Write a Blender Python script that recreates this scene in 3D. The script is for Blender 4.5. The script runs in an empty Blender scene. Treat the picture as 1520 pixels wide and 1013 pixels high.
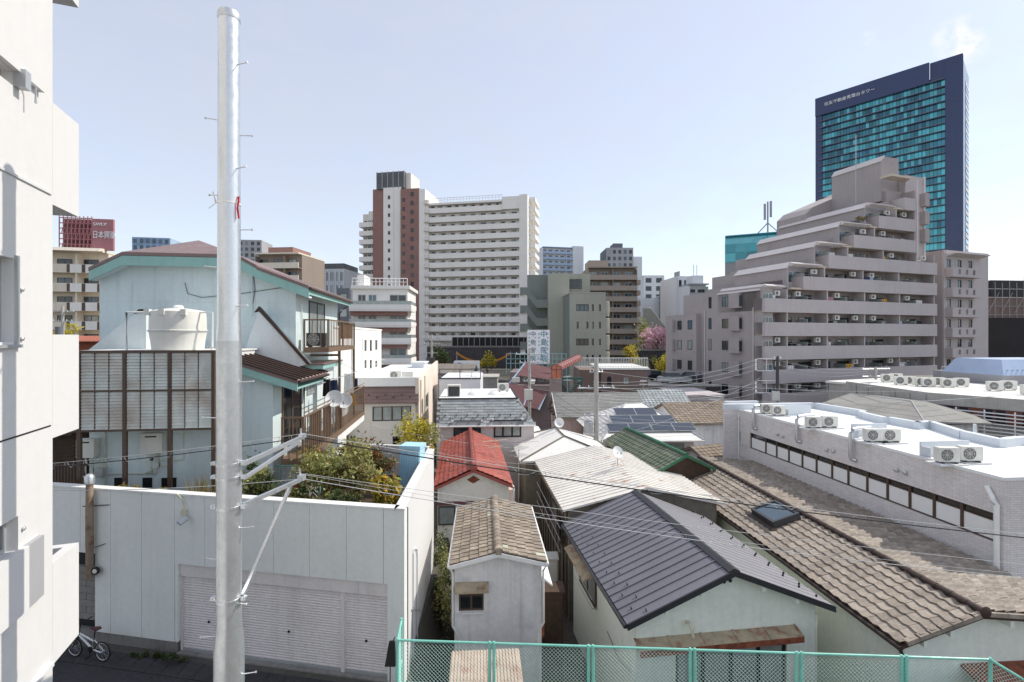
import bpy, math, random
from mathutils import Vector, Matrix
R = random.Random(11)
sc = bpy.context.scene
COL = sc.collection
# ---------------------------------------------------------------- camera
F, CX, HY, CZ = 718.0, 760.0, 500.0, 9.2      # focal length in photo pixels, principal column, horizon row, eye height
cd = bpy.data.cameras.new('camera'); cam = bpy.data.objects.new('camera', cd); COL.objects.link(cam)
cam.location = (0, 0, CZ); cam.rotation_euler = (math.radians(90), 0, 0)
cd.sensor_width = 36; cd.lens = 36 * F / 1520; cd.shift_y = -6.5 / 1520
cd.clip_start = 0.1; cd.clip_end = 3000
sc.camera = cam
# ---------------------------------------------------------------- sky, sun, exposure
S = Vector((0.66, 0.22, 0.73)).normalized()
w = bpy.data.worlds.new('World'); sc.world = w; w.use_nodes = True
nt = w.node_tree; nt.nodes.clear()
sky = nt.nodes.new('ShaderNodeTexSky'); sky.sky_type = 'NISHITA'; sky.sun_disc = False
sky.sun_elevation = math.asin(S.z); sky.sun_rotation = math.atan2(S.x, S.y)
sky.altitude = 40; sky.air_density = 1.0; sky.dust_density = .4; sky.ozone_density = 1.6
# thin veil of high cloud plus a few small wisps, by view direction
tc = nt.nodes.new('ShaderNodeTexCoord')
nz = nt.nodes.new('ShaderNodeTexNoise'); nz.inputs['Scale'].default_value = 9; nz.inputs['Detail'].default_value = 8; nz.inputs['Distortion'].default_value = .6
mp = nt.nodes.new('ShaderNodeMapping'); mp.inputs['Scale'].default_value = (1, 1, 2.2)
nt.links.new(tc.outputs['Generated'], mp.inputs['Vector']); nt.links.new(mp.outputs['Vector'], nz.inputs['Vector'])
def wispmask(px, py, rad):
    d = Vector(((px - CX) / F, 1, (HY - py) / F)).normalized()
    vm = nt.nodes.new('ShaderNodeVectorMath'); vm.operation = 'DISTANCE'; vm.inputs[1].default_value = d
    nt.links.new(tc.outputs['Generated'], vm.inputs[0])
    mr = nt.nodes.new('ShaderNodeMapRange'); mr.inputs['From Min'].default_value = rad; mr.inputs['From Max'].default_value = rad * .15
    nt.links.new(vm.outputs['Value'], mr.inputs['Value']); return mr.outputs['Result']
def wm(op, a, b=None, clamp=False):
    n = nt.nodes.new('ShaderNodeMath'); n.operation = op; n.use_clamp = clamp
    for i, x in enumerate((a, b)):
        if x is None: continue
        if hasattr(x, 'is_output'): nt.links.new(x, n.inputs[i])
        else: n.inputs[i].default_value = x
    return n.outputs[0]
msum = wm('ADD', wm('ADD', wispmask(1418, 55, .030), wispmask(1440, 73, .022)), wm('MULTIPLY', wispmask(1288, 57, .012), .5))
nz2 = nt.nodes.new('ShaderNodeTexNoise'); nz2.inputs['Scale'].default_value = 55; nz2.inputs['Detail'].default_value = 6
nt.links.new(tc.outputs['Generated'], nz2.inputs['Vector'])
wisp = wm('MULTIPLY', msum, wm('MULTIPLY', wm('SUBTRACT', nz2.outputs['Fac'], .36), 3.4, True), True)
veil = wm('MULTIPLY', wm('SUBTRACT', nz.outputs['Fac'], .3), .25, True)
mw = nt.nodes.new('ShaderNodeMix'); mw.data_type = 'RGBA'; mw.inputs['B'].default_value = (3.6, 3.6, 3.7, 1); nt.links.new(wisp, mw.inputs['Factor'])
mx = nt.nodes.new('ShaderNodeMix'); mx.data_type = 'RGBA'; mx.inputs['B'].default_value = (2.4, 2.45, 2.85, 1)
nt.links.new(wm('ADD', veil, .62, True), mx.inputs['Factor']); nt.links.new(sky.outputs['Color'], mx.inputs['A'])
bg = nt.nodes.new('ShaderNodeBackground'); bg.inputs['Strength'].default_value = 0.15
wo = nt.nodes.new('ShaderNodeOutputWorld')
nt.links.new(mx.outputs['Result'], mw.inputs['A']); nt.links.new(mw.outputs['Result'], bg.inputs['Color']); nt.links.new(bg.outputs['Background'], wo.inputs['Surface'])
ld = bpy.data.lights.new('sun', 'SUN'); ld.energy = 2.0; ld.angle = math.radians(.55); ld.color = (1, .965, .92)
sun = bpy.data.objects.new('sun', ld); COL.objects.link(sun); sun.location = (60, 30, 90)
sun.rotation_euler = S.to_track_quat('Z', 'Y').to_euler()
vs = sc.view_settings; vs.view_transform = 'Standard'; vs.look = 'None'; vs.gamma = 1; vs.use_curve_mapping = False
vs.exposure = 1.0
try:
    vs.use_white_balance = True; vs.white_balance_temperature = 7000; vs.white_balance_tint = 8
except Exception: pass
try:
    sc.cycles.max_bounces = 8; sc.cycles.diffuse_bounces = 6; sc.cycles.use_denoising = True
except Exception: pass
# ---------------------------------------------------------------- materials
def lin(h):
    if not isinstance(h, str): return h
    c = [int(h[i:i + 2], 16) / 255 for i in (0, 2, 4)]
    return tuple(x / 12.92 if x <= .04045 else ((x + .055) / 1.055) ** 2.4 for x in c)
MATS = {}
def M(name, col, rough=.75, var=.10, scale=1.2, fine=0.06, bump=.0, bscale=60, metal=0, streak=0, rnd=0, spec=.5,
      col2=None, c2lo=.55, c2hi=.7, c2scale=2.0, brick=None, trans=0, coat=0, alpha=None, sheen=0):
    m = bpy.data.materials.new(name); m.use_nodes = True; n = m.node_tree.nodes; l = m.node_tree.links
    b = n['Principled BSDF']; c = lin(col)
    geo = n.new('ShaderNodeNewGeometry')
    def noise(sc_, vec=None, det=4):
        t = n.new('ShaderNodeTexNoise'); t.inputs['Scale'].default_value = sc_; t.inputs['Detail'].default_value = det
        l.new(vec or geo.outputs['Position'], t.inputs['Vector']); return t.outputs['Fac']
    def mr(v, a, bb, lo, hi):
        t = n.new('ShaderNodeMapRange'); l.new(v, t.inputs[0])
        for i, x in enumerate((a, bb, lo, hi)): t.inputs[1 + i].default_value = x
        return t.outputs[0]
    def mul(a, bb):
        t = n.new('ShaderNodeMath'); t.operation = 'MULTIPLY'; l.new(a, t.inputs[0]); l.new(bb, t.inputs[1]); return t.outputs[0]
    fac = mr(noise(scale), .3, .7, 1 - var, 1 + var)
    if fine: fac = mul(fac, mr(noise(scale * 14), .3, .7, 1 - fine, 1 + fine))
    if streak:
        mp_ = n.new('ShaderNodeMapping'); mp_.inputs['Scale'].default_value = (4, 4, .22); l.new(geo.outputs['Position'], mp_.inputs['Vector'])
        fac = mul(fac, mr(noise(1.3, mp_.outputs['Vector'], 6), .5, .75, 1, 1 - streak))
    if rnd:
        oi = n.new('ShaderNodeObjectInfo'); ad = n.new('ShaderNodeMath'); ad.operation = 'ADD'
        l.new(oi.outputs['Random'], ad.inputs[0]); l.new(geo.outputs['Random Per Island'], ad.inputs[1])
        fr = n.new('ShaderNodeMath'); fr.operation = 'FRACT'; l.new(ad.outputs[0], fr.inputs[0])
        fac = mul(fac, mr(fr.outputs[0], 0, 1, 1 - rnd, 1 + rnd))
    base = None
    if col2 is not None:
        x = n.new('ShaderNodeMix'); x.data_type = 'RGBA'; x.inputs['A'].default_value = (*c, 1); x.inputs['B'].default_value = (*lin(col2), 1)
        l.new(mr(noise(c2scale, det=8), c2lo, c2hi, 0, 1), x.inputs['Factor']); base = x.outputs['Result']
    if brick:
        bw, bh, mort, mcol = brick
        tcn = n.new('ShaderNodeTexCoord'); sp = n.new('ShaderNodeSeparateXYZ'); l.new(tcn.outputs['Object'], sp.inputs[0])
        ad = n.new('ShaderNodeMath'); l.new(sp.outputs[0], ad.inputs[0]); l.new(sp.outputs[1], ad.inputs[1])
        cb = n.new('ShaderNodeCombineXYZ'); l.new(ad.outputs[0], cb.inputs[0]); l.new(sp.outputs[2], cb.inputs[1])
        bt = n.new('ShaderNodeTexBrick'); l.new(cb.outputs[0], bt.inputs['Vector']); bt.offset = .5
        bt.inputs['Scale'].default_value = 1; bt.inputs['Brick Width'].default_value = bw; bt.inputs['Row Height'].default_value = bh
        bt.inputs['Mortar Size'].default_value = mort; bt.inputs['Mortar Smooth'].default_value = .1
        bt.inputs['Color1'].default_value = (*c, 1); bt.inputs['Color2'].default_value = (*[q * .88 for q in c], 1); bt.inputs['Mortar'].default_value = (*lin(mcol), 1)
        base = bt.outputs['Color']
    vmx = n.new('ShaderNodeVectorMath'); vmx.operation = 'SCALE'
    if base is not None: l.new(base, vmx.inputs[0])
    else: vmx.inputs[0].default_value = c
    l.new(fac, vmx.inputs['Scale']); l.new(vmx.outputs[0], b.inputs['Base Color'])
    b.inputs['Roughness'].default_value = rough; b.inputs['Metallic'].default_value = metal
    b.inputs['Specular IOR Level'].default_value = spec
    if rough < .6 and rough > .1:
        l.new(mr(noise(scale * 5), .3, .7, rough * .8, min(1, rough * 1.25)), b.inputs['Roughness'])
    if trans: b.inputs['Transmission Weight'].default_value = trans
    if sheen: b.inputs['Sheen Weight'].default_value = sheen; b.inputs['Sheen Roughness'].default_value = .55
    if coat: b.inputs['Coat Weight'].default_value = coat
    if alpha is not None: b.inputs['Alpha'].default_value = alpha
    if bump:
        bp = n.new('ShaderNodeBump'); bp.inputs['Strength'].default_value = bump; bp.inputs['Distance'].default_value = .02
        l.new(noise(bscale, det=3), bp.inputs['Height']); l.new(bp.outputs[0], b.inputs['Normal'])
    MATS[name] = m; return m
def leafmat(name, cols):
    m = bpy.data.materials.new(name); m.use_nodes = True; n = m.node_tree.nodes; l = m.node_tree.links; b = n['Principled BSDF']
    g = n.new('ShaderNodeNewGeometry'); cr = n.new('ShaderNodeValToRGB'); l.new(g.outputs['Random Per Island'], cr.inputs[0])
    e = cr.color_ramp.elements
    for i, c in enumerate(cols):
        p = i / (len(cols) - 1)
        if i == 0: el = e[0]; el.position = 0
        elif i == len(cols) - 1: el = e[-1]; el.position = 1
        else: el = e.new(p)
        el.color = (*lin(c), 1)
    l.new(cr.outputs[0], b.inputs['Base Color']); b.inputs['Roughness'].default_value = .55
    tr = n.new('ShaderNodeBsdfTranslucent'); l.new(cr.outputs[0], tr.inputs['Color'])
    ms = n.new('ShaderNodeMixShader'); ms.inputs[0].default_value = .35
    l.new(b.outputs[0], ms.inputs[1]); l.new(tr.outputs[0], ms.inputs[2]); l.new(ms.outputs[0], n['Material Output'].inputs[0])
    MATS[name] = m; return m
M('stucco', 'd6d5d4', .9, .012, .5, .015, bump=.2, bscale=120, streak=.03)
M('stucco_grey', 'cfd0cf', .9, .04, .5, .03, bump=.2, bscale=90)
M('white_paint', 'e4e4e2', .6, .05, .8, .03, streak=.1)
M('white_clean', 'ececea', .45, .03, .8, .02)
M('panel_grey', 'e4e6e1', .7, .04, .5, .03, streak=.06, bump=.08)
M('panel_white', 'e6e6e3', .75, .05, .5, .03, streak=.12)
M('galv', 'cdd0d2', .38, .06, 2, .05, metal=.8, col2='c1c5c8', c2lo=.35, c2hi=.7, c2scale=10, bump=.0)
M('galv_new', 'd4d7da', .34, .05, 2, .04, metal=.85)
M('conc', '85827d', .95, .14, .9, .1, bump=.4, bscale=40, streak=.25)
M('conc_light', 'b3b0a9', .95, .12, .9, .08, bump=.3, bscale=40, streak=.2)
M('conc_pole', 'a7a59f', .9, .08, 2, .06)
M('asphalt', '3a3a3d', .95, .16, .7, .22, bump=.4, bscale=120)
M('ground', '55524c', .95, .2, .4, .15, bump=.3)
M('soil', '4a3a2a', .95, .25, 3, .2)
M('sky_blue_wall', 'd0dedf', .8, .05, .5, .03, streak=.1, bump=.1, bscale=50)
M('sky_blue_side', 'd6dfe0', .8, .05, .5, .03, streak=.1)
M('teal_trim', '93bdb6', .6, .06, 1, .03, streak=.1)
M('brown_metal', '806a67', .45, .1, 1, .06, rnd=.05)
M('brown_light', 'a58e89', .5, .08, 1, .06, rnd=.05)
M('dark_brown', '3a2b24', .55, .12, 3, .06)
M('bronze', '77604d', .5, .1, 4, .06)
M('bronze_dark', '57453a', .5, .1, 4, .06)
M('frost', 'cdd2cb', .25, .08, 1.2, .04, col2='b5aa9c', c2lo=.42, c2hi=.62, c2scale=.8, spec=.6, rnd=.06)
M('vent_brown', '93806e', .8, .15, 3, .1, col2='7a5a4a', c2lo=.5, c2hi=.7, c2scale=5)
M('black', '141416', .5, .1, 4)
M('rubber', '1b1b1c', .7, .1, 4)
M('dark', '1d1f22', .6, .1, 2)
M('cable', '26262a', .6, .1, 3)
M('cable_grey', 'b9bbbc', .5, .1, 3)
M('glass', '232b30', .06, .25, .9, 0, spec=.8, rnd=.35)
M('glass_blue', '3f5664', .06, .2, .7, 0, spec=.9, rnd=.3)
M('glass_curtain', '9aa19f', .12, .15, 2.5, .1, spec=.7, rnd=.25)
M('alu', 'b5b8ba', .4, .05, 2, .03, metal=.4)
M('alu_dark', '4a4b4d', .45, .08, 2, .03, metal=.3)
M('frame_black', '1e2022', .45, .08, 2)
M('frame_brown', '4f3d31', .5, .08, 2)
M('shutter', 'e0d9d6', .55, .05, .6, .04, streak=.12)
M('tile_brown', '8c8074', .7, .10, 1.1, .14, rnd=.2, col2='9f968b', c2lo=.42, c2hi=.75, c2scale=5, bump=.15)
M('tile_brown_ridge', '3d2d26', .6, .14, 2, .12, rnd=.15)
M('tile_tan', '8c8072', .75, .14, 1.5, .16, rnd=.17, col2='a89d90', c2lo=.5, c2hi=.75, c2scale=3, bump=.15)
M('tile_pale', 'b7b7a4', .75, .1, 1.5, .12)
M('tile_red', 'a05042', .5, .10, 1.2, .10, rnd=.16, col2='8a625c', c2lo=.55, c2hi=.8, c2scale=4)
M('tile_red_ridge', '9a5046', .5, .08, 2, .08, rnd=.08)
M('tile_green', '66705f', .7, .12, 1.2, .12, rnd=.16, col2='8a8a7a', c2lo=.5, c2hi=.75, c2scale=2)
M('green_ridge', '2e6a4c', .5, .1, 2, .08, rnd=.1)
M('slate', '9ba1a3', .8, .1, 1.5, .12, rnd=.16)
M('slate_dark', '7d8083', .8, .12, 1.5, .12, rnd=.12)
M('shingle_grey', '8e8d89', .9, .10, .8, .16, brick=(.45, .2, .012, '6d6c69'))
M('shingle_brown', '8a7d6f', .9, .10, .8, .16, rnd=.15)
M('roof_white', 'dedad3', .6, .06, .8, .06, rnd=.05, col2='b58a68', c2lo=.6, c2hi=.74, c2scale=1.3, streak=.1)
M('roof_white2', 'e2e1dc', .7, .05, .8, .04, streak=.1)
M('charcoal', '8d8d93', .68, .05, .8, .05, rnd=.03, metal=1.0)
M('charcoal_trim', '2f3034', .45, .06, .8, .04)
M('wall_old', 'e4e2e2', .9, .09, .5, .06, bump=.3, bscale=50, streak=.22, col2='c9c8ca', c2lo=.55, c2hi=.75, c2scale=1.1)
M('wall_cream', 'e8e4d8', .9, .07, .5, .05, bump=.25, bscale=50, streak=.16)
M('wall_mint', 'e6ebe0', .9, .05, .5, .04, bump=.25, bscale=60, streak=.06)
M('rust', '8b4f37', .85, .25, 4, .2, col2='6b3527', c2lo=.4, c2hi=.7, c2scale=6)
M('rusty_paint', 'a99a82', .8, .15, 3, .1, col2='8a5c4c', c2lo=.52, c2hi=.72, c2scale=4, streak=.25)
M('rust_roof', 'b7a596', .85, .12, 2, .14, col2='a07f6e', c2lo=.5, c2hi=.7, c2scale=2.5)
M('wood_dark', '4b3a2e', .85, .2, 3, .15, streak=.2)
M('wood_grey', '7c766c', .9, .15, 3, .12, streak=.2)
M('tile_wall', 'e3dedd', .5, .05, .5, .05, brick=(.24, .07, .008, 'c6c0c0'), streak=.06)
M('roof_membrane', 'e6e8e8', .7, .05, .4, .03, streak=.03)
M('parapet_blue', 'd2d8dd', .6, .05, .7, .03)
M('ac_white', 'dcdbd3', .5, .05, 2, .04, streak=.1)
M('fan_grey', '5c5e60', .6, .1, 3)
M('ac_dark', '3b3d3e', .6, .1, 3)
M('green_paint', '7cc4b4', .42, .08, 3, .06, streak=.1)
M('green_wire', 'c4e6de', .5, .05, 3, .05)
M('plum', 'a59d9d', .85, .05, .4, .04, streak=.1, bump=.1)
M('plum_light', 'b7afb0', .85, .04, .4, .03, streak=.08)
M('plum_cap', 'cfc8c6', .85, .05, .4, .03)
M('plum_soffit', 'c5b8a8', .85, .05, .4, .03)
M('white_tower', 'dedad4', .85, .04, .2, .02, streak=.1)
M('white_tower2', 'e9e6e1', .85, .04, .2, .02, streak=.08)
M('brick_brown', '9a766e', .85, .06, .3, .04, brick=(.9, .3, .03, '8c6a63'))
M('metal_sign', '5d6064', .55, .2, .2, .1, streak=.2)
M('olive', 'a5a69a', .85, .05, .3, .03, streak=.1)
M('olive_dark', '7b817c', .85, .06, .3, .03, streak=.1)
M('taupe', '93867c', .85, .05, .3, .03, streak=.08)
M('taupe2', 'a4978c', .85, .05, .3, .03, streak=.08)
M('cream', 'e0d6c6', .85, .05, .3, .03, streak=.12)
M('pink_beige', 'e0d3c6', .85, .06, .4, .04, streak=.15)
M('pinkish', 'c4afa8', .9, .08, .5, .05, streak=.2)
M('sign_red', 'ab7277', .6, .08, .8, .06, streak=.15)
M('sign_white', 'ececee', .5, .03, 1)
M('sign_teal', '1f7f93', .5, .05, 1)
M('sign_teal_pale', '7fa9b0', .5, .08, 2)
M('sign_grey', '6b7780', .5, .1, 2)
M('navy', '1d2f5c', .25, .05, .05, .02, spec=.7)
M('tower_glass', '4398a0', .1, .1, .02, 0, spec=.9, rnd=.5, metal=.45)
M('tower_glass_dark', '34707f', .1, .2, .02, 0, spec=.8, rnd=.4, metal=.45)
M('tower_fin', '8a7f83', .5, .05, .1)
M('teal_glass', '4fa5ad', .1, .12, .2, 0, spec=.9, rnd=.25, metal=.4)
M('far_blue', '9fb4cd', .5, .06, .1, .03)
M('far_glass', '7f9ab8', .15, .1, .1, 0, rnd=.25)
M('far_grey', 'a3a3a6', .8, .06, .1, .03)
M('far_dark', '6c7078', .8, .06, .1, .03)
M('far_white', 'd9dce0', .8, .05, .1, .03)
M('maroon', '70484a', .6, .1, .6, .06)
M('maroon_wall', '8f7f7c', .85, .08, .5, .05, streak=.15)
M('red_plastic', '97605b', .25, .12, 1, .05, spec=.6)
M('orange_plastic', 'bb6c50', .25, .1, 1, .05, spec=.6)
M('dark_green', '1f5a54', .5, .1, 1)
M('brown_block', '7d6a62', .85, .07, .4, .04, streak=.12)
M('retain', '4a474a', .9, .12, .3, .08, streak=.3, bump=.2)
M('solar', '39424f', .12, .06, .5, 0, spec=.8)
M('net_dark', '2a2728', .9, .15, .4, .1, streak=.2)
M('blue_roof', 'a9bbd6', .5, .06, 1, .04)
M('blue_tarp', 'a9d3e8', .6, .06, 2, .04, streak=.06)
M('crate_blue', '1f6fc4', .5, .05, 3)
M('crate_yellow', 'd9a31f', .5, .05, 3)
M('orange_banner', 'd58a2a', .7, .05, 2)
M('red_cloth', 'cf3240', .8, .1, 5)
M('white_cloth', 'e9e9e6', .85, .06, 5)
M('navy_cloth', '2d3a5a', .85, .1, 5)
M('black_cloth', '26262b', .85, .1, 5)
M('yellow_cloth', 'd79a2a', .85, .08, 5)
M('green_cloth', '2e7a5c', .85, .08, 5)
M('pink_cloth', 'c98a96', .85, .08, 5)
M('bark', '5a4a3c', .95, .2, 6, .1, bump=.4)
M('bike_white', 'dfe1e2', .35, .05, 5, coat=.4)
M('saddle', '5a2f33', .55, .1, 6)
M('car_silver', 'b9bcc0', .3, .05, 1, metal=.5, coat=.6)
M('car_dark', '2a2f3c', .25, .05, 1, metal=.4, coat=.6)
M('car_white', 'dfe1e3', .3, .05, 1, coat=.6)
M('insul', 'cfc9b4', .6, .1, 4)
leafmat('leaf_mix', ['78823f', '929a50', 'acae68', 'cccc9c', '687440', 'b8a66a', '8a9652'])
leafmat('leaf_dark', ['36442a', '46562e', '5a683a', '2e3a24'])
leafmat('leaf_yellow', ['b3a52c', 'cdb937', 'a3a038', 'dcc64c', '8a9238'])
leafmat('leaf_gold', ['a8962e', 'd2a53a', '80903a', 'dfbe5e', '62803a', 'ae6e2c'])
leafmat('leaf_pink', ['e6b8c2', 'efccd4', 'd8a6b3', 'f4dce1'])
leafmat('leaf_red', ['7c3a22', '93482a', '5a5a2a', '6b4a2a'])
leafmat('leaf_dry', ['9a8a5a', 'b0a070', '7a6a3a', '6a6a3a'])
# ---------------------------------------------------------------- helpers
def P(x, y, d):
    """point seen at photo pixel (x, y) at depth d metres"""
    return Vector(((x - CX) / F * d, d, CZ - (y - HY) / F * d))
def PZ(x, y, z):
    """point seen at pixel (x, y) on the level z"""
    return P(x, y, (CZ - z) * F / (y - HY))
class MB:
    def __init__(s): s.v = []; s.f = []
    def add(s, vs, fs):
        b = len(s.v); s.v += [tuple(p) for p in vs]; s.f += [tuple(b + i for i in q) for q in fs]; return s
    def box(s, x0, y0, z0, x1, y1, z1):
        return s.add([(x0, y0, z0), (x1, y0, z0), (x1, y1, z0), (x0, y1, z0), (x0, y0, z1), (x1, y0, z1), (x1, y1, z1), (x0, y1, z1)],
                     [(0, 3, 2, 1), (4, 5, 6, 7), (0, 1, 5, 4), (1, 2, 6, 5), (2, 3, 7, 6), (3, 0, 4, 7)])
    def poly(s, *pts): return s.add(pts, [tuple(range(len(pts)))])
    def loft(s, a, b, caps=True):
        n = len(a); fs = [(i, (i + 1) % n, n + (i + 1) % n, n + i) for i in range(n)]
        if caps: fs += [tuple(range(n - 1, -1, -1)), tuple(range(n, 2 * n))]
        return s.add(list(a) + list(b), fs)
    def prism_y(s, xz, y0, y1): return s.loft([(x, y0, z) for x, z in xz], [(x, y1, z) for x, z in xz])
    def prism_x(s, yz, x0, x1): return s.loft([(x0, y, z) for y, z in yz], [(x1, y, z) for y, z in yz])
    def prism_z(s, xy, z0, z1): return s.loft([(x, y, z0) for x, y in xy], [(x, y, z1) for x, y in xy])
    def tube(s, pts, r, n=6, caps=True, r2=None):
        pts = [Vector(p) for p in pts]; rings = []
        for i, p in enumerate(pts):
            t = (pts[min(i + 1, len(pts) - 1)] - pts[max(i - 1, 0)]).normalized()
            a = t.cross(Vector((0, 0, 1)) if abs(t.z) < .95 else Vector((1, 0, 0))).normalized(); b = t.cross(a)
            rr = r if r2 is None else r + (r2 - r) * i / max(1, len(pts) - 1)
            rings.append([p + (a * math.cos(6.28318 * k / n) + b * math.sin(6.28318 * k / n)) * rr for k in range(n)])
        base = len(s.v); vs = [q for g in rings for q in g]; fs = []
        for i in range(len(pts) - 1):
            for k in range(n): fs.append((i * n + k, i * n + (k + 1) % n, (i + 1) * n + (k + 1) % n, (i + 1) * n + k))
        if caps: fs += [tuple(range(n - 1, -1, -1)), tuple(range((len(pts) - 1) * n, len(pts) * n))]
        return s.add(vs, fs)
    def lathe(s, prof, n=20, c=(0, 0, 0)):
        vs = []; fs = []
        for r, z in prof:
            for k in range(n): a = 6.28318 * k / n; vs.append((c[0] + r * math.cos(a), c[1] + r * math.sin(a), c[2] + z))
        for i in range(len(prof) - 1):
            for k in range(n): fs.append((i * n + k, i * n + (k + 1) % n, (i + 1) * n + (k + 1) % n, (i + 1) * n + k))
        fs += [tuple(range(n - 1, -1, -1)), tuple(range((len(prof) - 1) * n, len(prof) * n))]
        return s.add(vs, fs)
    def mesh(s, name, mat, smooth=False):
        me = bpy.data.meshes.new(name); me.from_pydata(s.v, [], s.f); me.validate(); me.update()
        if mat: me.materials.append(MATS[mat])
        if smooth:
            for p in me.polygons: p.use_smooth = True
            try: me.set_sharp_from_angle(angle=.7)
            except Exception: pass
        return me
def BOX(*a): return MB().box(*a)
def link(name, me, parent=None, loc=None, mat4=None, kind=None, label=None, cat=None, group=None):
    o = bpy.data.objects.new(name, me); COL.objects.link(o)
    if parent is not None: o.parent = parent
    if mat4 is not None: o.matrix_basis = mat4
    elif loc is not None: o.location = loc
    if kind: o['kind'] = kind
    if label: o['label'] = label
    if cat: o['category'] = cat
    if group: o['group'] = group
    return o
def solo(name, label, cat, mb, mat, group=None, smooth=False, loc=None):
    return link(name, mb.mesh(name, mat, smooth), None, loc, label=label, cat=cat, group=group)
def struct(name, mb, mat): return link(name, mb.mesh(name, mat), kind='structure')
def gz(x, y):
    if y < 10.3: return 0.0 if x < -2.2 else 1.0
    if x < -2.9 and y < 33: return 0.0
    if -2.95 < x < -2.2 and y < 12.9: return 0.0
    if y < 60: return -2.5
    if y < 90: return -2.5 + 2.5 * (y - 60) / 30
    return 0.0
class T:
    """a thing: an Empty at its base that parents its parts; local x = along its front, local y = away"""
    def __init__(s, name, label, cat, loc, rz=0, group=None):
        s.o = bpy.data.objects.new(name, None); COL.objects.link(s.o); s.o.empty_display_size = .3
        s.loc = Vector(loc); s.rz = rz; s.o.location = s.loc; s.o.rotation_euler = (0, 0, rz)
        s.o['label'] = label; s.o['category'] = cat
        if group: s.o['group'] = group
        s.c, s.s = math.cos(rz), math.sin(rz)
    def part(s, name, mb, mat, parent=None, smooth=False, kind=None, label=None):
        return link(name, mb.mesh(name, mat, smooth), parent or s.o, kind=kind, label=label)
    def box(s, name, a, mat, parent=None): return s.part(name, BOX(*a), mat, parent)
    def inst(s, name, me, loc=None, mat4=None, parent=None): return link(name, me, parent or s.o, loc, mat4)
    def loc_of(s, wp):
        x, y = wp[0] - s.loc.x, wp[1] - s.loc.y
        return Vector((x * s.c + y * s.s, -x * s.s + y * s.c, wp[2] - s.loc.z))
    def ray(s, px):
        a = (px - CX) / F; ox, oy = -s.loc.x, -s.loc.y
        return (ox * s.c + oy * s.s, -ox * s.s + oy * s.c, a * s.c + s.s, -a * s.s + s.c)
    def fx(s, px, py=None, y0=0):
        o1, o2, d1, d2 = s.ray(px); t = (y0 - o2) / d2; x = o1 + t * d1
        return x if py is None else (x, CZ - (py - HY) / F * t - s.loc.z)
    def fy(s, px, py=None, x0=0):
        o1, o2, d1, d2 = s.ray(px); t = (x0 - o1) / d1; y = o2 + t * d2
        return y if py is None else (y, CZ - (py - HY) / F * t - s.loc.z)
    def zz(s, z): return z - s.loc.z
def mapper(axis, plane):
    if axis == 'x': return lambda a, d, z: (a, plane + d, z)
    if axis == '+x': return lambda a, d, z: (plane - d, a, z)
    return lambda a, d, z: (plane + d, a, z)
def facade_mb(mb, axis, plane, th, a0, a1, z0, z1, holes):
    m = mapper(axis, plane)
    holes = [(max(a0, h[0]), min(a1, h[1]), max(z0, h[2]), min(z1, h[3])) for h in holes]
    xs = sorted({round(v, 4) for v in [a0, a1] + [q for h in holes for q in h[:2]]}); zs = sorted({round(v, 4) for v in [z0, z1] + [q for h in holes for q in h[2:]]})
    def hole(i, j):
        if i < 0 or j < 0 or i >= len(xs) - 1 or j >= len(zs) - 1: return True
        cx, cz = (xs[i] + xs[i + 1]) / 2, (zs[j] + zs[j + 1]) / 2
        return any(h[0] < cx < h[1] and h[2] < cz < h[3] for h in holes)
    for i in range(len(xs) - 1):
        for j in range(len(zs) - 1):
            if hole(i, j): continue
            x0_, x1_, y0_, y1_ = xs[i], xs[i + 1], zs[j], zs[j + 1]
            mb.poly(m(x0_, 0, y0_), m(x1_, 0, y0_), m(x1_, 0, y1_), m(x0_, 0, y1_))
            mb.poly(m(x0_, th, y0_), m(x0_, th, y1_), m(x1_, th, y1_), m(x1_, th, y0_))
            if hole(i - 1, j): mb.poly(m(x0_, 0, y0_), m(x0_, 0, y1_), m(x0_, th, y1_), m(x0_, th, y0_))
            if hole(i + 1, j): mb.poly(m(x1_, 0, y0_), m(x1_, th, y0_), m(x1_, th, y1_), m(x1_, 0, y1_))
            if hole(i, j - 1): mb.poly(m(x0_, 0, y0_), m(x0_, th, y0_), m(x1_, th, y0_), m(x1_, 0, y0_))
            if hole(i, j + 1): mb.poly(m(x0_, 0, y1_), m(x1_, 0, y1_), m(x1_, th, y1_), m(x0_, th, y1_))
    return mb
WM = {}
def win_meshes(w, h, n, fm, fr, rail):
    k = (round(w, 2), round(h, 2), n, fm, fr, rail)
    if k in WM: return WM[k]
    mb = MB(); dp = .07
    mb.box(0, 0, 0, w, dp, fr).box(0, 0, h - fr, w, dp, h).box(0, 0, fr, fr, dp, h - fr).box(w - fr, 0, fr, w, dp, h - fr)
    for i in range(1, n): x = w * i / n; mb.box(x - fr * .6, .008, fr, x + fr * .6, dp - .004, h - fr)
    if rail: mb.box(fr, .012, h * rail - fr * .4, w - fr, dp - .012, h * rail + fr * .4)
    pm = BOX(fr * .5, .03, fr * .5, w - fr * .5, .05, h - fr * .5)
    WM[k] = (mb.mesh('window', fm), [pm.mesh('pane', g) for g in ('glass', 'glass_blue', 'glass_curtain')]); return WM[k]
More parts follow.
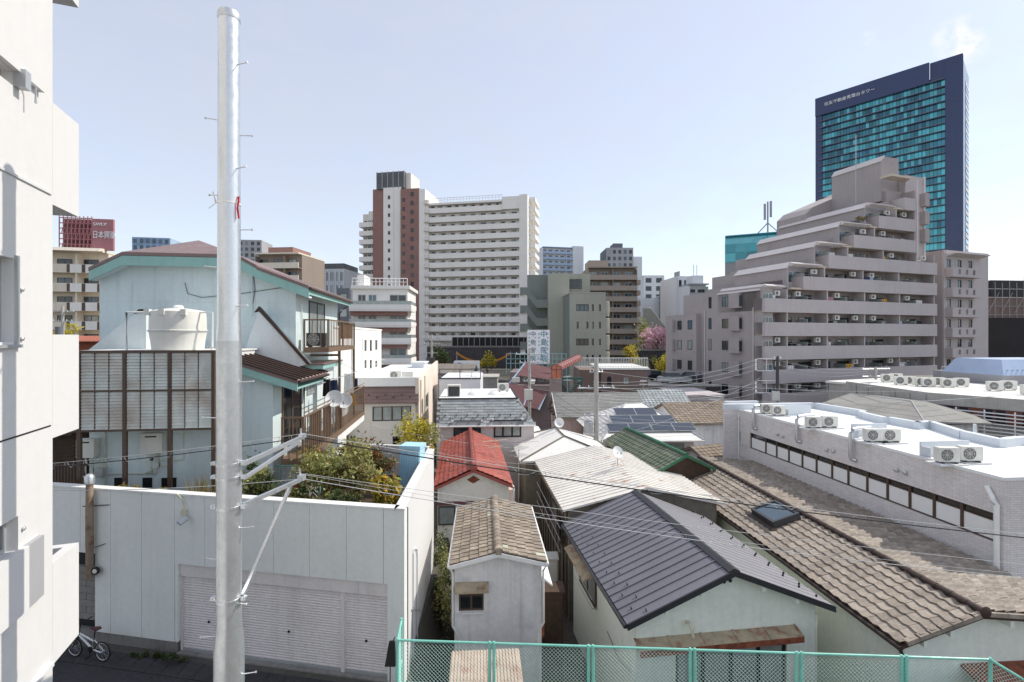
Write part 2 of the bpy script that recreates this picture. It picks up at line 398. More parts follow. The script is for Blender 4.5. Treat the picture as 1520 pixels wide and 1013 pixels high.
def window(t, axis, plane, a0, a1, z0, z1, n=2, fm='alu', fr=.045, dep=.08, glass=None, rail=None, pane=True):
    fme, pmes = win_meshes(a1 - a0, z1 - z0, n, fm, fr, rail)
    if axis == 'x': m4 = Matrix.Translation((a0, plane + dep, z0))
    elif axis == '+x': m4 = Matrix.Translation((plane - dep, a0, z0)) @ Matrix.Rotation(math.pi / 2, 4, 'Z')
    else: m4 = Matrix.Translation((plane + dep, a1, z0)) @ Matrix.Rotation(-math.pi / 2, 4, 'Z')
    o = t.inst('window', fme, mat4=m4)
    if pane:
        g = {'glass': 0, 'blue': 1, 'curtain': 2}.get(glass, R.choice((0, 0, 0, 1, 1, 2)))
        link('pane', pmes[g], o)
    return o
def wall_windows(t, name, axis, plane, th, a0, a1, z0, z1, wins, mat, **kw):
    mb = facade_mb(MB(), axis, plane, th, a0, a1, z0, z1, [q[:4] for q in wins])
    o = t.part(name, mb, mat)
    for q in wins: window(t, axis, plane, *q[:4], **{**kw, **(q[4] if len(q) > 4 else {})})
    return o
def sframe(o, along, up):
    x = Vector(along).normalized(); y = (Vector(up) - x * x.dot(Vector(up))).normalized(); z = x.cross(y)
    return Matrix(((x.x, y.x, z.x, o[0]), (x.y, y.y, z.y, o[1]), (x.z, y.z, z.z, o[2]), (0, 0, 0, 1)))
def wave_tile(tw, tl, th, h, seg=6):
    mb = MB(); top = []; low = []; bot = []
    for i in range(seg + 1):
        x = tw * i / seg; z = h * (.5 + .5 * math.cos(6.28318 * i / seg))
        top.append((x, tl * 1.12, z - .004)); low.append((x, 0, z + th)); bot.append((x, 0, z))
    for a, b in ((low, top), (bot, low)):
        n = seg + 1; mb.add(list(a) + list(b), [(i, i + 1, n + i + 1, n + i) for i in range(seg)])
    return mb
def flat_tile(tw, tl, th, rib=.03, rh=.02):
    g = tw * .985; mb = MB()
    mb.add([(0, 0, 0), (g, 0, 0), (0, 0, th), (g, 0, th), (0, tl * 1.1, 0.002), (g, tl * 1.1, .002)], [(0, 1, 3, 2), (2, 3, 5, 4), (1, 5, 3), (0, 2, 4)])
    if rib: mb.add([(0, -.004, th), (rib, -.004, th), (0, -.004, th + rh), (rib, -.004, th + rh), (0, tl * 1.1, rh), (rib, tl * 1.1, rh)], [(0, 1, 3, 2), (2, 3, 5, 4), (1, 5, 3), (0, 2, 4)])
    return mb
def tiles(t, parent, slopes, tmb, tw, tl, mat, nind=300, name='roof_tile', jit=.006, tilt=.01, stag=False, alt=None, altp=0):
    jit, tilt = jit * 1.6, tilt * 2.0
    """slopes: (frame, width, length[, clip]); the largest tiles are objects of their own, the rest one joined part"""
    pl = []
    W0 = Matrix.Translation(t.loc) @ Matrix.Rotation(t.rz, 4, 'Z')
    for sl in slopes:
        fr, wd, ln = sl[:3]; clip = sl[3] if len(sl) > 3 else None
        nc, nr = max(1, round(wd / tw)), max(1, round(ln / tl)); sx, sy = wd / nc / tw, ln / nr / tl
        for r_ in range(nr):
            for c_ in range(nc):
                x = c_ * tw * sx + (tw * .5 * sx if stag and r_ % 2 else 0); y = r_ * tl * sy
                if stag and r_ % 2 and c_ == nc - 1: continue
                if clip and not clip(x + tw * .5, y + tl * .5): continue
                m = fr @ Matrix.Translation((x + R.uniform(-jit, jit), y + R.uniform(-jit, jit), R.uniform(0, jit))) @ Matrix.Rotation(R.uniform(-tilt, tilt), 4, 'Z') @ Matrix.Diagonal((sx, sy, 1, 1))
                wp = W0 @ m @ Vector((tw / 2, tl / 2, 0)); px = CX + wp.x / wp.y * F; py = HY - (wp.z - CZ) / wp.y * F
                vis = -40 < px < 1560 and -40 < py < 1050
                pl.append(((0 if vis else 1, wp.y), m))
    pl.sort(key=lambda q: q[0]); me = tmb.mesh(name, mat); ma = tmb.mesh(name, alt) if alt else me
    for _, m in pl[:nind]: link(name, ma if alt and R.random() < altp else me, parent, mat4=m)
    if len(pl) > nind:
        mb = MB()
        for _, m in pl[nind:]: mb.add([m @ Vector(v) for v in tmb.v], tmb.f)
        link(name + 's', mb.mesh(name + 's', mat), parent, kind='stuff')
def ridge_caps(t, parent, p0, p1, step, r, mat, name='ridge_tile', n=6, flat=.8):
    p0, p1 = Vector(p0), Vector(p1); L = (p1 - p0).length; k = max(1, round(L / step)); st = L / k
    mb = MB(); a = [(0, math.cos(math.pi * i / n) * r * 1.06, math.sin(math.pi * i / n) * r * flat * 1.06) for i in range(n + 1)]
    b = [(st * 1.08, math.cos(math.pi * i / n) * r * .94, math.sin(math.pi * i / n) * r * flat * .94) for i in range(n + 1)]
    mb.loft(a, b); me = mb.mesh(name, mat); d = (p1 - p0).normalized()
    y = Vector((0, 0, 1)).cross(d).normalized(); z = d.cross(y)
    for i in range(k):
        o = p0 + d * st * i
        link(name, me, parent, mat4=Matrix(((d.x, y.x, z.x, o.x), (d.y, y.y, z.y, o.y), (d.z, y.z, z.z, o.z), (0, 0, 0, 1))))
def seam_panels(t, parent, fr, wd, ln, pw, mat, rib=.025, name='roof_panel', th=.012):
    n = max(1, round(wd / pw)); w_ = wd / n; g = .004
    mb = BOX(g, 0, 0, w_ - g, ln, th).box(-.5 * rib, .002, th, rib * .5, ln - .002, th + rib); me = mb.mesh(name, mat)
    for i in range(n): link(name, me, parent, mat4=fr @ Matrix.Translation((i * w_, 0, 0)))
def text(name, s, size, mat, parent, m4, ext=.02, align='LEFT'):
    cu = bpy.data.curves.new('lettering', 'FONT'); cu.body = s; cu.size = size; cu.extrude = ext; cu.align_x = align
    ob = bpy.data.objects.new('lettering', cu); COL.objects.link(ob)
    bpy.context.view_layer.update()
    me = bpy.data.meshes.new_from_object(ob.evaluated_get(bpy.context.evaluated_depsgraph_get()))
    bpy.data.objects.remove(ob); me.materials.clear(); me.materials.append(MATS[mat])
    return link(name, me, parent, mat4=m4)
UPX = Matrix.Rotation(math.pi / 2, 4, 'X')
def leaves(mb, c, rad, n, size, shell=.55, flat=0, rr=None):
    rr = rr or R; c = Vector(c)
    cl = [(Vector((rr.gauss(0, 1), rr.gauss(0, 1), rr.gauss(0, 1))).normalized() * rr.uniform(.25, .95), rr.uniform(.22, .42)) for _ in range(max(5, n // 70))]
    for _ in range(n):
        q, cr = rr.choice(cl); p = q + Vector((rr.gauss(0, 1), rr.gauss(0, 1), rr.gauss(0, 1))) * cr * .55
        p = Vector((p.x * rad[0], p.y * rad[1], p.z * rad[2])) + c
        a = Vector((rr.gauss(0, 1), rr.gauss(0, 1), rr.gauss(0, 1))).normalized(); b = a.orthogonal().normalized(); b = (b * math.cos(1) + a.cross(b) * rr.uniform(-1, 1)).normalized()
        s = size * rr.uniform(.6, 1.35)
        mb.add([p - a * s, p + b * s * .42, p + a * s, p - b * s * .42], [(0, 1, 2, 3)])
    return mb
def plant(name, label, cat, base, rad, mats, n, size, trunk=.04, group=None, ch=None, branches=6):
    t = T(name, label, cat, base, 0, group); ch = ch if ch is not None else rad[2] * 1.2
    mb = MB(); mb.tube([(0, 0, -.05), (.03, .02, ch * .5), (0, .03, ch)], trunk, 6, r2=trunk * .5)
    for i in range(branches):
        a = R.uniform(0, 6.28); z = ch * R.uniform(.35, .8); q = Vector((math.cos(a) * rad[0] * .7, math.sin(a) * rad[1] * .7, z + rad[2] * R.uniform(.2, .7)))
        mb.tube([(0, .01, z), Vector((0, .01, z)).lerp(q, .5) + Vector((0, 0, .05)), q], trunk * .5, 4, r2=trunk * .12)
    t.part('trunk', mb, 'bark', smooth=True)
    mats = mats if isinstance(mats, (list, tuple)) else [mats]
    for m in mats: t.part('crown' if len(mats) == 1 else 'foliage', leaves(MB(), (0, 0, ch), rad, n // len(mats), size), m)
    return t
# ================================================================ ground and street
xs_ = [-900, -400, -200, -120, -80, -50, -35, -25, -15, -8, -4, -2.96, -2.94, -2.21, -2.19, 0, 5, 10, 15, 20, 30, 45, 60, 80, 110, 150, 220, 350, 500, 900]
ys_ = [-30, -10, 0, 5, 10.29, 10.31, 12.89, 12.91, 16, 20, 25, 32.9, 33.1, 45, 60, 70, 80, 90, 110, 150, 200, 300, 450, 700, 1200]
g = MB(); nx = len(xs_)
g.add([(x, y, gz(x + .001, y)) for y in ys_ for x in xs_], [(j * nx + i, j * nx + i + 1, (j + 1) * nx + i + 1, (j + 1) * nx + i) for j in range(len(ys_) - 1) for i in range(nx - 1)])
struct('ground', g, 'ground')
struct('street', MB().poly((-30, -8, .004), (-2.25, -8, .004), (-2.25, 12.4, .004), (-3.1, 12.55, .004), (-14, 14.5, .004), (-30, 17.4, .004)), 'asphalt')
struct('gutter_strip', MB().loft([(-2.4, 11.85, -.02), (-2.4, 12.45, -.02), (-14, 14.52, -.02), (-14, 13.92, -.02)], [(-2.4, 11.85, .03), (-2.4, 12.45, .03), (-14, 14.52, .03), (-14, 13.92, .03)]), 'asphalt')  # concrete gutter in asphalt colour: the street's shade is put into its dark tone
gl = MB()
for i in range(22):
    a = i / 22; x = -2.6 - 11 * a; y = 11.9 + 2.05 * a
    gl.box(x - .012, y, .031, x + .012, y + .52, .034)
struct('gutter_joints', gl, 'dark')
# ================================================================ white building beside the camera
d0 = 6.77
B1 = T('white_building', 'bright white rendered building with end balconies beside the steel pole', 'building', (P(78, 500, d0).x, d0, 0), math.radians(20.6))
zt = 19
ye = B1.fy(117)
yP, zP = B1.fy(57, 137); yW, zW0 = B1.fy(20, 128); _, zW1 = B1.fy(20, 107)
y2, za = B1.fy(21, 384); _, zb = B1.fy(21, 508)
y3, zc = B1.fy(57, 797); y4, zd = B1.fy(33, 905); yw3 = B1.fy(27); _, ze = B1.fy(27, 766)
holes = [(-4, yW, zW0, zW1), (-4, y2, zb, za), (-4, yw3, zc, ze)]
mb = facade_mb(MB(), '+x', 0, .3, -9, 0, 0, zt, holes); mb.box(-7, -9, 0, -.45, -.02, zt).box(-.45, -.25, 0, -.3, 0, zt)
B1.part('wall', mb, 'stucco')
for (q0, q1, q2, q3) in holes: window(B1, '+x', 0, q0, q1, q2, q3, n=3, fm='alu', dep=.12, fr=.06, glass='curtain' if q1 == y2 else 'glass')
B1.box('window_frame', (-.02, y2, zb - .04, .025, y2 + .07, za + .04), 'alu')
B1.box('window_sill', (-.02, -4, zb - .07, .05, y2 + .08, zb - .03), 'alu')
B1.box('wall_panel', (.002, -9, zP, .07, yP, zP + 2.6), 'stucco')
B1.box('wall_panel', (.002, -9, zd, .07, y4, zc + .02), 'stucco')
B1.box('glass_panel', (.002, y4 + .004, zd, .06, y3, zc + .02), 'far_grey')
for px, py in ((75, 288),): yy, z_ = B1.fy(px, py); B1.box('drip_ledge', (.002, -9, z_ - .015, .02, yy, z_ + .015), 'stucco_grey')
yy, z_ = B1.fy(75, 632); B1.box('wall_joint', (.001, -9, z_ - .01, .006, yy, z_ + .01), 'dark')
yy, z_ = B1.fy(74, 983); B1.box('drip_ledge', (.002, -9, z_ - .06, .05, yy, z_), 'stucco')
for px, py in ((31, 430), (31, 503), (33, 785)):
    yy, z_ = B1.fy(px, py); B1.part('wall_vent', MB().lathe([(.022, 0), (.028, .02), (.018, .03)], 10), 'alu').matrix_basis = Matrix.Translation((.002, yy, z_)) @ Matrix.Rotation(math.pi / 2, 4, 'Y')
yy, z_ = B1.fy(28, 122); B1.part('drain_spout', MB().box(.002, yy - .12, z_ - .1, .12, yy, z_ + .12).tube([(.06, yy + .02, z_ + .05), (.12, yy + .1, z_), (.12, yy + .1, z_ - .2)], .014), 'alu')
for zt_, zb_ in ((12.48, 11.05), (9.23, 7.78), (6.02, 4.60), (15.7, 14.28)):
    mb = MB().box(-3, 0, zb_, 0, ye, zb_ + .16)
    mb.box(-.14, .003, zb_ + .16, 0, ye, zt_).box(-3, ye - .14, zb_ + .16, -.14, ye, zt_)
    B1.part('balcony', mb, 'stucco')
# ================================================================ steel utility pole
dp = 6.6; k = dp / F
PO = T('steel_pole', 'tall galvanised steel utility pole with step bolts and two cable arms', 'utility pole', (P(340, 0, dp).x, dp, 0))
zof = lambda y: CZ - (y - HY) * k
PO.part('shaft', MB().lathe([(.186, -.3), (.186, zof(962)), (.155, zof(925)), (.154, zof(506))], 36), 'galv', smooth=True)
PO.part('upper_shaft', MB().lathe([(.155, zof(506) - .001), (.144, zof(482)), (.143, zof(480)), (.132, zof(30))], 36), 'galv_new', smooth=True)
PO.part('cap', MB().lathe([(.136, zof(31)), (.141, zof(29)), (.141, zof(23)), (.125, zof(19)), (.03, zof(17))], 36), 'galv', smooth=True)
bolt = MB().tube([(0, 0, 0), (.17, 0, .012)], .0075, 8).tube([(.165, 0, .012), (.18, 0, .013)], .016, 8).mesh('step_bolt', 'galv_new', True)
rad = lambda y: .135 if y < 485 else (.16 if y < 925 else .192)
for i, y in enumerate((98, 200, 252, 341, 455, 568, 683, 785, 893, 1003, 1110)):
    a = math.radians((-12, 8)[i % 2] + R.uniform(-8, 8)); r_ = rad(y) - .02
    PO.inst('step_bolt', bolt, mat4=Matrix.Translation((math.cos(a) * r_, math.sin(a) * r_, zof(y))) @ Matrix.Rotation(a, 4, 'Z'))
for i, y in enumerate((180, 290, 398, 517, 620, 832, 942, 1050)):
    a = math.radians(180 + (14, -6)[i % 2]); r_ = rad(y) - .02
    PO.inst('step_bolt', bolt, mat4=Matrix.Translation((math.cos(a) * r_, math.sin(a) * r_, zof(y))) @ Matrix.Rotation(a, 4, 'Z'))
for y in (688, 708, 752, 888):
    b_ = MB().lathe([(.152, -.02), (.162, -.018), (.162, .018), (.152, .02)], 28)
    b_.box(-.235, -.03, -.022, -.172, .03, .022).box(.172, -.03, -.022, .235, .03, .022).tube([(-.21, -.06, 0), (-.21, .06, 0)], .01, 6).tube([(.21, -.06, 0), (.21, .06, 0)], .01, 6)
    o = PO.part('clamp_band', b_, 'galv_new'); o.location = (0, 0, zof(y))
def lp(px, py, d): return PO.loc_of(P(px, py, d))
A1 = lp(450, 650, 8.45); A2 = lp(449, 711, 7.75)
def channel(p0, p1, w_=.05):
    p0, p1 = Vector(p0), Vector(p1); d = (p1 - p0).normalized(); a = d.cross(Vector((0, 0, 1))).normalized(); b = a.cross(d)
    q = [(-w_ / 2, -w_ / 2), (w_ / 2, -w_ / 2), (w_ / 2, w_ / 2), (-w_ / 2, w_ / 2)]
    return MB().loft([p0 + a * x + b * y for x, y in q], [p1 + a * x + b * y for x, y in q])
PO.part('cross_arm', channel((.17, .05, zof(690)), A1 + Vector((0, 0, .02)), .055), 'galv_new')
PO.part('cross_arm', channel((.17, .06, zof(712)), A1 + Vector((-.04, -.1, -.06)), .045), 'galv_new')
PO.part('cross_arm', channel((.16, .05, zof(752)), A2, .055), 'galv_new')
PO.part('arm_brace', channel((.17, .04, zof(886)), A2 + Vector((-.12, -.15, -.06)), .045), 'galv_new')
for a in (A1, A2): PO.part('arm_clamp', MB().box(a.x - .06, a.y - .05, a.z - .02, a.x + .04, a.y + .04, a.z + .07).tube([a + Vector((-.04, 0, .05)), a + Vector((-.04, 0, .16))], .018, 8), 'galv_new')
PO.part('wrap_cord', MB().lathe([(.138, -.012), (.144, -.01), (.144, .01), (.138, .012)], 28, (0, 0, zof(303))).tube([(-.14, -.05, zof(303)), (-.17, -.07, zof(292)), (-.16, -.1, zof(288)), (-.15, -.06, zof(303))], .008, 6).tube([(-.15, -.05, zof(303)), (-.23, -.08, zof(312))], .006, 6), 'white_cloth')
rb = MB(); pts = [(.150, -.03, zof(293)), (.160, -.05, zof(300)), (.150, -.06, zof(312)), (.166, -.05, zof(326))]
for a, b in zip(pts, pts[1:]):
    wv = .017; rb.loft([(a[0] - wv, a[1], a[2]), (a[0] + wv, a[1] - .01, a[2]), (a[0] + wv, a[1] - .005, a[2]), (a[0] - wv, a[1] + .005, a[2])], [(b[0] - wv, b[1], b[2]), (b[0] + wv * .7, b[1] - .01, b[2]), (b[0] + wv * .7, b[1] - .005, b[2]), (b[0] - wv, b[1] + .005, b[2])])
PO.part('warning_ribbon', rb, 'red_cloth')
# ================================================================ panelled garage with roof garden
G = T('garage_building', 'pale grey panelled garage with three roller shutters and a roof garden', 'garage', (P(600, 0, 12.8).x, 12.8, 0), math.radians(-10.27))
zc_ = 4.60
J = [G.fx(x) for x in (60, 119, 164, 210, 259, 304, 355, 406, 459, 514, 569, 600)]
_, zl = G.fx(259, 953); _, zo = G.fx(570, 867); x_o0, x_o1 = G.fx(264), G.fx(575)
_, zblk = G.fx(140, 822); x140 = G.fx(141)
for i in range(len(J) - 1):
    a, b = J[i] + .006, J[i + 1] - .006
    if i >= 10: mb = MB().box(x_o1, 0, 0, 0, .2, zc_).box(a, .003, zo, x_o1 - .002, .2, zc_)
    elif i == 0: mb = BOX(a, 0, zblk, b, .2, zc_)
    elif i == 1: mb = MB().box(a, 0, zblk, x140, .2, zc_).box(x140 + .002, 0, zl, b, .2, zc_)
    elif i < 4: mb = BOX(a, 0, zl, b, .2, zc_)
    else: mb = BOX(a, 0, zo, b, .2, zc_)
    G.part('wall_panel', mb, 'panel_grey')
G.box('opening_reveal', (x_o0 - .1, .003, zl, x_o0, .2, zo), 'panel_grey')
for i in range(3):
    for j in range(8):
        if .62 + j * .2 > zblk: break
        xx = J[0] + .1 + i * .62 + (j % 2) * .3
        if xx + .6 < x140 + .3: G.box('concrete_block', (xx, .06, .62 + j * .2, min(xx + .6, x140), .19, .62 + j * .2 + .19), 'conc')
G.box('foundation', (J[0], .03, -.3, x_o0 - .05, .2, zl - .005), 'conc')
G.box('backing_wall', (J[0], .205, -.3, -.01, .3, zc_ - .02), 'dark')
xm1, xm2 = G.fx(347), G.fx(506)
segs = [G.fx(264), G.fx(355), G.fx(442), G.fx(530), G.fx(575)]
for a, b in zip(segs, segs[1:]): G.box('lintel_panel', (a + .004, .06, zo - .37, b - .004, .2, zo - .004), 'shutter')
for a, b in ((x_o0 + .06, xm1 - .05), (xm1 + .05, xm2 - .05), (xm2 + .05, x_o1 - .03)):
    mb = MB(); n = 29; h = (zo - .38 - .1) / n
    prof = []
    for i in range(n):
        z = .1 + i * h
        prof += [(.146, z), (.134, z + h * .15), (.126, z + h * .5), (.130, z + h * .8), (.146, z + h * .98)]
    m_ = len(prof); mb.add([(a, y, z) for y, z in prof] + [(b, y, z) for y, z in prof], [(i, m_ + i, m_ + i + 1, i + 1) for i in range(m_ - 1)])
    o = G.part('roller_shutter', mb, 'shutter')
    link('bottom_bar', BOX(a, .11, .04, b, .15, .1).mesh('bottom_bar', 'alu'), o)
    link('keyhole', MB().lathe([(.035, 0), (.035, .02)], 10).mesh('keyhole', 'dark'), o, mat4=Matrix.Translation(((a + b) / 2, .121, .95)) @ Matrix.Rotation(math.pi / 2, 4, 'X'))
for a in (x_o0, xm1 - .05, xm2 - .05, x_o1 - .03): G.box('guide_rail', (a, .09, 0, a + (.06 if a in (x_o0,) else (.1 if a < x_o1 - .1 else .028)), .2, zo - .37), 'shutter')
G.box('threshold', (x_o0, -.05, -.05, x_o1, .2, .04), 'conc')
Bk = G.loc_of((-3.17, 19.6, 0)); dv = Vector((Bk.x, Bk.y, 0)).normalized(); nv = Vector((-dv.y, dv.x, 0)) * .24
sw = MB().loft([(.0, .004, -2.6), (Bk.x, Bk.y, -2.6), (Bk.x + nv.x, Bk.y + nv.y, -2.6), (nv.x - .02, .205, -2.6)], [(.0, .004, zc_), (Bk.x, Bk.y, zc_), (Bk.x + nv.x, Bk.y + nv.y, zc_), (nv.x - .02, .205, zc_)])
G.part('side_wall', sw, 'stucco')
G.box('coping', (J[0], -.025, zc_ + .002, -.22, .24, zc_ + .05), 'panel_white')
G.part('side_coping', MB().loft([(.02, -.025, zc_ + .002), (Bk.x + .02, Bk.y + .02, zc_ + .002), (Bk.x + nv.x - .04, Bk.y + .02, zc_ + .002), (nv.x - .04, -.025, zc_ + .002)], [(.02, -.025, zc_ + .05), (Bk.x + .02, Bk.y + .02, zc_ + .05), (Bk.x + nv.x - .04, Bk.y + .02, zc_ + .05), (nv.x - .04, -.025, zc_ + .05)]), 'stucco')
G.part('roof_deck', MB().loft([(J[0], .3, 3.3), (-.25, .3, 3.3), (Bk.x - .3, Bk.y, 3.3), (J[0], Bk.y, 3.3)], [(J[0], .3, 3.5), (-.25, .3, 3.5), (Bk.x - .3, Bk.y, 3.5), (J[0], Bk.y, 3.5)]), 'soil')
G.box('back_wall', (G.fx(545, None, Bk.y), Bk.y - .02, 0, Bk.x - .25, Bk.y + .16, zc_ + .12), 'stucco_grey')
# conduit loop on the sunlit side wall
def sidept(px, py):
    o1, o2, d1, d2 = G.ray(px); n_ = Vector((dv.y, -dv.x)); t = -(o1 * n_.x + o2 * n_.y) / (d1 * n_.x + d2 * n_.y)
    return Vector((o1 + t * d1, o2 + t * d2, CZ - (py - HY) / F * t)) + Vector((n_.x, n_.y, 0)) * .03
pp = [sidept(612, 1020), sidept(612, 822), sidept(613, 815), sidept(617, 815), sidept(618, 822), sidept(618, 1020)]
G.part('conduit', MB().tube(pp, .022, 8), 'stucco_grey', smooth=True)
G.part('conduit_strap', MB().tube([sidept(610, 905), sidept(622, 906)], .018, 6), 'alu')
o = T('wall_light', 'small flood light on a bent conduit below the garage coping', 'wall light', G.o.matrix_basis @ Vector((0, 0, 0)) if False else (0, 0, 0))
wl = lambda px, py, dy=-.06: Vector((*(lambda q: (G.loc.x + q[0] * G.c - dy * G.s, G.loc.y + q[0] * G.s + dy * G.c, q[1]))(G.fx(px, py, dy)),))
o.o.location = wl(272, 762); o.loc = Vector(o.o.location)
lw = lambda px, py, dy=-.06: wl(px, py, dy) - o.loc
o.part('conduit', MB().tube([lw(263, 734, -.03), lw(270, 740), lw(274, 752), lw(274, 764)], .022, 8), 'insul', smooth=True)
o.part('junction_box', BOX(-.05, -.04, -.09, .09, .04, .09), 'insul')
o.part('lamp_head', MB().loft([lw(262, 777, -.3), lw(268, 781, -.3), lw(279, 773, -.1), lw(273, 768, -.1)], [lw(263, 774, -.3), lw(269, 778, -.3), lw(280, 770, -.1), lw(274, 765, -.1)]), 'alu')
vp = T('vent_pipe', 'weathered brown vent pipe with metal cap fixed to the grey garage wall', 'pipe', wl(133, 858, -.14))
hh = wl(133, 712, -.14).z - vp.loc.z
vp.part('shaft', MB().lathe([(.095, 0), (.095, hh * .3), (.1, hh * .3 + .02), (.1, hh * .75), (.092, hh * .76), (.09, hh)], 16), 'vent_brown', smooth=True)
vp.part('cap', MB().lathe([(.13, hh - .12), (.13, hh + .08), (.07, hh + .16), (.01, hh + .18)], 14), 'galv', smooth=True)
vp.part('bracket', MB().tube([(-.25, .05, hh * .72), (.75, .05, hh * .74)], .015, 6).tube([(-.05, .05, hh * .28), (.6, .08, hh * .36)], .012, 6), 'alu_dark')
vm_ = T('wall_lamp', 'round black and white lamp on the garage wall beside the vent pipe', 'wall light', wl(145, 846, -.05))
vm_.part('housing', MB().lathe([(.05, 0), (.11, .04), (.11, .1), (.08, .11)], 14), 'black', smooth=True).matrix_basis = Matrix.Rotation(math.pi / 2, 4, 'X')
vm_.part('lens', MB().lathe([(.07, .108), (.05, .13), (.01, .135)], 14), 'ac_white', smooth=True).matrix_basis = Matrix.Rotation(math.pi / 2, 4, 'X')
# ---- garden on the garage roof
gw = lambda x, y, z=3.5: Vector((G.loc.x + x * G.c - y * G.s, G.loc.y + x * G.s + y * G.c, z))
def gp(px, y0): return gw(G.fx(px, None, y0), y0)
for i, (px, y0, rd, ms, n, sz, ch, lab) in enumerate((
    (480, 2.2, (.75, .7, .85), ['leaf_mix', 'leaf_mix', 'leaf_dry'], 2100, .05, 1.35, 'leafy green shrub with pale tips in the middle of the roof garden'),
    (532, 2.6, (.8, .75, .85), ['leaf_mix', 'leaf_dry'], 2000, .05, 1.25, 'wide green shrub with dry twigs beside the yellow shrub'),
    (560, 3.6, (.7, .6, .7), ['leaf_dry', 'leaf_red', 'leaf_dark'], 1300, .045, 1.3, 'half bare reddish shrub near the blue shed'),
    (574, 1.4, (.42, .45, .75), ['leaf_gold', 'leaf_gold', 'leaf_mix'], 1100, .085, .85, 'yellow and green long leaved shrub in the corner of the roof garden'),
    (507, .9, (.6, .4, .45), ['leaf_mix', 'leaf_dark'], 1100, .05, .75, 'low shrub against the inside of the garage parapet'),
    (440, 1.3, (.55, .5, .55), ['leaf_red', 'leaf_mix', 'leaf_dark'], 1100, .05, .8, 'reddish leaved shrub beside the pole arm brace'),
    (382, 1.5, (.5, .5, .8), ['leaf_mix', 'leaf_dark'], 1500, .05, 1.1, 'dense green shrub beside the steel pole'),
    (520, 4.6, (.8, .5, .55), ['leaf_red', 'leaf_mix'], 1000, .05, 1.35, 'rust tinged shrub at the back of the roof garden'),
    (462, 3.6, (.6, .5, .6), ['leaf_red', 'leaf_mix', 'leaf_yellow'], 900, .05, 1.3, 'orange flecked shrub below the brown balcony'),
    (555, 1.0, (.45, .4, .4), ['leaf_dark', 'leaf_mix'], 800, .05, .6, 'small dark shrub between the taller garden shrubs'))):
    plant('garden_shrub', lab, 'shrub', gp(px, y0), rd, ms, int(n * 1.5), sz * 1.3, .025, 'shrubs on the garage roof', ch, 9)
for px, y0 in ((255, .75), (290, .7), (298, .9), (310, .7)):
    b = gp(px, y0); mb = MB()
    for i in range(60):
        a = R.uniform(0, 6.28); r_ = R.uniform(.1, .4); h_ = R.uniform(.5, 1.25) * (1.25 if px > 280 else .8); q = Vector((math.cos(a) * r_, math.sin(a) * r_, h_)); s = Vector((-math.sin(a), math.cos(a), 0)) * .014
        mb.add([s * -1, s, q * .6 + s + Vector((0, 0, .1)), q * .6 - s + Vector((0, 0, .1)), q], [(0, 1, 2, 3), (3, 2, 4)])
    solo('tall_grass', 'tuft of tall yellow green grass behind the garage parapet', 'grass tuft', mb, 'leaf_dry', 'grass tufts on the garage roof', loc=b)
for i in range(26):
    b = gp(R.uniform(170, 262), .5); b.z = 4.0
    if i < 7: solo('pot_plant', 'small withered potted plant behind the garage parapet', 'potted plant', leaves(MB(), (0, 0, .45), (.2, .12, .22), 90, .05).tube([(0, 0, -.5), (0, 0, .5)], .02, 5), R.choice(('leaf_gold', 'leaf_red', 'leaf_dry')), 'withered pot plants on the garage roof', loc=b)
bs = T('blue_shed', 'small pale blue ribbed shed box at the corner of the roof garden', 'shed', gp(613, 4.9), math.radians(-8))
bs.part('body', MB().box(-.36, -.3, 0, .36, .3, 1.6), 'blue_tarp')
for i in range(9): bs.box('rib', (-.38 + i * .085, -.325, .02, -.345 + i * .085, -.302, 1.5), 'blue_tarp')
bs.box('lid', (-.4, -.36, 1.602, .4, .34, 1.72), 'blue_tarp')
ft = T('garden_fence', 'low green chain link fence behind the roof garden', 'fence', gp(300, 2.9))
mb = MB()
for i in range(14): mb.tube([(i * .3, 0, 0), (min(4.2, i * .3 + 1.1), 0, 1.1)], .006, 3).tube([(i * .3, .01, 1.1), (min(4.2, i * .3 + 1.1), .01, 0)], .006, 3)
ft.part('mesh', mb, 'green_wire'); ft.part('rail', MB().tube([(0, 0, 1.1), (4.2, 0, 1.1)], .02), 'green_paint')
for i in range(4): ft.part('post', MB().tube([(i * 1.4, 0, 0), (i * 1.4, 0, 1.12)], .022), 'green_paint')
# weeds and crates on the street
for px, s in ((258, .3), (215, .15), (235, .18), (198, .13)):
    b = PZ(px, 985 if px > 250 else 976, 0.02); solo('weed_tuft', 'low dark weeds growing at the foot of the garage wall', 'weed', leaves(MB(), (0, 0, s * .5), (s, s * .6, s * .6), 260, .05), 'leaf_dark', 'weeds along the garage wall', loc=b)
for j, (m_, z0, lab) in enumerate((('crate_blue', .0, 'blue plastic crate at the bottom of the stack beside the green fence'), ('crate_blue', .31, 'blue plastic crate in the middle of the stack beside the green fence'), ('crate_blue', .62, 'blue plastic crate at the top of the stack beside the green fence'))):
    b = P(577, 1013, 11.3); t = T('plastic_crate', lab, 'crate', (b.x, 11.3, z0), .1)
    mb = MB()
    for a in ((-.3, -.2, .3, -.17), (-.3, .17, .3, .2), (-.3, -.168, -.27, .168), (.27, -.168, .3, .168)): mb.box(a[0], a[1], 0, a[2], a[3], .30)
    mb.box(-.27, -.17, 0, .27, .17, .02); t.part('body', mb, m_)
    for q in (-.18, 0, .18): t.box('grip', (q - .05, -.206, .18, q + .05, -.201, .23), 'dark')
t = T('crate_lid', 'yellow lid lying on the blue crate stack', 'lid', (P(577, 1013, 11.3).x, 11.3, .925), .1)
t.part('panel', BOX(-.31, -.21, 0, .31, .21, .035), 'crate_yellow'); t.part('rim', BOX(-.25, -.15, .035, .25, .15, .06), 'crate_yellow')
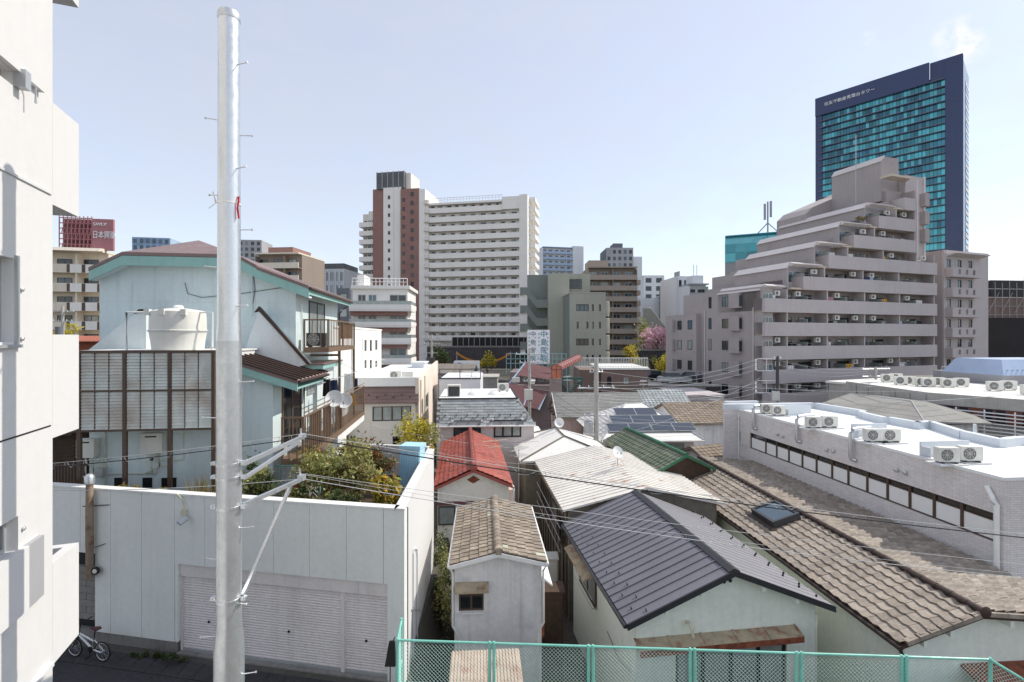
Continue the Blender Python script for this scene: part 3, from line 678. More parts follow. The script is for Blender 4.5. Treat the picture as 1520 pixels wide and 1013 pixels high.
# ---- bicycle
bc = PZ(152, 983, 0.0)
BK = T('bicycle', 'white small wheeled bicycle parked against the garage wall', 'bicycle', (bc.x, bc.y, .03), math.radians(168))
def wheel(x):
    r_ = .265; ring = lambda rr: [(x + rr * math.cos(6.2832 * i / 28), 0, r_ + rr * math.sin(6.2832 * i / 28)) for i in range(29)]
    w_ = BK.part('wheel', MB().tube(ring(r_ - .03), .012, 6, False), 'alu', smooth=True)
    BK.part('tyre', MB().tube(ring(r_ - .005), .02, 8, False), 'rubber', w_, True)
    mb = MB()
    for i in range(14): a = 6.2832 * i / 14; mb.tube([(x, (-1) ** i * .025, r_), (x + (r_ - .03) * math.cos(a), 0, r_ + (r_ - .03) * math.sin(a))], .0025, 4)
    BK.part('spokes', mb.tube([(x, -.05, r_), (x, .05, r_)], .022, 8), 'alu', w_)
wheel(0); wheel(1.0)
BK.part('frame', MB().tube([(0, .04, .265), (.36, .02, .30), (.30, 0, .62)], .017, 8).tube([(0, -.04, .265), (.30, -.01, .55)], .013, 8).tube([(.36, 0, .30), (.82, 0, .62)], .026, 8).tube([(.31, 0, .52), (.8, 0, .68)], .02, 8), 'bike_white', smooth=True)
BK.part('fork', MB().tube([(1.0, .045, .265), (.88, .04, .52), (.84, 0, .6), (.78, 0, .95)], .016, 8).tube([(1.0, -.045, .265), (.88, -.04, .52), (.84, 0, .6)], .014, 8), 'black', smooth=True)
BK.part('handlebar', MB().tube([(.72, -.28, 1.02), (.78, -.1, .96), (.78, .1, .96), (.72, .28, 1.02)], .015, 8), 'black', smooth=True)
BK.part('seat_post', MB().tube([(.31, 0, .55), (.25, 0, .86)], .015, 8), 'black')
BK.part('saddle', MB().loft([(.12, -.08, .86), (.12, .08, .86), (.16, .08, .92), (.16, -.08, .92)], [(.40, -.02, .875), (.40, .02, .875), (.40, .02, .905), (.40, -.02, .905)]), 'saddle', smooth=True)
BK.part('crank', MB().lathe([(.085, -.008), (.085, .008)], 16), 'black').matrix_basis = Matrix.Translation((.36, .05, .3)) @ Matrix.Rotation(math.pi / 2, 4, 'X')
BK.part('pedal', BOX(.3, .1, .12, .39, .18, .14).tube([(.36, .07, .3), (.345, .08, .13)], .01), 'black')
# ================================================================ pale blue house
Hh = T('blue_house', 'pale blue rendered house with brown roof, teal eaves and louvred balcony', 'house', (P(439, 0, 20.2).x, 20.2, 0), math.radians(6.3))
q = lambda px, py, y0=0: Hh.fx(px, py, y0)
w0, w1, w2, w3, w4 = q(148, 402), q(183, 384), q(352, 388), q(380, 402), q(439, 427)
DY = Hh.fy(501)
body = MB().prism_y([(w0[0], 0), (w4[0], 0), (w4[0], w4[1]), w3, w2, w1, w0], 0, DY)
Hh.part('wall', body, 'sky_blue_wall')
fo = -.45
eL, cL, cR, bR, eR = q(131, 397, fo), q(181, 374, fo), q(352, 378, fo), q(381, 394, fo), q(458, 424, fo)
yb = DY + .4; pk = (q(295, 357, 2.2)[0], 2.2, q(295, 357, 2.2)[1])
pb = (pk[0], yb, pk[2])
def slab(pts, th=.13, mat='brown_metal', name='roof', parent=None):
    return Hh.part(name, MB().loft([(a, b, c - th) for a, b, c in pts], pts), mat, parent)
v3 = lambda p, y: (p[0], y, p[1])
slab([v3(eL, fo), v3(cL, fo), pk, pb, v3(eL, yb)])
slab([v3(cL, fo), v3(cR, fo), pk])
slab([v3(cR, fo), v3(bR, fo), (bR[0], yb, bR[1]), pb, pk])
slab([(bR[0], fo, bR[1] - .05), v3(eR, fo), v3(eR, yb), (bR[0], yb, bR[1] - .05)])
for a, b in ((eL, cL), (cL, cR), (cR, bR), (bR, eR)):
    Hh.part('fascia', MB().prism_y([(a[0], a[1] - .52), (b[0], b[1] - .52), (b[0], b[1] - .14), (a[0], a[1] - .14)], fo + .02, fo + .09), 'teal_trim')
    Hh.part('soffit', MB().prism_y([(a[0], a[1] - .5), (b[0], b[1] - .5), (b[0], b[1] - .44), (a[0], a[1] - .44)], fo + .092, .0), 'sky_blue_side')
Hh.box('fascia', (eR[0] - .06, fo + .1, eR[1] - .36, eR[0] - .01, yb, eR[1] - .14), 'teal_trim')
Hh.part('gutter', MB().tube([(eR[0] + .06, fo, eR[1] - .12), (eR[0] + .06, yb, eR[1] - .16)], .06, 8).tube([(eR[0] + .05, yb - .3, eR[1] - .15), (.1, yb - .4, eR[1] - .8), (.1, yb - .4, 0)], .045, 8), 'dark_brown', smooth=True)
for z in (9.6, 10.6): Hh.box('siding_joint', (w0[0], -.006, z, 0, -.001, z + .012), 'stucco_grey')
for x in (w0[0] + 1.2, w0[0] + 3.3, -1.6): Hh.box('siding_joint', (x, -.006, 7.5, x + .012, -.001, 11.4), 'stucco_grey')
Hh.part('downpipe', MB().tube([(*(lambda p: (p[0], -.05, p[1]))(q(375, 402)),), (*(lambda p: (p[0], -.05, p[1]))(q(375, 470)),)], .025, 6), 'sky_blue_side')
Hh.part('loose_cable', MB().tube([(a, -.03, b) for a, b in (q(376, 405), q(379, 430), q(374, 462))], .012, 5).tube([(a, -.03, b) for a, b in (q(275, 420), q(279, 436), q(300, 442), q(360, 436), q(440, 424))], .012, 5), 'alu_dark')
# right, sunlit wall: sliding doors
for a, b, z0, z1 in ((Hh.fy(458), Hh.fy(481), Hh.fy(460, 512)[1], Hh.fy(460, 447)[1]),):
    window(Hh, '+x', 0, a, b, z0, z1, 2, 'alu_dark', .06, -.05, 'curtain')
Hh.part('downpipe', MB().tube([(.06, .5, 10.6), (.06, .9, 9), (.06, 1.0, 5)], .03, 6), 'white_paint')
# ---- upper bronze balcony
def balcony(name, x0, x1, y0, y1, z0, z1, step, mat='bronze', floor=.2, fmat='bronze'):
    o = Hh.part(name, MB().box(x0, y0, z0 - floor, x1, y1, z0), fmat)
    pr = .045
    Hh.part('top_rail', MB().box(x0, y0, z1 - .06, x1 - pr, y0 + pr, z1).box(x1 - pr, y0, z1 - .06, x1, y1, z1), mat, o)
    for (xx, yy) in ((x0, y0), (x1 - .07, y0), (x1 - .07, (y0 + y1) / 2), (x1 - .07, y1 - .07)): Hh.box('post', (xx, yy + .002, z0, xx + .07, yy + .07, z1 - .062), mat, o)
    me = BOX(0, 0, 0, .028, .028, z1 - z0 - .07).mesh('baluster', mat)
    n = int((x1 - x0) / step)
    for i in range(1, n): link('baluster', me, o, (x0 + (x1 - x0) * i / n, y0 + .01, z0 + .002))
    n = int((y1 - y0) / (step * 1.0))
    for i in range(1, n): link('baluster', me, o, (x1 - .038, y0 + (y1 - y0) * i / n, z0 + .002))
    return o
xb, zt1 = q(488, 474); _, zb1 = q(488, 516)
ub = balcony('balcony', q(450, 500)[0], xb, 0, Hh.fy(527, None, xb), zb1, zt1, .26)
Hh.box('balcony_screen', (xb - .1, 2.2, zb1 + .35, xb - .09, Hh.fy(527, None, xb) - .1, zt1 - .08), 'bronze', ub)
yE = Hh.fy(527, None, xb) - .1
Hh.box('support_post', (xb - .1, yE, 4.9, xb, yE + .1, zb1 - .2), 'bronze'); Hh.part('support_bracket', MB().box(xb - .1, 2.0, 6.6, xb, 2.1, zb1 - .2).box(.0, 2.0, zb1 - .45, xb - .1, 2.1, zb1 - .35), 'bronze')
Hh.box('pent_roof', (.0, -.2, zb1 - .9, 1.15, 3.0, zb1 - .72), 'teal_trim')
Hh.box('pent_roof_cover', (.0, -.25, zb1 - .718, 1.2, 3.1, zb1 - .66), 'brown_metal')
# ---- wing with ribbed lean-to roof
yw = -3.2
xw1, zw1 = Hh.fx(405, 559, yw); xw0, zw0 = Hh.fx(318, 534, yw)
yE2 = 1.5
Hh.part('wing_wall', MB().prism_y([(xw0, 0), (xw1, 0), (xw1, zw1), (xw0, zw0)], yw, yE2), 'sky_blue_wall')
ec = Hh.fx(441, 566, yw - .35); tc_ = Hh.fx(325, 530, yw - .35)
y_far = Hh.fy(486, None, ec[0])
up = Vector((tc_[0] - ec[0], 0, tc_[1] - ec[1])); ln = up.length
wr = Hh.part('wing_roof', MB().loft([(ec[0], yw - .35, ec[1] - .1), (ec[0], y_far, ec[1] - .1), (tc_[0], y_far, tc_[1] - .1), (tc_[0], yw - .35, tc_[1] - .1)], [(ec[0], yw - .35, ec[1]), (ec[0], y_far, ec[1]), (tc_[0], y_far, tc_[1]), (tc_[0], yw - .35, tc_[1])]), 'brown_metal')
fr = sframe((ec[0], yw - .35, ec[1] + .003), (0, 1, 0), up); seam_panels(Hh, wr, fr, y_far - yw + .35, ln, .42, 'brown_light', .05)
me = MB().box(-.04, 0, .012, .04, ln, .075).mesh('roof_rib', 'dark_brown')
nn = round((y_far - yw + .35) / .42)
for i in range(nn + 1): link('roof_rib', me, wr, mat4=fr @ Matrix.Translation((i * (y_far - yw + .35) / nn, 0, .002)))
Hh.part('fascia', MB().prism_y([(ec[0], ec[1] - .36), (ec[0], ec[1] - .105), (tc_[0], tc_[1] - .105), (tc_[0], tc_[1] - .36)], yw - .33, yw - .27), 'teal_trim')
Hh.part('soffit', MB().prism_y([(xw1, ec[1] - .12), (ec[0] - .02, ec[1] - .3), (ec[0] - .02, ec[1] - .25), (xw1, ec[1] - .05)], yw - .26, y_far), 'teal_trim')
Hh.part('gutter', MB().tube([(ec[0] + .05, yw - .3, ec[1] - .03), (ec[0] + .05, y_far, ec[1] - .08)], .055, 8).tube([(ec[0] + .04, y_far - .3, ec[1] - .1), (xw1 + .1, y_far - .4, ec[1] - .5), (xw1 + .1, y_far - .4, 5)], .04, 6), 'dark_brown', smooth=True)
ya, zd0 = Hh.fy(418, 665, xw1); yb_, zd1 = Hh.fy(446, 570, xw1)
window(Hh, '+x', xw1, ya, yb_, zd0, Hh.fy(418, 572, xw1)[1], 2, 'bronze', .07, -.06, 'glass')
window(Hh, '+x', xw1, Hh.fy(455, None, xw1), Hh.fy(466, None, xw1), Hh.fy(460, 585, xw1)[1], Hh.fy(460, 567, xw1)[1], 2, 'alu', .05, -.05, 'curtain')
# ---- lower bronze balcony
yl = -4.1
xl2, zl2 = Hh.fx(451, 619, yl); _, zl0 = Hh.fx(451, 681, yl); yl1 = Hh.fy(541, None, xl2)
lb = balcony('balcony', Hh.fx(417, None, yl), xl2, yl, yl1, zl0, zl2, .24)
Hh.box('balcony_beam', (xl2 - .3, .6, zl0 - .52, xl2 - .02, yl1, zl0 - .21), 'white_paint', lb)
Hh.part('handrail', MB().tube([(xl2 - .02, yl + .1, zl2 + .12), (xl2 - .02, yl1, zl2 + .12)], .022, 6), 'bronze', lb)
for yy in (yl + 1.0, yl + 2.6, yl + 4.5): Hh.box('balcony_panel', (xl2 - .09, yy, zl0 + .05, xl2 - .075, yy + 1.3, zl2 - .1), 'bronze_dark', lb)
for px in (425, 500): Hh.box('support_post', (xl2 - .2, yl + .3 if px < 450 else 3, 3.45, xl2 - .1, yl + .4 if px < 450 else 3.1, zl0 - .2), 'bronze', lb)
Hh.part('stair_stringer', MB().prism_x([(yl + 3.1, zl0 - .1), (yl - .4, zl0 - 1.5), (yl - .4, zl0 - 1.75), (yl + 3.1, zl0 - .35)], xl2 + .01, xl2 + .09), 'wood_grey', lb)
Hh.box('lower_wall', (xw1, yw + .1, 0, 0, yE2, zl0 - .25), 'sky_blue_side')
Hh.box('ground_wall', (-.02, 2, 0, .3, DY, 8.0), 'sky_blue_side')
# ---- louvred enclosed balcony
yv = -4.2
lx = [Hh.fx(x, None, yv) for x in (116, 184, 251, 316)]; lz = [Hh.fx(218, y, yv)[1] for y in (637, 580, 524)]
lv = Hh.part('louvre_frame', MB().box(lx[0] - .6, yv, lz[2], lx[3] + .06, yv + .1, lz[2] + .08).box(lx[0] - .6, yv + .003, lz[1] - .03, lx[3] + .06, yv + .09, lz[1] + .03).box(lx[0] - .6, yv, lz[0] - .07, lx[3] + .06, yv + .1, lz[0])
             .box(lx[0] - .05, yv + .004, lz[0], lx[0] + .05, yv + .1, lz[2]).box(lx[1] - .05, yv - .003, lz[0], lx[1] + .05, yv + .1, lz[2]).box(lx[2] - .05, yv - .003, lz[0], lx[2] + .05, yv + .1, lz[2]).box(lx[3] - .05, yv - .003, lz[0], lx[3] + .05, yv + .1, lz[2]), 'bronze_dark')
for i in range(3):
    a, b = lx[i] + .05, lx[i + 1] - .05; n = 3; wv = (b - a) / n
    for (za_, zb_) in ((lz[0], lz[1] - .03), (lz[1] + .03, lz[2])):
        ns = 12; hs = (zb_ - za_) / ns
        me = MB().loft([(.012, .0, 0), (wv - .012, .0, 0), (wv - .012, .006, 0), (.012, .006, 0)], [(.012, .03, hs * 1.03), (wv - .012, .03, hs * 1.03), (wv - .012, .036, hs * 1.03), (.012, .036, hs * 1.03)]).mesh('louvre_slat', 'frost')
        for c_ in range(n):
            for r_ in range(ns): link('louvre_slat', me, lv, (a + c_ * wv, yv + .02, za_ + r_ * hs))
            if c_: Hh.box('louvre_stile', (a + c_ * wv - .007, yv + .012, za_, a + c_ * wv + .007, yv + .07, zb_), 'bronze_dark', lv)
Hh.box('enclosure_core', (lx[0] - .6, yv + .3, lz[0], lx[3], -.9, lz[2]), 'stucco_grey')
Hh.box('enclosure_roof', (lx[0] - .6, yv + .1, lz[2] + .005, lx[3] + .05, -.02, lz[2] + .06), 'stucco_grey')
for x in lx: Hh.box('balcony_post', (x - .06, yv + .005, 3.5, x + .06, yv + .1, lz[0] - .07), 'bronze_dark')
Hh.box('lower_front_wall', (lx[0] - .3, -3.3, 0, xw0 + .3, 0, lz[0] - .02), 'sky_blue_wall')
for a, b in ((170, 186), (212, 226), (240, 262)):
    xx0, z0 = Hh.fx(a, 724, -3.3); xx1, z1 = Hh.fx(b, 709, -3.3); Hh.box('vent_opening', (xx0, -3.32, z0, xx1, -3.302, z1), 'black')
Hh.part('wall_pipe', MB().tube([(*(lambda p: (p[0], -3.34, p[1]))(Hh.fx(x, y, -3.34)),) for x, y in ((156, 640), (156, 722))], .02, 6).tube([(*(lambda p: (p[0], -3.34, p[1]))(Hh.fx(x, y, -3.34)),) for x, y in ((272, 640), (272, 683), (235, 684))], .018, 6).tube([(*(lambda p: (p[0], -3.34, p[1]))(Hh.fx(x, y, -3.34)),) for x, y in ((160, 704), (232, 703), (236, 690))], .016, 6), 'insul')
# ---- sloped buttress walls
def xzp(pts, y0): return [Hh.fx(x, y, y0) for x, y in pts]
Hh.part('buttress_wall', MB().prism_y(xzp([(127, 523), (206, 462), (217, 462), (217, 523)], -1.5), -1.5, 0), 'sky_blue_side')
Hh.part('buttress_cap', MB().prism_y(xzp([(198, 466), (206, 459), (218, 459), (217, 463)], -1.55), -1.55, 0), 'dark_brown')
Hh.part('buttress_wall', MB().prism_y(xzp([(362, 523), (384, 462), (456, 541), (442, 545)], -.6), -.6, 0), 'sky_blue_side')
Hh.part('buttress_cap', MB().prism_y(xzp([(377, 464), (384, 455), (388, 459), (460, 541), (455, 541), (385, 462)], -.66), -.66, -.5), 'dark_brown')
# ---- water tank
tx, tz = Hh.fx(265, 523, -3.1); tw = gw
hw = lambda x, y, z: Vector((Hh.loc.x + x * Hh.c - y * Hh.s, Hh.loc.y + x * Hh.s + y * Hh.c, z))
WT = T('water_tank', 'large cream plastic water tank standing above the louvred balcony', 'water tank', hw(tx, -3.1, lz[2] + .06))
WT.part('shell', MB().lathe([(.76, 0), (.79, .3), (.84, .62), (.87, .64), (.87, .68), (.84, .70), (.835, 1.0), (.815, 1.32), (.77, 1.36), (.3, 1.44)], 40), 'ac_white', smooth=True)
WT.part('lid', MB().lathe([(.16, 1.438), (.16, 1.5), (.1, 1.55), (.02, 1.56)], 16), 'white_clean', smooth=True)
WT.part('lifting_lug', MB().box(-.1, -.85, 1.18, .1, -.78, 1.38).box(.52, -.68, 1.18, .7, -.54, 1.38).box(-.7, -.68, 1.18, -.52, -.54, 1.38), 'ac_white')
WT.part('strap', MB().lathe([(.865, .645), (.882, .65), (.882, .67), (.865, .675)], 40), 'alu')
PF = T('tank_pipes', 'white pipe frame around the cream water tank', 'pipe', hw(tx, -3.4, lz[2] + .06))
PF.part('pipe', MB().tube([(-1.6, 0, 0), (-1.6, 0, 1.3), (-.8, 0, 1.3)], .035, 8).tube([(1.2, .2, 0), (1.2, .2, 1.3), (.8, .2, 1.3)], .035, 8), 'white_paint', smooth=True)
# ---- gas water heaters
for i, (px, py, s_) in enumerate(((136, 664, .62), (233, 656, .66))):
    x, z = Hh.fx(px, py, -3.32)
    t = T('gas_water_heater', ('white gas water heater on the left bay of the blue wall, beside the meter pipes', 'larger white gas water heater under the middle louvre bay')[i], 'water heater', hw(x, -3.32, z - s_ / 2), Hh.rz)
    ww = s_ * .5 if i == 0 else s_ * .6
    t.part('casing', BOX(-ww, -.24, 0, ww * .75, .0, s_), 'ac_white')
    t.box('exhaust_slot', (-ww * .6, -.246, s_ * .8, ww * .3, -.241, s_ * .87), 'black')
    t.part('pipes', MB().tube([(-.1, -.12, 0), (-.1, -.12, -.5), (-.1, -.02, -.8)], .022, 6).tube([(.05, -.12, 0), (.05, -.1, -.35), (.4, -.05, -.55)], .018, 6).tube([(.12, -.12, 0), (.15, -.12, -.5), (-.4, -.05, -.75)], .02, 6), 'insul', smooth=True)
    t.part('valve', BOX(-.13, -.16, -.28, -.06, -.08, -.2), 'alu_dark')
mtr = T('gas_meter', 'small grey gas meter box with pipes low on the blue wall', 'meter', hw(*(lambda p: (p[0], -3.4, p[1]))(Hh.fx(149, 708, -3.4))), Hh.rz)
mtr.part('case', BOX(-.12, -.1, 0, .12, .08, .3), 'alu'); mtr.part('pipe', MB().tube([(-.05, 0, .3), (-.05, 0, .75)], .02).tube([(.06, 0, .3), (.06, 0, .6), (.3, 0, .6)], .018), 'insul')
# ---- dishes, laundry, outdoor unit
dish_prof = [(.01, -.06), (.12, -.05), (.22, -.02), (.29, .02), (.295, .022), (.29, .03), (.22, -.01), (.12, -.04), (.01, -.05)]
def dish(label, p, look, r=.27, group=None, mast=.4):
    t = T('satellite_dish', label, 'satellite dish', p, 0, group); rot = Vector(look).to_track_quat('Z', 'Y').to_matrix().to_4x4()
    c = Vector((0, 0, mast)); k_ = r / .29
    t.part('reflector', MB().lathe(dish_prof, 24), 'white_clean', smooth=True).matrix_basis = Matrix.Translation(c) @ rot @ Matrix.Scale(k_, 4)
    dr = Vector(look).normalized()
    t.part('feed_arm', MB().tube([c - Vector((0, 0, r * .8)), c + dr * r * 1.1 - Vector((0, 0, r * .5))], .01, 6).box(*(c + dr * r * 1.1 - Vector((.03, .03, r * .5 + .03))), *(c + dr * r * 1.1 + Vector((.03, .03, -r * .5 + .05)))), 'alu')
    t.part('mast', MB().tube([(0, 0, 0), (0, 0, mast)], .016, 6), 'alu'); return t
for i, (px, py) in enumerate(((496, 592), (511, 595))):
    yy, z = Hh.fy(px, py, xl2 + .12); p = hw(xl2 + .12, yy, z - .4)
    dish(('white satellite dish on the balcony rail nearer the ribbed wing roof', 'white satellite dish on the balcony rail below the washing')[i], p, (.25, -1, .35), .34, 'dishes on the lower balcony')
for i, (px, py, m_, w_, h_, lab) in enumerate(((485, 576, 'black_cloth', .35, .7, 'dark green shirt hanging at the end of the washing line'), (494, 577, 'navy_cloth', .5, .75, 'dark blue jeans hanging on the washing line'), (517, 570, 'white_cloth', .5, .95, 'white shirt hanging on the washing line'), (524, 572, 'red_cloth', .2, .7, 'red top hanging on the washing line'), (528, 572, 'navy_cloth', .25, .7, 'navy top hanging beside the red top'), (523, 594, 'yellow_cloth', .45, .55, 'orange cloth hanging below the washing line'))):
    xx = xl2 - .2 - (i % 2) * .15; yy, z = Hh.fy(px, py, xx); mb = MB(); nq = 7
    for j in range(nq):
        a0, a1 = j / nq - .5, (j + 1) / nq - .5; f0, f1 = .04 * math.sin(j * 1.9 + i), .04 * math.sin((j + 1) * 1.9 + i)
        mb.loft([(a0 * w_ * .8, f0 * .5, h_ / 2), (a1 * w_ * .8, f1 * .5, h_ / 2), (a1 * w_ * .8, f1 * .5 + .01, h_ / 2), (a0 * w_ * .8, f0 * .5 + .01, h_ / 2)], [(a0 * w_, f0, -h_ / 2), (a1 * w_, f1, -h_ / 2), (a1 * w_, f1 + .01, -h_ / 2), (a0 * w_, f0 + .01, -h_ / 2)])
    mb.tube([(-w_ * .4, 0, h_ / 2), (0, 0, h_ / 2 + .08), (w_ * .4, 0, h_ / 2)], .01, 4)
    solo('laundry', lab, 'laundry', mb, m_, 'washing on the lower balcony', loc=hw(xx, yy, z))
yy0 = Hh.fy(478, None, xl2 - .25); yy1 = Hh.fy(532, None, xl2 - .25); zz_ = Hh.fy(517, 556, xl2 - .25)[1]
t = T('washing_pole', 'metal washing pole across the lower balcony', 'washing pole', hw(xl2 - .25, yy0, zz_)); a = hw(xl2 - .25, yy0, 0); b = hw(xl2 - .25, yy1, 0)
t.part('pole', MB().tube([(0, 0, 0), (b.x - a.x, b.y - a.y, 0)], .02, 6), 'alu'); t.part('hook', MB().tube([(0, .3, 0), (-.9, .3, .5)], .012).tube([(b.x - a.x, b.y - a.y - .3, 0), (b.x - a.x - .9, b.y - a.y - .3, .5)], .012), 'alu')
def ac_unit(label, p, rz, group, fan='front', s=1.0, mat='ac_white', cat='air conditioner'):
    t = T('outdoor_unit', label, cat, p, rz, group); w_, d_, h_ = .78 * s, .30 * s, .56 * s
    t.part('casing', BOX(-w_ / 2, -d_ / 2, .05, w_ / 2, d_ / 2, .05 + h_), mat)
    gr = MB(); cx, cz, rr = -w_ * .12, .05 + h_ / 2, h_ * .42
    for q_ in (1, .72, .44, .2): gr.tube([(cx + rr * q_ * math.cos(6.2832 * i / 20), -d_ / 2 - .012, cz + rr * q_ * math.sin(6.2832 * i / 20)) for i in range(21)], .007, 4, False)
    for i in range(4): a = math.pi * i / 4; gr.tube([(cx - rr * math.cos(a), -d_ / 2 - .016, cz - rr * math.sin(a)), (cx + rr * math.cos(a), -d_ / 2 - .016, cz + rr * math.sin(a))], .005, 4)
    t.part('fan_grille', gr, 'ac_white')
    fn = t.part('fan', MB().lathe([(rr, 0), (rr, .006)], 20), 'fan_grey'); fn.matrix_basis = Matrix.Translation((cx, -d_ / 2 - .002, cz)) @ Matrix.Rotation(math.pi / 2, 4, 'X')
    mb = MB()
    for i in range(9): mb.box(w_ / 2 + .001, -d_ / 2 + .03, .1 + i * h_ * .1, w_ / 2 + .006, d_ / 2 - .03, .12 + i * h_ * .1)
    t.part('side_fins', mb, 'ac_dark'); t.part('feet', MB().box(-w_ / 2 + .08, -d_ / 2 - .03, 0, -w_ / 2 + .16, d_ / 2 + .03, .048).box(w_ / 2 - .16, -d_ / 2 - .03, 0, w_ / 2 - .08, d_ / 2 + .03, .048), 'alu_dark')
    return t
x, z = Hh.fx(470, 516, .6); ac_unit('dark outdoor air conditioner unit on the upper brown balcony', hw(x, .6, zb1), Hh.rz + .0, None, mat='ac_dark')
# ---- dark neighbour behind the white building
NB = T('dark_shed', 'dark brown ribbed shed in the gap beside the blue house', 'shed', (P(70, 0, 17).x - 1.5, 17.2, 0), 0)
NB.part('wall', BOX(-3, 0, 0, 2.35, 3, 5.75), 'wood_dark')
for i in range(24): NB.box('rib', (-2.9, -.03, 2.2 + i * .145, 2.3, -.002, 2.26 + i * .145), 'wood_dark')
NB.part('roof', MB().prism_x([(-.3, 5.752), (3, 6.4), (3, 6.5), (-.3, 5.85)], -3.1, 2.45), 'dark_brown')
GF = T('slatted_gate', 'dark vertical slatted gate below the ribbed shed', 'gate', (P(76, 0, 16.2).x, 16.2, 3.5), .05)
for i in range(11): GF.box('slat', (i * .1, 0, 0, i * .1 + .05, .03, 1.35), 'bronze_dark')
GF.box('rail', (-.02, -.02, 1.352, 1.1, .05, 1.42), 'bronze_dark')
# ================================================================ roofs of the low houses
def gable_px(name, label, rf, rb, ef, d=None, zr=None, group=None):
    if d is None: d = (CZ - zr) * F / (rf[1] - HY)
    A = P(*rf, d); Bq = PZ(*rb, A.z); rz = math.atan2(-(Bq.x - A.x), Bq.y - A.y)
    t = T(name, label, 'house', (A.x, A.y, gz(A.x, A.y + 1)), rz, group)
    t.L = math.hypot(Bq.x - A.x, Bq.y - A.y); t.zr = A.z - t.loc.z
    xe, t.ze = t.fx(*ef); t.w = abs(xe); return t
def gable_body(t, mat, wins=(), insf=.3, inss=.35, insb=.2, wl=None, wr=None, wmat=None, th=.2, drop=.1, **kw):
    a, b = -(wl or t.w) + inss, (wr or t.w) - inss; p = (t.zr - t.ze) / t.w
    za, zb_ = t.zr + a * p - drop, t.zr - b * getattr(t, 'pr', p) - drop
    zz = min(za, zb_) - .05
    mb = facade_mb(MB(), 'x', insf, th, a, b, 0, zz, [q[:4] for q in wins])
    mb.prism_y([(a, zz), (b, zz), (b, zb_), (0, t.zr - drop), (a, za)], insf, insf + th)
    mb.box(a, insf + th, 0, a + .02, t.L - insb, za - .02).box(b - .02, insf + th, 0, b, t.L - insb, zb_ - .02)
    mb.prism_y([(a, 0), (b, 0), (b, zb_), (0, t.zr - drop), (a, za)], t.L - insb - .1, t.L - insb)
    o = t.part('wall', mb, mat)
    t.box('inner_wall', (a + .05, insf + th + .5, 0, b - .05, t.L - insb - .15, zz - .1), 'dark')
    for q in wins: window(t, 'x', insf, *q[:4], **{**kw, **(q[4] if len(q) > 4 else {})})
    return a, b
def slopes(t, wl=None, wr=None, lift=.0):
    p = (t.zr - t.ze) / t.w; wl = wl or t.w; wr = wr or t.w
    fl = sframe((-wl, t.L, t.zr - wl * p + lift), (0, -1, 0), (wl, 0, wl * p)); pr = getattr(t, 'pr', p); frr = sframe((wr, 0, t.zr - wr * pr + lift), (0, 1, 0), (-wr, 0, wr * pr))
    return (fl, t.L, math.hypot(wl, wl * p)), (frr, t.L, math.hypot(wr, wr * pr))
def roof_deck(t, mat, wl=None, wr=None, th=.1, name='roof', low=.0):
    p = (t.zr - t.ze) / t.w; wl = wl or t.w; wr = wr or t.w; pr = getattr(t, 'pr', p); z = lambda x: t.zr - abs(x) * p - low; zr2 = t.zr - wr * pr - low
    mb = MB().prism_y([(-wl, z(wl) - th), (0, t.zr - th - low), (wr, zr2 - th), (wr, zr2), (0, t.zr - low), (-wl, z(wl))], 0, t.L)
    return t.part(name, mb, mat)
# ---- dark standing seam house
D = gable_px('dark_roof_house', 'pale house with charcoal standing seam metal roof and rusty front awning', (1090, 848), (943, 729), (931, 928), 13.0)
fx_ = lambda px, py: D.fx(px, py, .3)
wx0, wz1 = fx_(1003, 958); wx1, _ = fx_(1168, 958)
a, b = gable_body(D, 'wall_mint', [(wx0, wx1, .6, wz1, dict(n=4, fm='frame_black', fr=.09, glass='curtain', dep=.05))])
rd = roof_deck(D, 'charcoal_trim')
s1, s2 = slopes(D, lift=.004)
seam_panels(D, rd, *s1, .335, 'charcoal', .032); seam_panels(D, rd, *s2, .335, 'charcoal', .008)
D.part('ridge_cap', MB().prism_y([(-.16, D.zr - .03), (0, D.zr + .045), (.16, D.zr - .03), (.16, D.zr), (0, D.zr + .075), (-.16, D.zr)], -.02, D.L), 'charcoal_trim', rd)
p_ = (D.zr - D.ze) / D.w
for sx in (-1, 1): D.part('verge_trim', MB().prism_y([(0, D.zr - .13), (sx * D.w, D.ze - .13), (sx * D.w, D.ze + .035), (0, D.zr + .035)], -.05, -.003), 'charcoal_trim', rd)
D.part('eave_gutter', MB().tube([(-D.w - .05, 0, D.ze - .05), (-D.w - .05, D.L, D.ze - .05)], .055, 8), 'charcoal_trim', rd, True)
sg = MB().box(-.03, 0, 0, .03, .02, .06).mesh('snow_guard', 'black')
for fr, wd, ln in (s1, s2):
    n = int(wd / .67)
    for i in range(n):
        for rw in (.32, .62): link('snow_guard', sg, rd, mat4=fr @ Matrix.Translation((.33 + i * .67 + (.33 if rw > .5 else 0), rw, .016)))
for xx in (-1.9, -.9, .9, 1.9): D.box('rafter_tail', (xx - .05, .02, D.zr - abs(xx) * p_ - .27, xx + .05, .29, D.zr - abs(xx) * p_ - .13), 'wall_mint')
D.part('gable_vent', MB().lathe([(.05, 0), (.05, .03)], 12), 'black').matrix_basis = Matrix.Translation((-.12, .3, D.zr - .42)) @ Matrix.Rotation(math.pi / 2, 4, 'X')
D.part('gable_vent', MB().lathe([(.05, 0), (.05, .03)], 12), 'black').matrix_basis = Matrix.Translation((.06, .3, D.zr - .40)) @ Matrix.Rotation(math.pi / 2, 4, 'X')
ax0, az0 = D.fx(946, 948, .1); ax1, az1 = D.fx(1186, 933, .1)
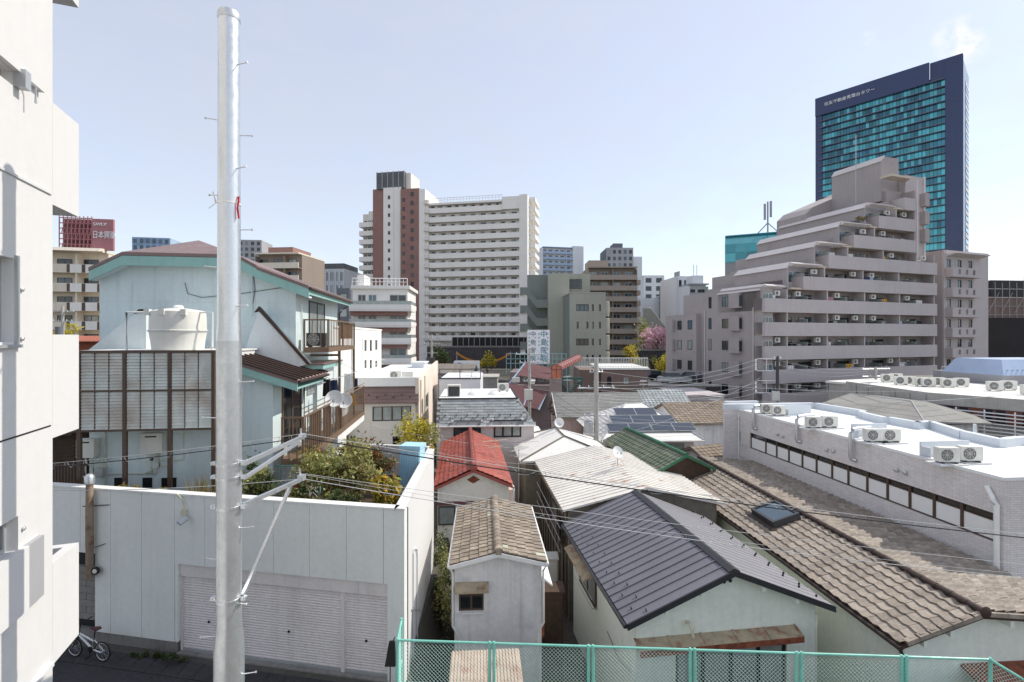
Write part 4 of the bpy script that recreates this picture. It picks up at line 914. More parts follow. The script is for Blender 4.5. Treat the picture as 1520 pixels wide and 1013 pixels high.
aw = D.part('awning', MB().prism_x([(.29, wz1 + .28), (-.08, wz1 + .16), (-.08, wz1 + .12), (.29, wz1 + .22)], ax0, ax1), 'rusty_paint')
for i in range(6): xx = ax0 + (ax1 - ax0) * i / 5; D.part('awning_batten', MB().prism_x([(.29, wz1 + .30), (-.09, wz1 + .18), (-.09, wz1 + .162), (.29, wz1 + .282)], xx - .025, xx + .025), 'rusty_paint', aw)
D.box('awning_fascia', (ax0, -.11, wz1 + .02, ax1, -.085, wz1 + .17), 'rust', aw)
D.part('vent_hose', MB().tube([(-1.2, .28, wz1 + .62), (-1.2, .12, wz1 + .66), (-1.18, .06, wz1 + .55), (-1.18, .0, wz1 + .35)], .045, 8), 'insul', smooth=True)
# left side wall: long window under an awning
yw0, zw = D.fy(886, 905, a); yw1, zwt = D.fy(862, 842, a)
window(D, '-x', a, yw0, yw1, D.fy(886, 905, a)[1], D.fy(886, 845, a)[1], 2, 'frame_brown', .06, -.06, 'curtain')
D.part('side_awning', MB().prism_y([(a, D.ze - .25), (a - .55, D.ze - .5), (a - .55, D.ze - .55), (a, D.ze - .32)], yw0 - .3, yw1 + .3), 'rusty_paint')
D.part('window_rail', MB().tube([(a - .2, yw0 - .1, zw + .1), (a - .2, yw1 + .1, zw + .1)], .015).tube([(a - .2, yw0 - .1, zw + .4), (a - .2, yw1 + .1, zw + .4)], .015).tube([(a, yw0 - .1, zw + .1), (a - .2, yw0 - .1, zw + .1)], .015), 'alu')
D.part('side_cable', MB().tube([(a - .03, .5, 2.6), (a - .03, 1.5, 2.3), (a - .03, 2.5, 2.5)], .01, 4), 'cable')
D.part('downpipe', MB().tube([(b + .06, .35, D.ze - .35), (b + .06, .36, 0)], .035, 8), 'wall_mint', smooth=True)
# ---- long brown pantile house
N = gable_px('brown_roof_house', 'long low house with weathered brown wavy tile roof and skylight', (1460, 912), (1037, 680), (1338, 958), zr=2.35)
wr_ = 3.45; N.pr = .10
a, b = gable_body(N, 'wall_mint', [(.2, 1.8, .4, 3.1, dict(n=2, fm='frame_brown', fr=.07))], wr=wr_)
rd = roof_deck(N, 'tile_brown_ridge', wr=wr_, low=.02)
tiles(N, rd, slopes(N, wr=wr_, lift=.0)[:1], wave_tile(.34, .3, .035, .045), .34, .3, 'tile_brown', 190)
tiles(N, rd, slopes(N, wr=wr_, lift=.0)[1:], wave_tile(.34, .3, .05, .085), .34, .3, 'tile_brown', 110)
for i in range(3): z0 = N.zr - .02 + i * .03; N.box('ridge_course', (-.09 + i * .015, .02, z0, .09 - i * .015, N.L, z0 + .026), 'tile_brown_ridge', rd)
ridge_caps(N, rd, (0, -.05, N.zr + .07), (0, N.L, N.zr + .07), .42, .10, 'tile_brown_ridge')
N.part('ridge_end', MB().lathe([(.13, 0), (.15, .03), (.1, .06)], 14), 'tile_brown_ridge', rd, True).matrix_basis = Matrix.Translation((0, -.03, N.zr + .07)) @ Matrix.Rotation(math.pi / 2, 4, 'X')
pn = (N.zr - N.ze) / N.w
me = MB().loft([(-.02, 0, -.05), (.33, 0, -.05), (.33, .16, -.02), (-.02, .16, -.02)], [(-.02, 0, .055), (.33, 0, .055), (.33, .14, .055), (-.02, .14, .055)]).mesh('verge_tile', 'tile_brown')
for sx, ww, pk_ in ((-1, N.w, pn), (1, wr_, N.pr)):
    n = int(math.hypot(ww, ww * pk_) / .3); dd = Vector((sx * ww, 0, -ww * pk_)).normalized()
    for i in range(n):
        o = Vector((0, -.06, N.zr + .015)) + dd * i * .3; y_ = Vector((0, 1, 0)); z_ = dd.cross(y_) * sx; z_ = z_ if z_.z > 0 else -z_
        link('verge_tile', me, rd, mat4=Matrix(((dd.x, 0, z_.x, o.x), (dd.y, 1, z_.y, o.y), (dd.z, 0, z_.z, o.z), (0, 0, 0, 1))))
N.part('eave_gutter', MB().tube([(-N.w - .06, -.05, N.ze - .06), (-N.w - .06, N.L, N.ze - .06)], .06, 8).tube([(-N.w - .04, .0, N.ze - .1), (-N.w + .3, .25, N.ze - .5), (-N.w + .3, .25, 0)], .04, 8), 'dark_brown', rd, True)
for xx in (-1.5, -.8, .8, 1.6, 2.6): N.box('rafter_tail', (xx - .05, .02, N.zr - abs(xx) * (pn if xx < 0 else N.pr) - .3, xx + .05, .29, N.zr - abs(xx) * (pn if xx < 0 else N.pr) - .14), 'wall_mint')
N.part('awning', MB().prism_x([(.29, 3.45), (-.5, 3.2), (-.5, 3.15), (.29, 3.38)], -.3, 3.2), 'rust')
N.box('awning_fascia', (-.3, -.53, 3.08, 3.2, -.505, 3.22), 'rust')
# skylight
def ray_plane(px, py, p0, nrm):
    d = Vector(((px - CX) / F, 1, -(py - HY) / F)); o = Vector((0, 0, CZ)); return o + d * ((Vector(p0) - o).dot(nrm) / d.dot(nrm))
fl, _, lnl = slopes(N)[0]
W0 = Matrix.Translation(N.loc) @ Matrix.Rotation(N.rz, 4, 'Z'); fw = W0 @ fl
sk = fw.inverted() @ ray_plane(1152, 768, fw.translation, fw.to_3x3().col[2])
o = link('skylight', MB().box(-.75, -.55, .02, .75, -.45, .28).box(-.75, .45, .02, .75, .55, .28).box(-.75, -.448, .02, -.65, .448, .28).box(.65, -.448, .02, .75, .448, .28).mesh('skylight', 'alu_dark'), rd, mat4=fl @ Matrix.Translation((sk.x, sk.y, 0)))
link('pane', BOX(-.65, -.45, .2, .65, .45, .24).mesh('pane', 'glass_blue'), o)
o2 = link('flashing', BOX(-.95, -.75, .06, .95, -.55, .085).mesh('flashing', 'dark_brown'), o)
# ---- small tan tiled house
K = gable_px('tan_roof_house', 'small narrow pale house with tan tiled gable roof behind the green fence', (740, 819), (734, 739), (668, 839), 14.5)
kx0, kz0 = K.fx(681, 908, .2); kx1, kz1 = K.fx(718, 874, .2)
a, b = gable_body(K, 'wall_old', [(kx0, kx1, kz0, kz1, dict(n=2, fm='bronze_dark', fr=.05, glass='glass', dep=.03))], insf=.2, inss=.12)
rd = roof_deck(K, 'tile_tan', low=.02)
tiles(K, rd, slopes(K), flat_tile(.27, .29, .03, .04, .025), .27, .29, 'tile_tan', 300, alt='tile_pale', altp=.03)
ridge_caps(K, rd, (0, -.02, K.zr + .02), (0, K.L, K.zr + .02), .28, .13, 'tile_tan')
K.box('ridge_end', (-.09, -.05, K.zr - .08, .09, -.021, K.zr + .1), 'tile_tan', rd)
for sx in (-1, 1):
    K.part('barge_board', MB().prism_y([(0, K.zr - .16), (sx * K.w, K.ze - .14), (sx * K.w, K.ze - .02), (0, K.zr - .03)], -.03, -.002), 'white_paint', rd)
    K.part('eave_gutter', MB().tube([(sx * (K.w + .04), -.03, K.ze - .06), (sx * (K.w + .04), K.L, K.ze - .06)], .045, 8).tube([(sx * (K.w + .03), .03, K.ze - .08), (sx * (K.w - .08), .12, K.ze - .3), (sx * (K.w - .07), .13, K.ze - 1.9), (sx * (K.w - .25), .13, K.ze - 2.2), (sx * (K.w - .25), .13, 0)], .035, 8), 'white_paint', rd, True)
kw_ = K.part('window_awning', MB().prism_x([(.19, kz1 + .22), (-.12, kz1 + .1), (-.12, kz1 + .02), (.19, kz1 + .16)], kx0 - .1, kx1 + .15), 'rusty_paint')
K.box('window_sill', (kx0 - .04, .12, kz0 - .06, kx1 + .04, .198, kz0 - .005), 'wall_old')
K.part('side_boards', MB().box(b + .02, .5, K.ze - 2.6, b + .12, .56, K.ze - .9).box(b + .02, .6, K.ze - 2.6, b + .12, .64, K.ze - .9), 'rust')
K.part('side_pent', MB().prism_y([(b, K.ze - .55), (b + .35, K.ze - .85), (b + .35, K.ze - .9), (b, K.ze - .62)], .3, 2.2), 'white_paint')
for q_, pz in ((2.0, 1.2), (.4, .2)): pass
# ---- red tiled house
Q = gable_px('red_roof_house', 'cream house with bright red tiled gable roof', (703, 697), (698, 639), (644, 724), 22.0)
gx0, gz0 = Q.fx(646, 780, .3); gx1, gz1 = Q.fx(676, 751, .3)
a, b = gable_body(Q, 'wall_cream', [], inss=.15)
window(Q, 'x', .3, max(gx0, a + .03), gx1, gz0, gz1, 1, 'alu_dark', .06, -.05, 'curtain')
Q.box('wall_band', (a, .24, gz1 + .04, b - 1.6, .297, gz1 + .2), 'maroon')
rd = roof_deck(Q, 'tile_red', low=.02)
tiles(Q, rd, slopes(Q), wave_tile(.27, .24, .03, .04), .27, .24, 'tile_red', 300)
ridge_caps(Q, rd, (0, -.05, Q.zr + .05), (0, Q.L, Q.zr + .05), .34, .14, 'tile_red_ridge', flat=1.2)
Q.part('ridge_end', MB().lathe([(.16, 0), (.18, .04), (.1, .08)], 12), 'tile_red_ridge', rd, True).matrix_basis = Matrix.Translation((0, -.05, Q.zr + .1)) @ Matrix.Rotation(math.pi / 2, 4, 'X')
Q.part('diamond_vent', MB().prism_y([(-.3, Q.zr - .55), (0, Q.zr - .73), (.3, Q.zr - .55), (0, Q.zr - .37)], .27, .298), 'rust')
for sx in (-1, 1): Q.part('barge_board', MB().prism_y([(0, Q.zr - .14), (sx * Q.w, Q.ze - .14), (sx * Q.w, Q.ze - .02), (0, Q.zr - .02)], -.04, -.003), 'tile_red_ridge', rd)
Q.part('downpipe', MB().tube([(Q.w + .04, 0, Q.ze - .05), (Q.w + .04, .1, Q.ze - .3), (Q.w - .1, .25, Q.ze - 1.4), (Q.w - .1, .25, 0)], .04, 8), 'white_paint', rd, True)
Q.box('side_annex', (b, .9, 0, b + .35, 4, Q.ze - .5), 'pinkish')
# ---- rusty white metal roof house
ur = T('rusty_roof_house', 'house with rust stained white metal roof behind the charcoal roof', 'house', (5.55, 19.95, -2.5), math.atan(.1))
ur.L, ur.zr, ur.ze, ur.w = 7.8, 5.45, 4.65, 3.5
a, b = gable_body(ur, 'wood_grey', [], inss=.3)
rd = roof_deck(ur, 'roof_white', th=.06)
s1, s2 = slopes(ur, lift=.003)
seam_panels(ur, rd, *s1, .33, 'roof_white', .035); seam_panels(ur, rd, *s2, .33, 'roof_white', .035)
ur.part('eave_trim', BOX(-ur.w - .03, 0, ur.ze - .16, -ur.w - .002, ur.L, ur.ze + .01), 'wood_grey', rd)
for i in range(10): ur.box('wall_post', (a - .04, .5 + i * .75, 0, a - .003, .58 + i * .75, ur.ze - .25), 'wood_dark')
for i in range(4): window(ur, '-x', a, .8 + i * 1.7, 2.1 + i * 1.7, 2.6, 3.9, 2, 'frame_brown', .05, -.06)
ur.part('window_bars', MB().tube([(a - .3, .6, 2.7), (a - .3, 7, 2.7)], .02).tube([(a - .3, .6, 3.2), (a - .3, 7, 3.2)], .02).tube([(a - .3, .6, 3.7), (a - .3, 7, 3.7)], .02), 'alu')
# dish on a tripod on that roof
_b = P(917, 700, 23.2); p_ur = ur.loc_of(_b); zs_ = ur.zr - abs(p_ur.x) * (ur.zr - ur.ze) / ur.w
dt = dish('small white satellite dish on a wire tripod on the rusty white roof', (_b.x, _b.y, zs_ - 2.5), (.35, -.8, .45), .28, mast=.75)
dt.part('tripod', MB().tube([(0, 0, .6), (-.35, -.3, -.05)], .008, 4).tube([(0, 0, .6), (.4, -.2, -.05)], .008, 4).tube([(0, 0, .6), (.05, .4, .0)], .008, 4), 'alu')
# ---- white hipped roof behind it
hv = T('white_hip_house', 'small house with plain white hipped roof behind the rusty roof', 'house', (3.4, 28.3, -2.5), math.atan(.1))
hv.box('wall', (-2.6, .2, 0, 2.6, 5.8, 4.45), 'wood_grey')
hr = hv.part('roof', MB().loft([(-2.95, -.1, 4.4), (2.95, -.1, 4.4), (2.95, 6.1, 4.4), (-2.95, 6.1, 4.4)], [(-2.95, -.1, 4.5), (2.95, -.1, 4.5), (2.95, 6.1, 4.5), (-2.95, 6.1, 4.5)]).add([(-2.95, -.1, 4.502), (2.95, -.1, 4.502), (2.95, 6.1, 4.502), (-2.95, 6.1, 4.502), (0, 1.6, 5.55), (0, 4.4, 5.55)], [(0, 1, 4), (1, 2, 5, 4), (2, 3, 5), (3, 0, 4, 5)]), 'roof_white2')
hv.part('hip_cap', MB().tube([(2.9, -.1, 4.54), (0, 1.6, 5.57), (0, 4.4, 5.57), (-2.9, 6.1, 4.54)], .06, 6).tube([(-2.9, -.1, 4.54), (0, 1.6, 5.57)], .05, 6), 'wood_grey', hr)
dish('white satellite dish at the top of the white hipped roof', hv.loc + Vector((-.3, 3.5, 5.55)), (.2, -1, .3), .32, mast=.5)
# ---- green tiled house
GR = gable_px('green_roof_house', 'house with grey green tiles and bright green ridge', (1019, 676), (930, 636), (975, 701), 24.5)
gable_body(GR, 'wood_dark', [], insf=.15, inss=.2, wr=GR.w * 1.0)
rd = roof_deck(GR, 'tile_green', low=.02)
tiles(GR, rd, slopes(GR), flat_tile(.3, .28, .03, .05, .03), .3, .28, 'tile_green', 260)
ridge_caps(GR, rd, (0, -.03, GR.zr + .03), (0, GR.L, GR.zr + .03), .3, .12, 'green_ridge')
for sx in (-1, 1): GR.part('verge_trim', MB().prism_y([(0, GR.zr - .1), (sx * GR.w, GR.ze - .1), (sx * GR.w, GR.ze + .03), (0, GR.zr + .05)], -.06, -.003), 'green_ridge', rd)
# ---- slate mansard house
Sl = T('slate_mansard_house', 'light grey house with slate mansard front and two black framed windows', 'house', (P(650, 0, 31.6).x, 31.6, -2.5), math.radians(4))
fx_ = lambda px, py, y0=0: Sl.fx(px, py, y0)
xr, zt_ = fx_(768, 592, .9); xe, zb_ = fx_(793, 631)
wins = [(*fx_(673, 668)[:1], fx_(714, 668)[0], fx_(673, 665)[1], fx_(673, 627)[1], dict(n=3, fm='frame_black', fr=.1, rail=.72, dep=-.05)), (fx_(733, 650)[0], fx_(774, 650)[0], fx_(733, 650)[1], fx_(733, 624)[1], dict(n=3, fm='frame_black', fr=.1, rail=.72, dep=-.05))]
Sl.part('wall', MB().box(-.1, .12, 0, xe, 8, zb_), 'plum_cap')
for q_ in wins: window(Sl, 'x', .12, *q_[:4], **q_[4])
mn = Sl.part('mansard', MB().loft([(-.1, -.1, zb_ + .002), (xe + .1, -.1, zb_ + .002), (xe + .1, 8, zb_ + .002), (-.1, 8, zb_ + .002)], [(-.05, .95, zt_), (xr, .95, zt_), (xr, 7.2, zt_), (-.05, 7.2, zt_)]), 'slate_dark')
up = Vector((0, 1.05, zt_ - zb_)); clip = lambda x, y: x < xe + .1 - (xe + .1 - xr) * y / up.length and not any(q_[0] - .15 < x - .1 < q_[1] + .15 and y < .35 for q_ in wins)
tiles(Sl, mn, [(sframe((-.1, -.12, zb_ + .01), (1, 0, 0), up), xe + .2, up.length, clip)], flat_tile(.42, .2, .025, 0), .42, .2, 'slate', 200, 'slate', stag=True)
sg2 = MB().box(-.02, 0, 0, .02, .12, .09).mesh('snow_guard', 'black'); fr = sframe((-.1, -.12, zb_ + .02), (1, 0, 0), up)
for i in range(17): link('snow_guard', sg2, mn, mat4=fr @ Matrix.Translation((.2 + i * .36, .45 + .2 * (i % 2), .03)))
Sl.part('mansard_edge', MB().box(-.1, .85, zt_ + .002, xr + .05, .98, zt_ + .07).box(xr - .05, .98, zt_ + .002, xr + .05, 7.2, zt_ + .07), 'black', mn)
Sl.box('flat_roof', (-.04, .99, zt_ + .002, xr - .06, 7.1, zt_ + .03), 'roof_membrane', mn)
for px in (704, 734): 
    p = fx_(px, 588, 3); Sl.part('roof_light', MB().lathe([(.5, zt_ + .03), (.48, zt_ + .12), (.3, zt_ + .3), (.05, zt_ + .34)], 14, (p[0], 3, 0)), 'white_clean', smooth=True)
p = fx_(674, 588, 2.2); Sl.part('roof_hatch', MB().box(p[0] - .45, 1.9, zt_ + .03, p[0] + .45, 2.5, zt_ + .85), 'ac_white'); Sl.box('hatch_grille', (p[0] - .38, 1.88, zt_ + .08, p[0] + .38, 1.898, zt_ + .75), 'ac_dark')
for q_ in wins: Sl.part('window_brace', MB().box(q_[0] - .12, -.12, q_[3], q_[0], .1, q_[3] + .1).box(q_[1], -.12, q_[3], q_[1] + .12, .1, q_[3] + .1), 'white_paint')
Sl.part('gutter', MB().tube([(-.1, -.14, zb_ - .02), (xe + .1, -.14, zb_ - .02)], .06, 6).tube([(.1, -.1, zb_), (.1, .06, 0)], .05, 6), 'white_paint', smooth=True)
Sl.part('side_balcony', MB().box(xe, 2.2, zb_ - 2.2, xe + 1.0, 6, zb_ - 1.2).box(xe, 2.2, zb_ - 2.4, xe + 1.05, 6, zb_ - 2.2), 'white_paint')
# ---- beige flat roofed building with brown band
E1 = T('beige_building', 'flat roofed building with brown shingled band and sunlit beige side wall', 'building', (P(621, 0, 30).x, 30, -2.5), math.radians(5.6))
x0, z1 = E1.fx(500, 573); _, z1 = E1.fx(610, 574); _, z2 = E1.fx(610, 599); _, zw1 = E1.fx(580, 604); _, zw0 = E1.fx(580, 626)
yb2 = E1.fy(650)
wx0, wx1 = E1.fx(552), E1.fx(610); x3, x4 = E1.fx(582), E1.fx(594)
wall_windows(E1, 'front_wall', 'x', .15, .2, x0, 0, 0, z2, [(wx0, wx1, zw0, zw1, dict(n=4, fm='frame_brown', fr=.06)), (E1.fx(519), E1.fx(527), E1.fx(520, 662)[1], E1.fx(520, 648)[1], dict(n=1, fm='frame_brown')), (x3, x4, E1.fx(585, 662)[1], E1.fx(585, 649)[1], dict(n=1, fm='frame_brown'))], 'white_tower')
bd = E1.part('shingled_band', MB().prism_x([(-.1, z2 + .002), (.35, z1), (.6, z1), (.6, z2 + .002)], x0, 0), 'brown_metal')
for i in range(5): zz = z2 + .1 + i * (z1 - z2) / 5.3; E1.box('shingle_course', (x0, -.1 + (zz - z2) / (z1 - z2) * .45 - .035, zz - .1, 0, .1 + (zz - z2) / (z1 - z2) * .45, zz + .0), 'brown_metal', bd)
for i in range(9): link('snow_guard', sg2, bd, (x0 + .4 + i * .5, -.05, z2 + .35 + .15 * (i % 2)))
E1.box('parapet', (x0, .2, z1 + .002, 0, .5, z1 + .55), 'roof_membrane')
E1.box('roof', (x0, .5, z1 - .2, -.2, yb2, z1 + .1), 'roof_membrane')
ws = [(E1.fy(a_), E1.fy(b_), E1.fy(a_, c_)[1], E1.fy(a_, d_)[1], dict(n=2, fm='alu', fr=.05)) for a_, b_, c_, d_ in ((624, 628, 620, 597), (632, 636, 612, 588), (642, 645, 600, 578))]
wall_windows(E1, 'side_wall', '+x', 0, .2, .15, yb2, 0, z1 + .5, ws, 'pink_beige')
E1.box('core', (x0, .6, 0, -.4, yb2, z1 - .3), 'dark')
E1.part('side_pipes', MB().tube([(.05, 1.2, z1 + .3), (.05, 1.2, 0)], .05).tube([(.05, 4.5, z1 + .3), (.05, 4.5, 0)], .05), 'insul')
E1.part('roof_box', BOX(-1.2, 1.5, z1 + .1, -.5, 2.1, z1 + .8), 'ac_white')
# ---- sunlit white block with small windows behind the blue house
WB = T('white_block', 'sunlit plain white block with small slit windows behind the blue house', 'building', (P(500, 0, 27).x, 27.2, -2.5), math.radians(5))
yb2 = WB.fy(566); _, z1 = WB.fy(530, 489)
ws = [(WB.fy(px), WB.fy(px + 3.5), WB.fy(px, y1)[1], WB.fy(px, y0)[1], dict(n=1, fm='alu_dark', fr=.04)) for px, y0, y1 in ((541, 505, 522), (549, 505, 522), (557, 505, 520), (541, 535, 548), (549, 535, 548), (557, 536, 546))]
wall_windows(WB, 'wall', '+x', 0, .2, -1, yb2, 0, z1, ws, 'white_tower2'); WB.box('core', (-4, -1, 0, -.4, yb2, z1 - .05), 'white_tower')
WB.box('coping', (-4, -1.02, z1 + .002, .05, yb2 + .05, z1 + .12), 'white_tower2')
WB.part('wall_pipe', MB().tube([(.06, 3, z1 - .3), (.06, 3, 0)], .05).tube([(.06, 6, z1 - .6), (.06, 6, 0)], .04), 'white_paint')
# ---- solar panel house
SO = T('solar_house', 'white house with pale hipped roof carrying nine dark solar panels', 'house', (P(893, 0, 33).x, 33, -2.5), math.radians(3))
zE = SO.fx(893, 655)[1]; wS = SO.fx(1045); dS = 9.2; ap = (wS * .40, 4.3, SO.fx(927, 600, 4.3)[1])
SO.box('wall', (.5, .5, 0, wS - .5, dS - .5, zE - .02), 'white_tower2')
so = SO.part('roof', MB().add([(0, 0, zE), (wS, 0, zE), (wS, dS, zE), (0, dS, zE), ap, (wS * .62, 4.8, ap[2]), (0, 0, zE - .12), (wS, 0, zE - .12), (wS, dS, zE - .12), (0, dS, zE - .12)], [(0, 1, 5, 4), (1, 2, 5), (2, 3, 4, 5), (3, 0, 4), (0, 6, 7, 1), (0, 3, 9, 6), (1, 7, 8, 2), (6, 9, 8, 7)]), 'roof_white2')
SO.part('gutter', MB().tube([(0, -.06, zE - .06), (wS, -.06, zE - .06)], .06, 6).tube([(-.06, 0, zE - .06), (-.06, dS, zE - .06)], .06, 6), 'white_paint', smooth=True)
SO.part('hip_cap', MB().tube([(0, 0, zE + .03), ap], .05, 6).tube([(wS, 0, zE + .03), (wS * .62, 4.8, ap[2] + .02)], .05, 6).tube([ap, (wS * .62, 4.8, ap[2])], .05, 6), 'alu', so)
fr = sframe((0, 0, zE + .07), (1, 0, 0), (0, 4.3, ap[2] - zE)); pm = MB().box(0, 0, 0, 1.52, .95, .035).mesh('solar_panel', 'solar')
fm_ = MB().box(-.02, -.02, -.01, 1.54, -.001, .045).box(-.02, .951, -.01, 1.54, .97, .045).box(-.02, 0, -.01, -.001, .95, .045).box(1.521, 0, -.01, 1.54, .95, .045).mesh('panel_frame', 'alu')
for r_, (n, xo) in enumerate(((4, .75), (3, 1.2), (2, 1.75))):
    for i in range(n): o = link('solar_panel', pm, so, mat4=fr @ Matrix.Translation((xo + i * 1.58, .95 + r_ * 1.02, .0))); link('panel_frame', fm_, o)
window(SO, 'x', .5, SO.fx(985), SO.fx(1020), zE - 1.3, zE - .3, 2, 'alu', .06, -.05)
sf = sframe((0, dS, zE + .004), (0, -1, 0), (ap[0], 0, ap[2] - zE)); L_ = math.hypot(ap[0], ap[2] - zE)
me = BOX(0, 0, 0, dS, .05, .02).mesh('shingle_course', 'slate')
for i in range(1, 12):
    f = i / 12; a_ = f * (dS - 4.3); b_ = dS - f * 4.3
    link('shingle_course', BOX(a_, f * L_, .0, b_, f * L_ + .05, .02).mesh('shingle_course', 'plum_cap'), so, mat4=sf)
# ---- grey shingled gable with pinkish end wall
PG = T('pinkish_house', 'old house with pinkish gable end and weathered grey shingle roof', 'house', (3.75, 45.3, -2.5), math.radians(-88))
PG.L, PG.zr, PG.ze, PG.w = 8.2, 6.45, 4.75, 3.5
a, b = gable_body(PG, 'pinkish', [(-2.2, -1.3, 3.4, 4.4, dict(n=2, fm='frame_brown')), (-.5, .4, 3.4, 4.5, dict(n=2, fm='frame_brown')), (1.2, 2.0, 3.4, 4.4, dict(n=2, fm='frame_brown')), (-.4, .5, .8, 2.0, dict(n=2, fm='frame_brown')), (1.2, 2.2, .8, 2.0, dict(n=2, fm='frame_brown'))])
for x in (-2.3, -.6, 1.1): PG.part('window_hood', MB().prism_x([(.3, 4.85), (-.2, 4.7), (-.2, 4.64), (.3, 4.78)], x, x + 1.1), 'wood_dark')
rd = roof_deck(PG, 'shingle_grey'); PG.part('verge_trim', MB().prism_y([(0, PG.zr - .12), (PG.w, PG.ze - .12), (PG.w, PG.ze + .02), (0, PG.zr + .03)], -.05, -.003), 'white_paint', rd)
s_ = slopes(PG, lift=.0)[1]
for i in range(1, 17): link('shingle_course', BOX(0, i * s_[2] / 17, 0, PG.L, i * s_[2] / 17 + .04, .018).mesh('shingle_course', 'slate_dark'), rd, mat4=s_[0])
TG = T('grey_tile_house', 'house with light grey wavy tile roof beside the brown block building', 'house', (12.1, 47, -2.5), math.radians(-86))
TG.L, TG.zr, TG.ze, TG.w = 4.6, 6.5, 4.3, 3.8
gable_body(TG, 'pinkish'); rd = roof_deck(TG, 'slate_dark', low=.03); tiles(TG, rd, [slopes(TG)[1]], wave_tile(.36, .33, .035, .05), .36, .33, 'slate', 150)
BG = T('brown_gable_house', 'small house with brown tiled roof in front of the lilac apartment block', 'house', (P(990, 0, 40).x, 41.5, -2.5), math.radians(-78))
BG.L, BG.zr, BG.ze, BG.w = 6.5, 6.0, 4.7, 3.0
gable_body(BG, 'wall_old'); rd = roof_deck(BG, 'shingle_brown', low=.03); tiles(BG, rd, slopes(BG), flat_tile(.36, .28, .03, .04), .36, .28, 'shingle_brown', 200)
BS = T('brown_shed', 'little brown tiled shed squeezed against the white tiled clinic', 'shed', (P(1035, 0, 30).x, 31.2, -2.5), math.radians(-70))
BS.L, BS.zr, BS.ze, BS.w = 2.4, 4.6, 4.0, 1.4
gable_body(BS, 'wall_old'); rd = roof_deck(BS, 'shingle_brown', low=.03); tiles(BS, rd, slopes(BS), flat_tile(.36, .28, .03, .04), .36, .28, 'shingle_brown', 100)
# ---- sheds and clutter in the lower lot behind the fence
LS = T('corrugated_shed', 'low shed with rusty corrugated roof behind the green fence', 'shed', (P(660, 0, 11.6).x, 11.4, -2.5), math.radians(4))
zz = lambda px, py, y0: LS.fx(px, py, y0)
x0, _z = LS.fx(664, 1000, 0); x1 = LS.fx(780); z0 = LS.fx(720, 964, 1.85)[1]
LS.box('wall', (x0 + .1, .1, 0, x1 - .1, 1.7, z0 - .1), 'wood_grey')
rr_ = LS.box('roof', (x0, 0, z0 - .08, x1, 1.85, z0 - .02), 'rust_roof')
me = MB().tube([(0, 0, 0), (0, 1.85, 0)], .018, 6).mesh('corrugation', 'rust_roof')
for i in range(int((x1 - x0) / .085)): link('corrugation', me, rr_, (x0 + .04 + i * .085, 0, z0 - .015))
# narrow alley things between the tan and the dark house
for i, (x, y, z, s, m_, nm, lab) in enumerate(((1.55, 20.5, -2.5, 1.7, 'ac_white', 'storage_box', 'pale storage box deep in the narrow alley'), (1.35, 16.3, -2.5, 2.3, 'wood_dark', 'wooden_hutch', 'dark wooden hutch in the narrow alley'))):
    t = T(nm, lab, 'box', (x, y, z)); t.part('body', BOX(-.35, -.3, 0, .35, .3, s * 1.4), m_); t.part('lid', BOX(-.4, -.35, s * 1.4 + .002, .4, .35, s * 1.4 + .06), m_); t.box('door', (-.28, -.33, .1, .28, -.302, s * 1.3), m_)
for px, d, h, lab in ((655, 17.5, 1.9, 'dark leafy bush in the gap beside the sunlit garage wall'), (652, 20, 1.7, 'bush with dry twigs behind the gap beside the garage wall')):
    b = P(px, 900, d); plant('alley_bush', lab, 'bush', (b.x, d, -2.5), (.45, .8, 1.4), ['leaf_dark', 'leaf_mix'], 1500, .06, .05, None, 2.4, 8)
# ================================================================ white tiled clinic
C = T('tiled_clinic', 'long white tiled two storey building with ribbon windows and pale roof', 'building', (P(1490, 0, 14.9).x, 14.9, -2.5), math.atan(.106))
zr_ = 7.3; yL = C.fy(1074)
_, z0 = C.fy(1478, 806); _, z1 = C.fy(1478, 763)
mu = [1478, 1425, 1384, 1348, 1315, 1285, 1257, 1233, 1210, 1189, 1169, 1151, 1135, 1113]
ym = [C.fy(x) for x in mu]
sm = (C.fy(1099), C.fy(1090), C.fy(1095, 655)[1], C.fy(1095, 640)[1])
mb = facade_mb(MB(), '-x', 0, .22, 0, yL, 0, zr_, [(ym[0], ym[-1], z0, z1), sm]); mb.box(.0, .002, 0, .22, .0021, .001)
C.part('side_wall', mb, 'tile_wall')
C.part('front_wall', BOX(.225, 0, 0, 9, .22, zr_), 'tile_wall')
window(C, '-x', 0, *sm, n=1, fm='alu', fr=.05)
for i in range(len(ym) - 1):
    a, b = ym[i], ym[i + 1]
    o = link('window', MB().box(.06, a, z0, .13, a + .05, z1).box(.06, b - .05, z0, .13, b, z1).box(.06, a + .05, z0, .13, b - .05, z0 + .05).box(.06, a + .05, z1 - .05, .13, b - .05, z1).box(.07, a + .05, z0 + (z1 - z0) * .70, .12, b - .05, z0 + (z1 - z0) * .70 + .04).mesh('window', 'frame_brown'), C.o)
    link('lower_pane', BOX(.09, a + .03, z0 + .03, .1, b - .03, z0 + (z1 - z0) * .70).mesh('pane', 'white_clean'), o)
    link('upper_pane', BOX(.11, a + .03, z0 + (z1 - z0) * .70, .12, b - .03, z1 - .03).mesh('pane', 'glass'), o)
pts = [(1076, 601), (1209, 599), (1283, 610.5), (1287, 613), (1318, 620), (1365, 628), (1387, 626), (1435, 640.5), (1495, 653), (1520, 650), (1600, 650)]
pl = [C.loc_of(PZ(x, y, 5.12)) for x, y in pts]; pl = [(p.x, p.y) for p in pl]
pl = [p for p in pl if True]
poly = [(.02, .02), (pl[-1][0], .02)] + pl[::-1]; poly = poly[:-1] + [(.02, yL)]
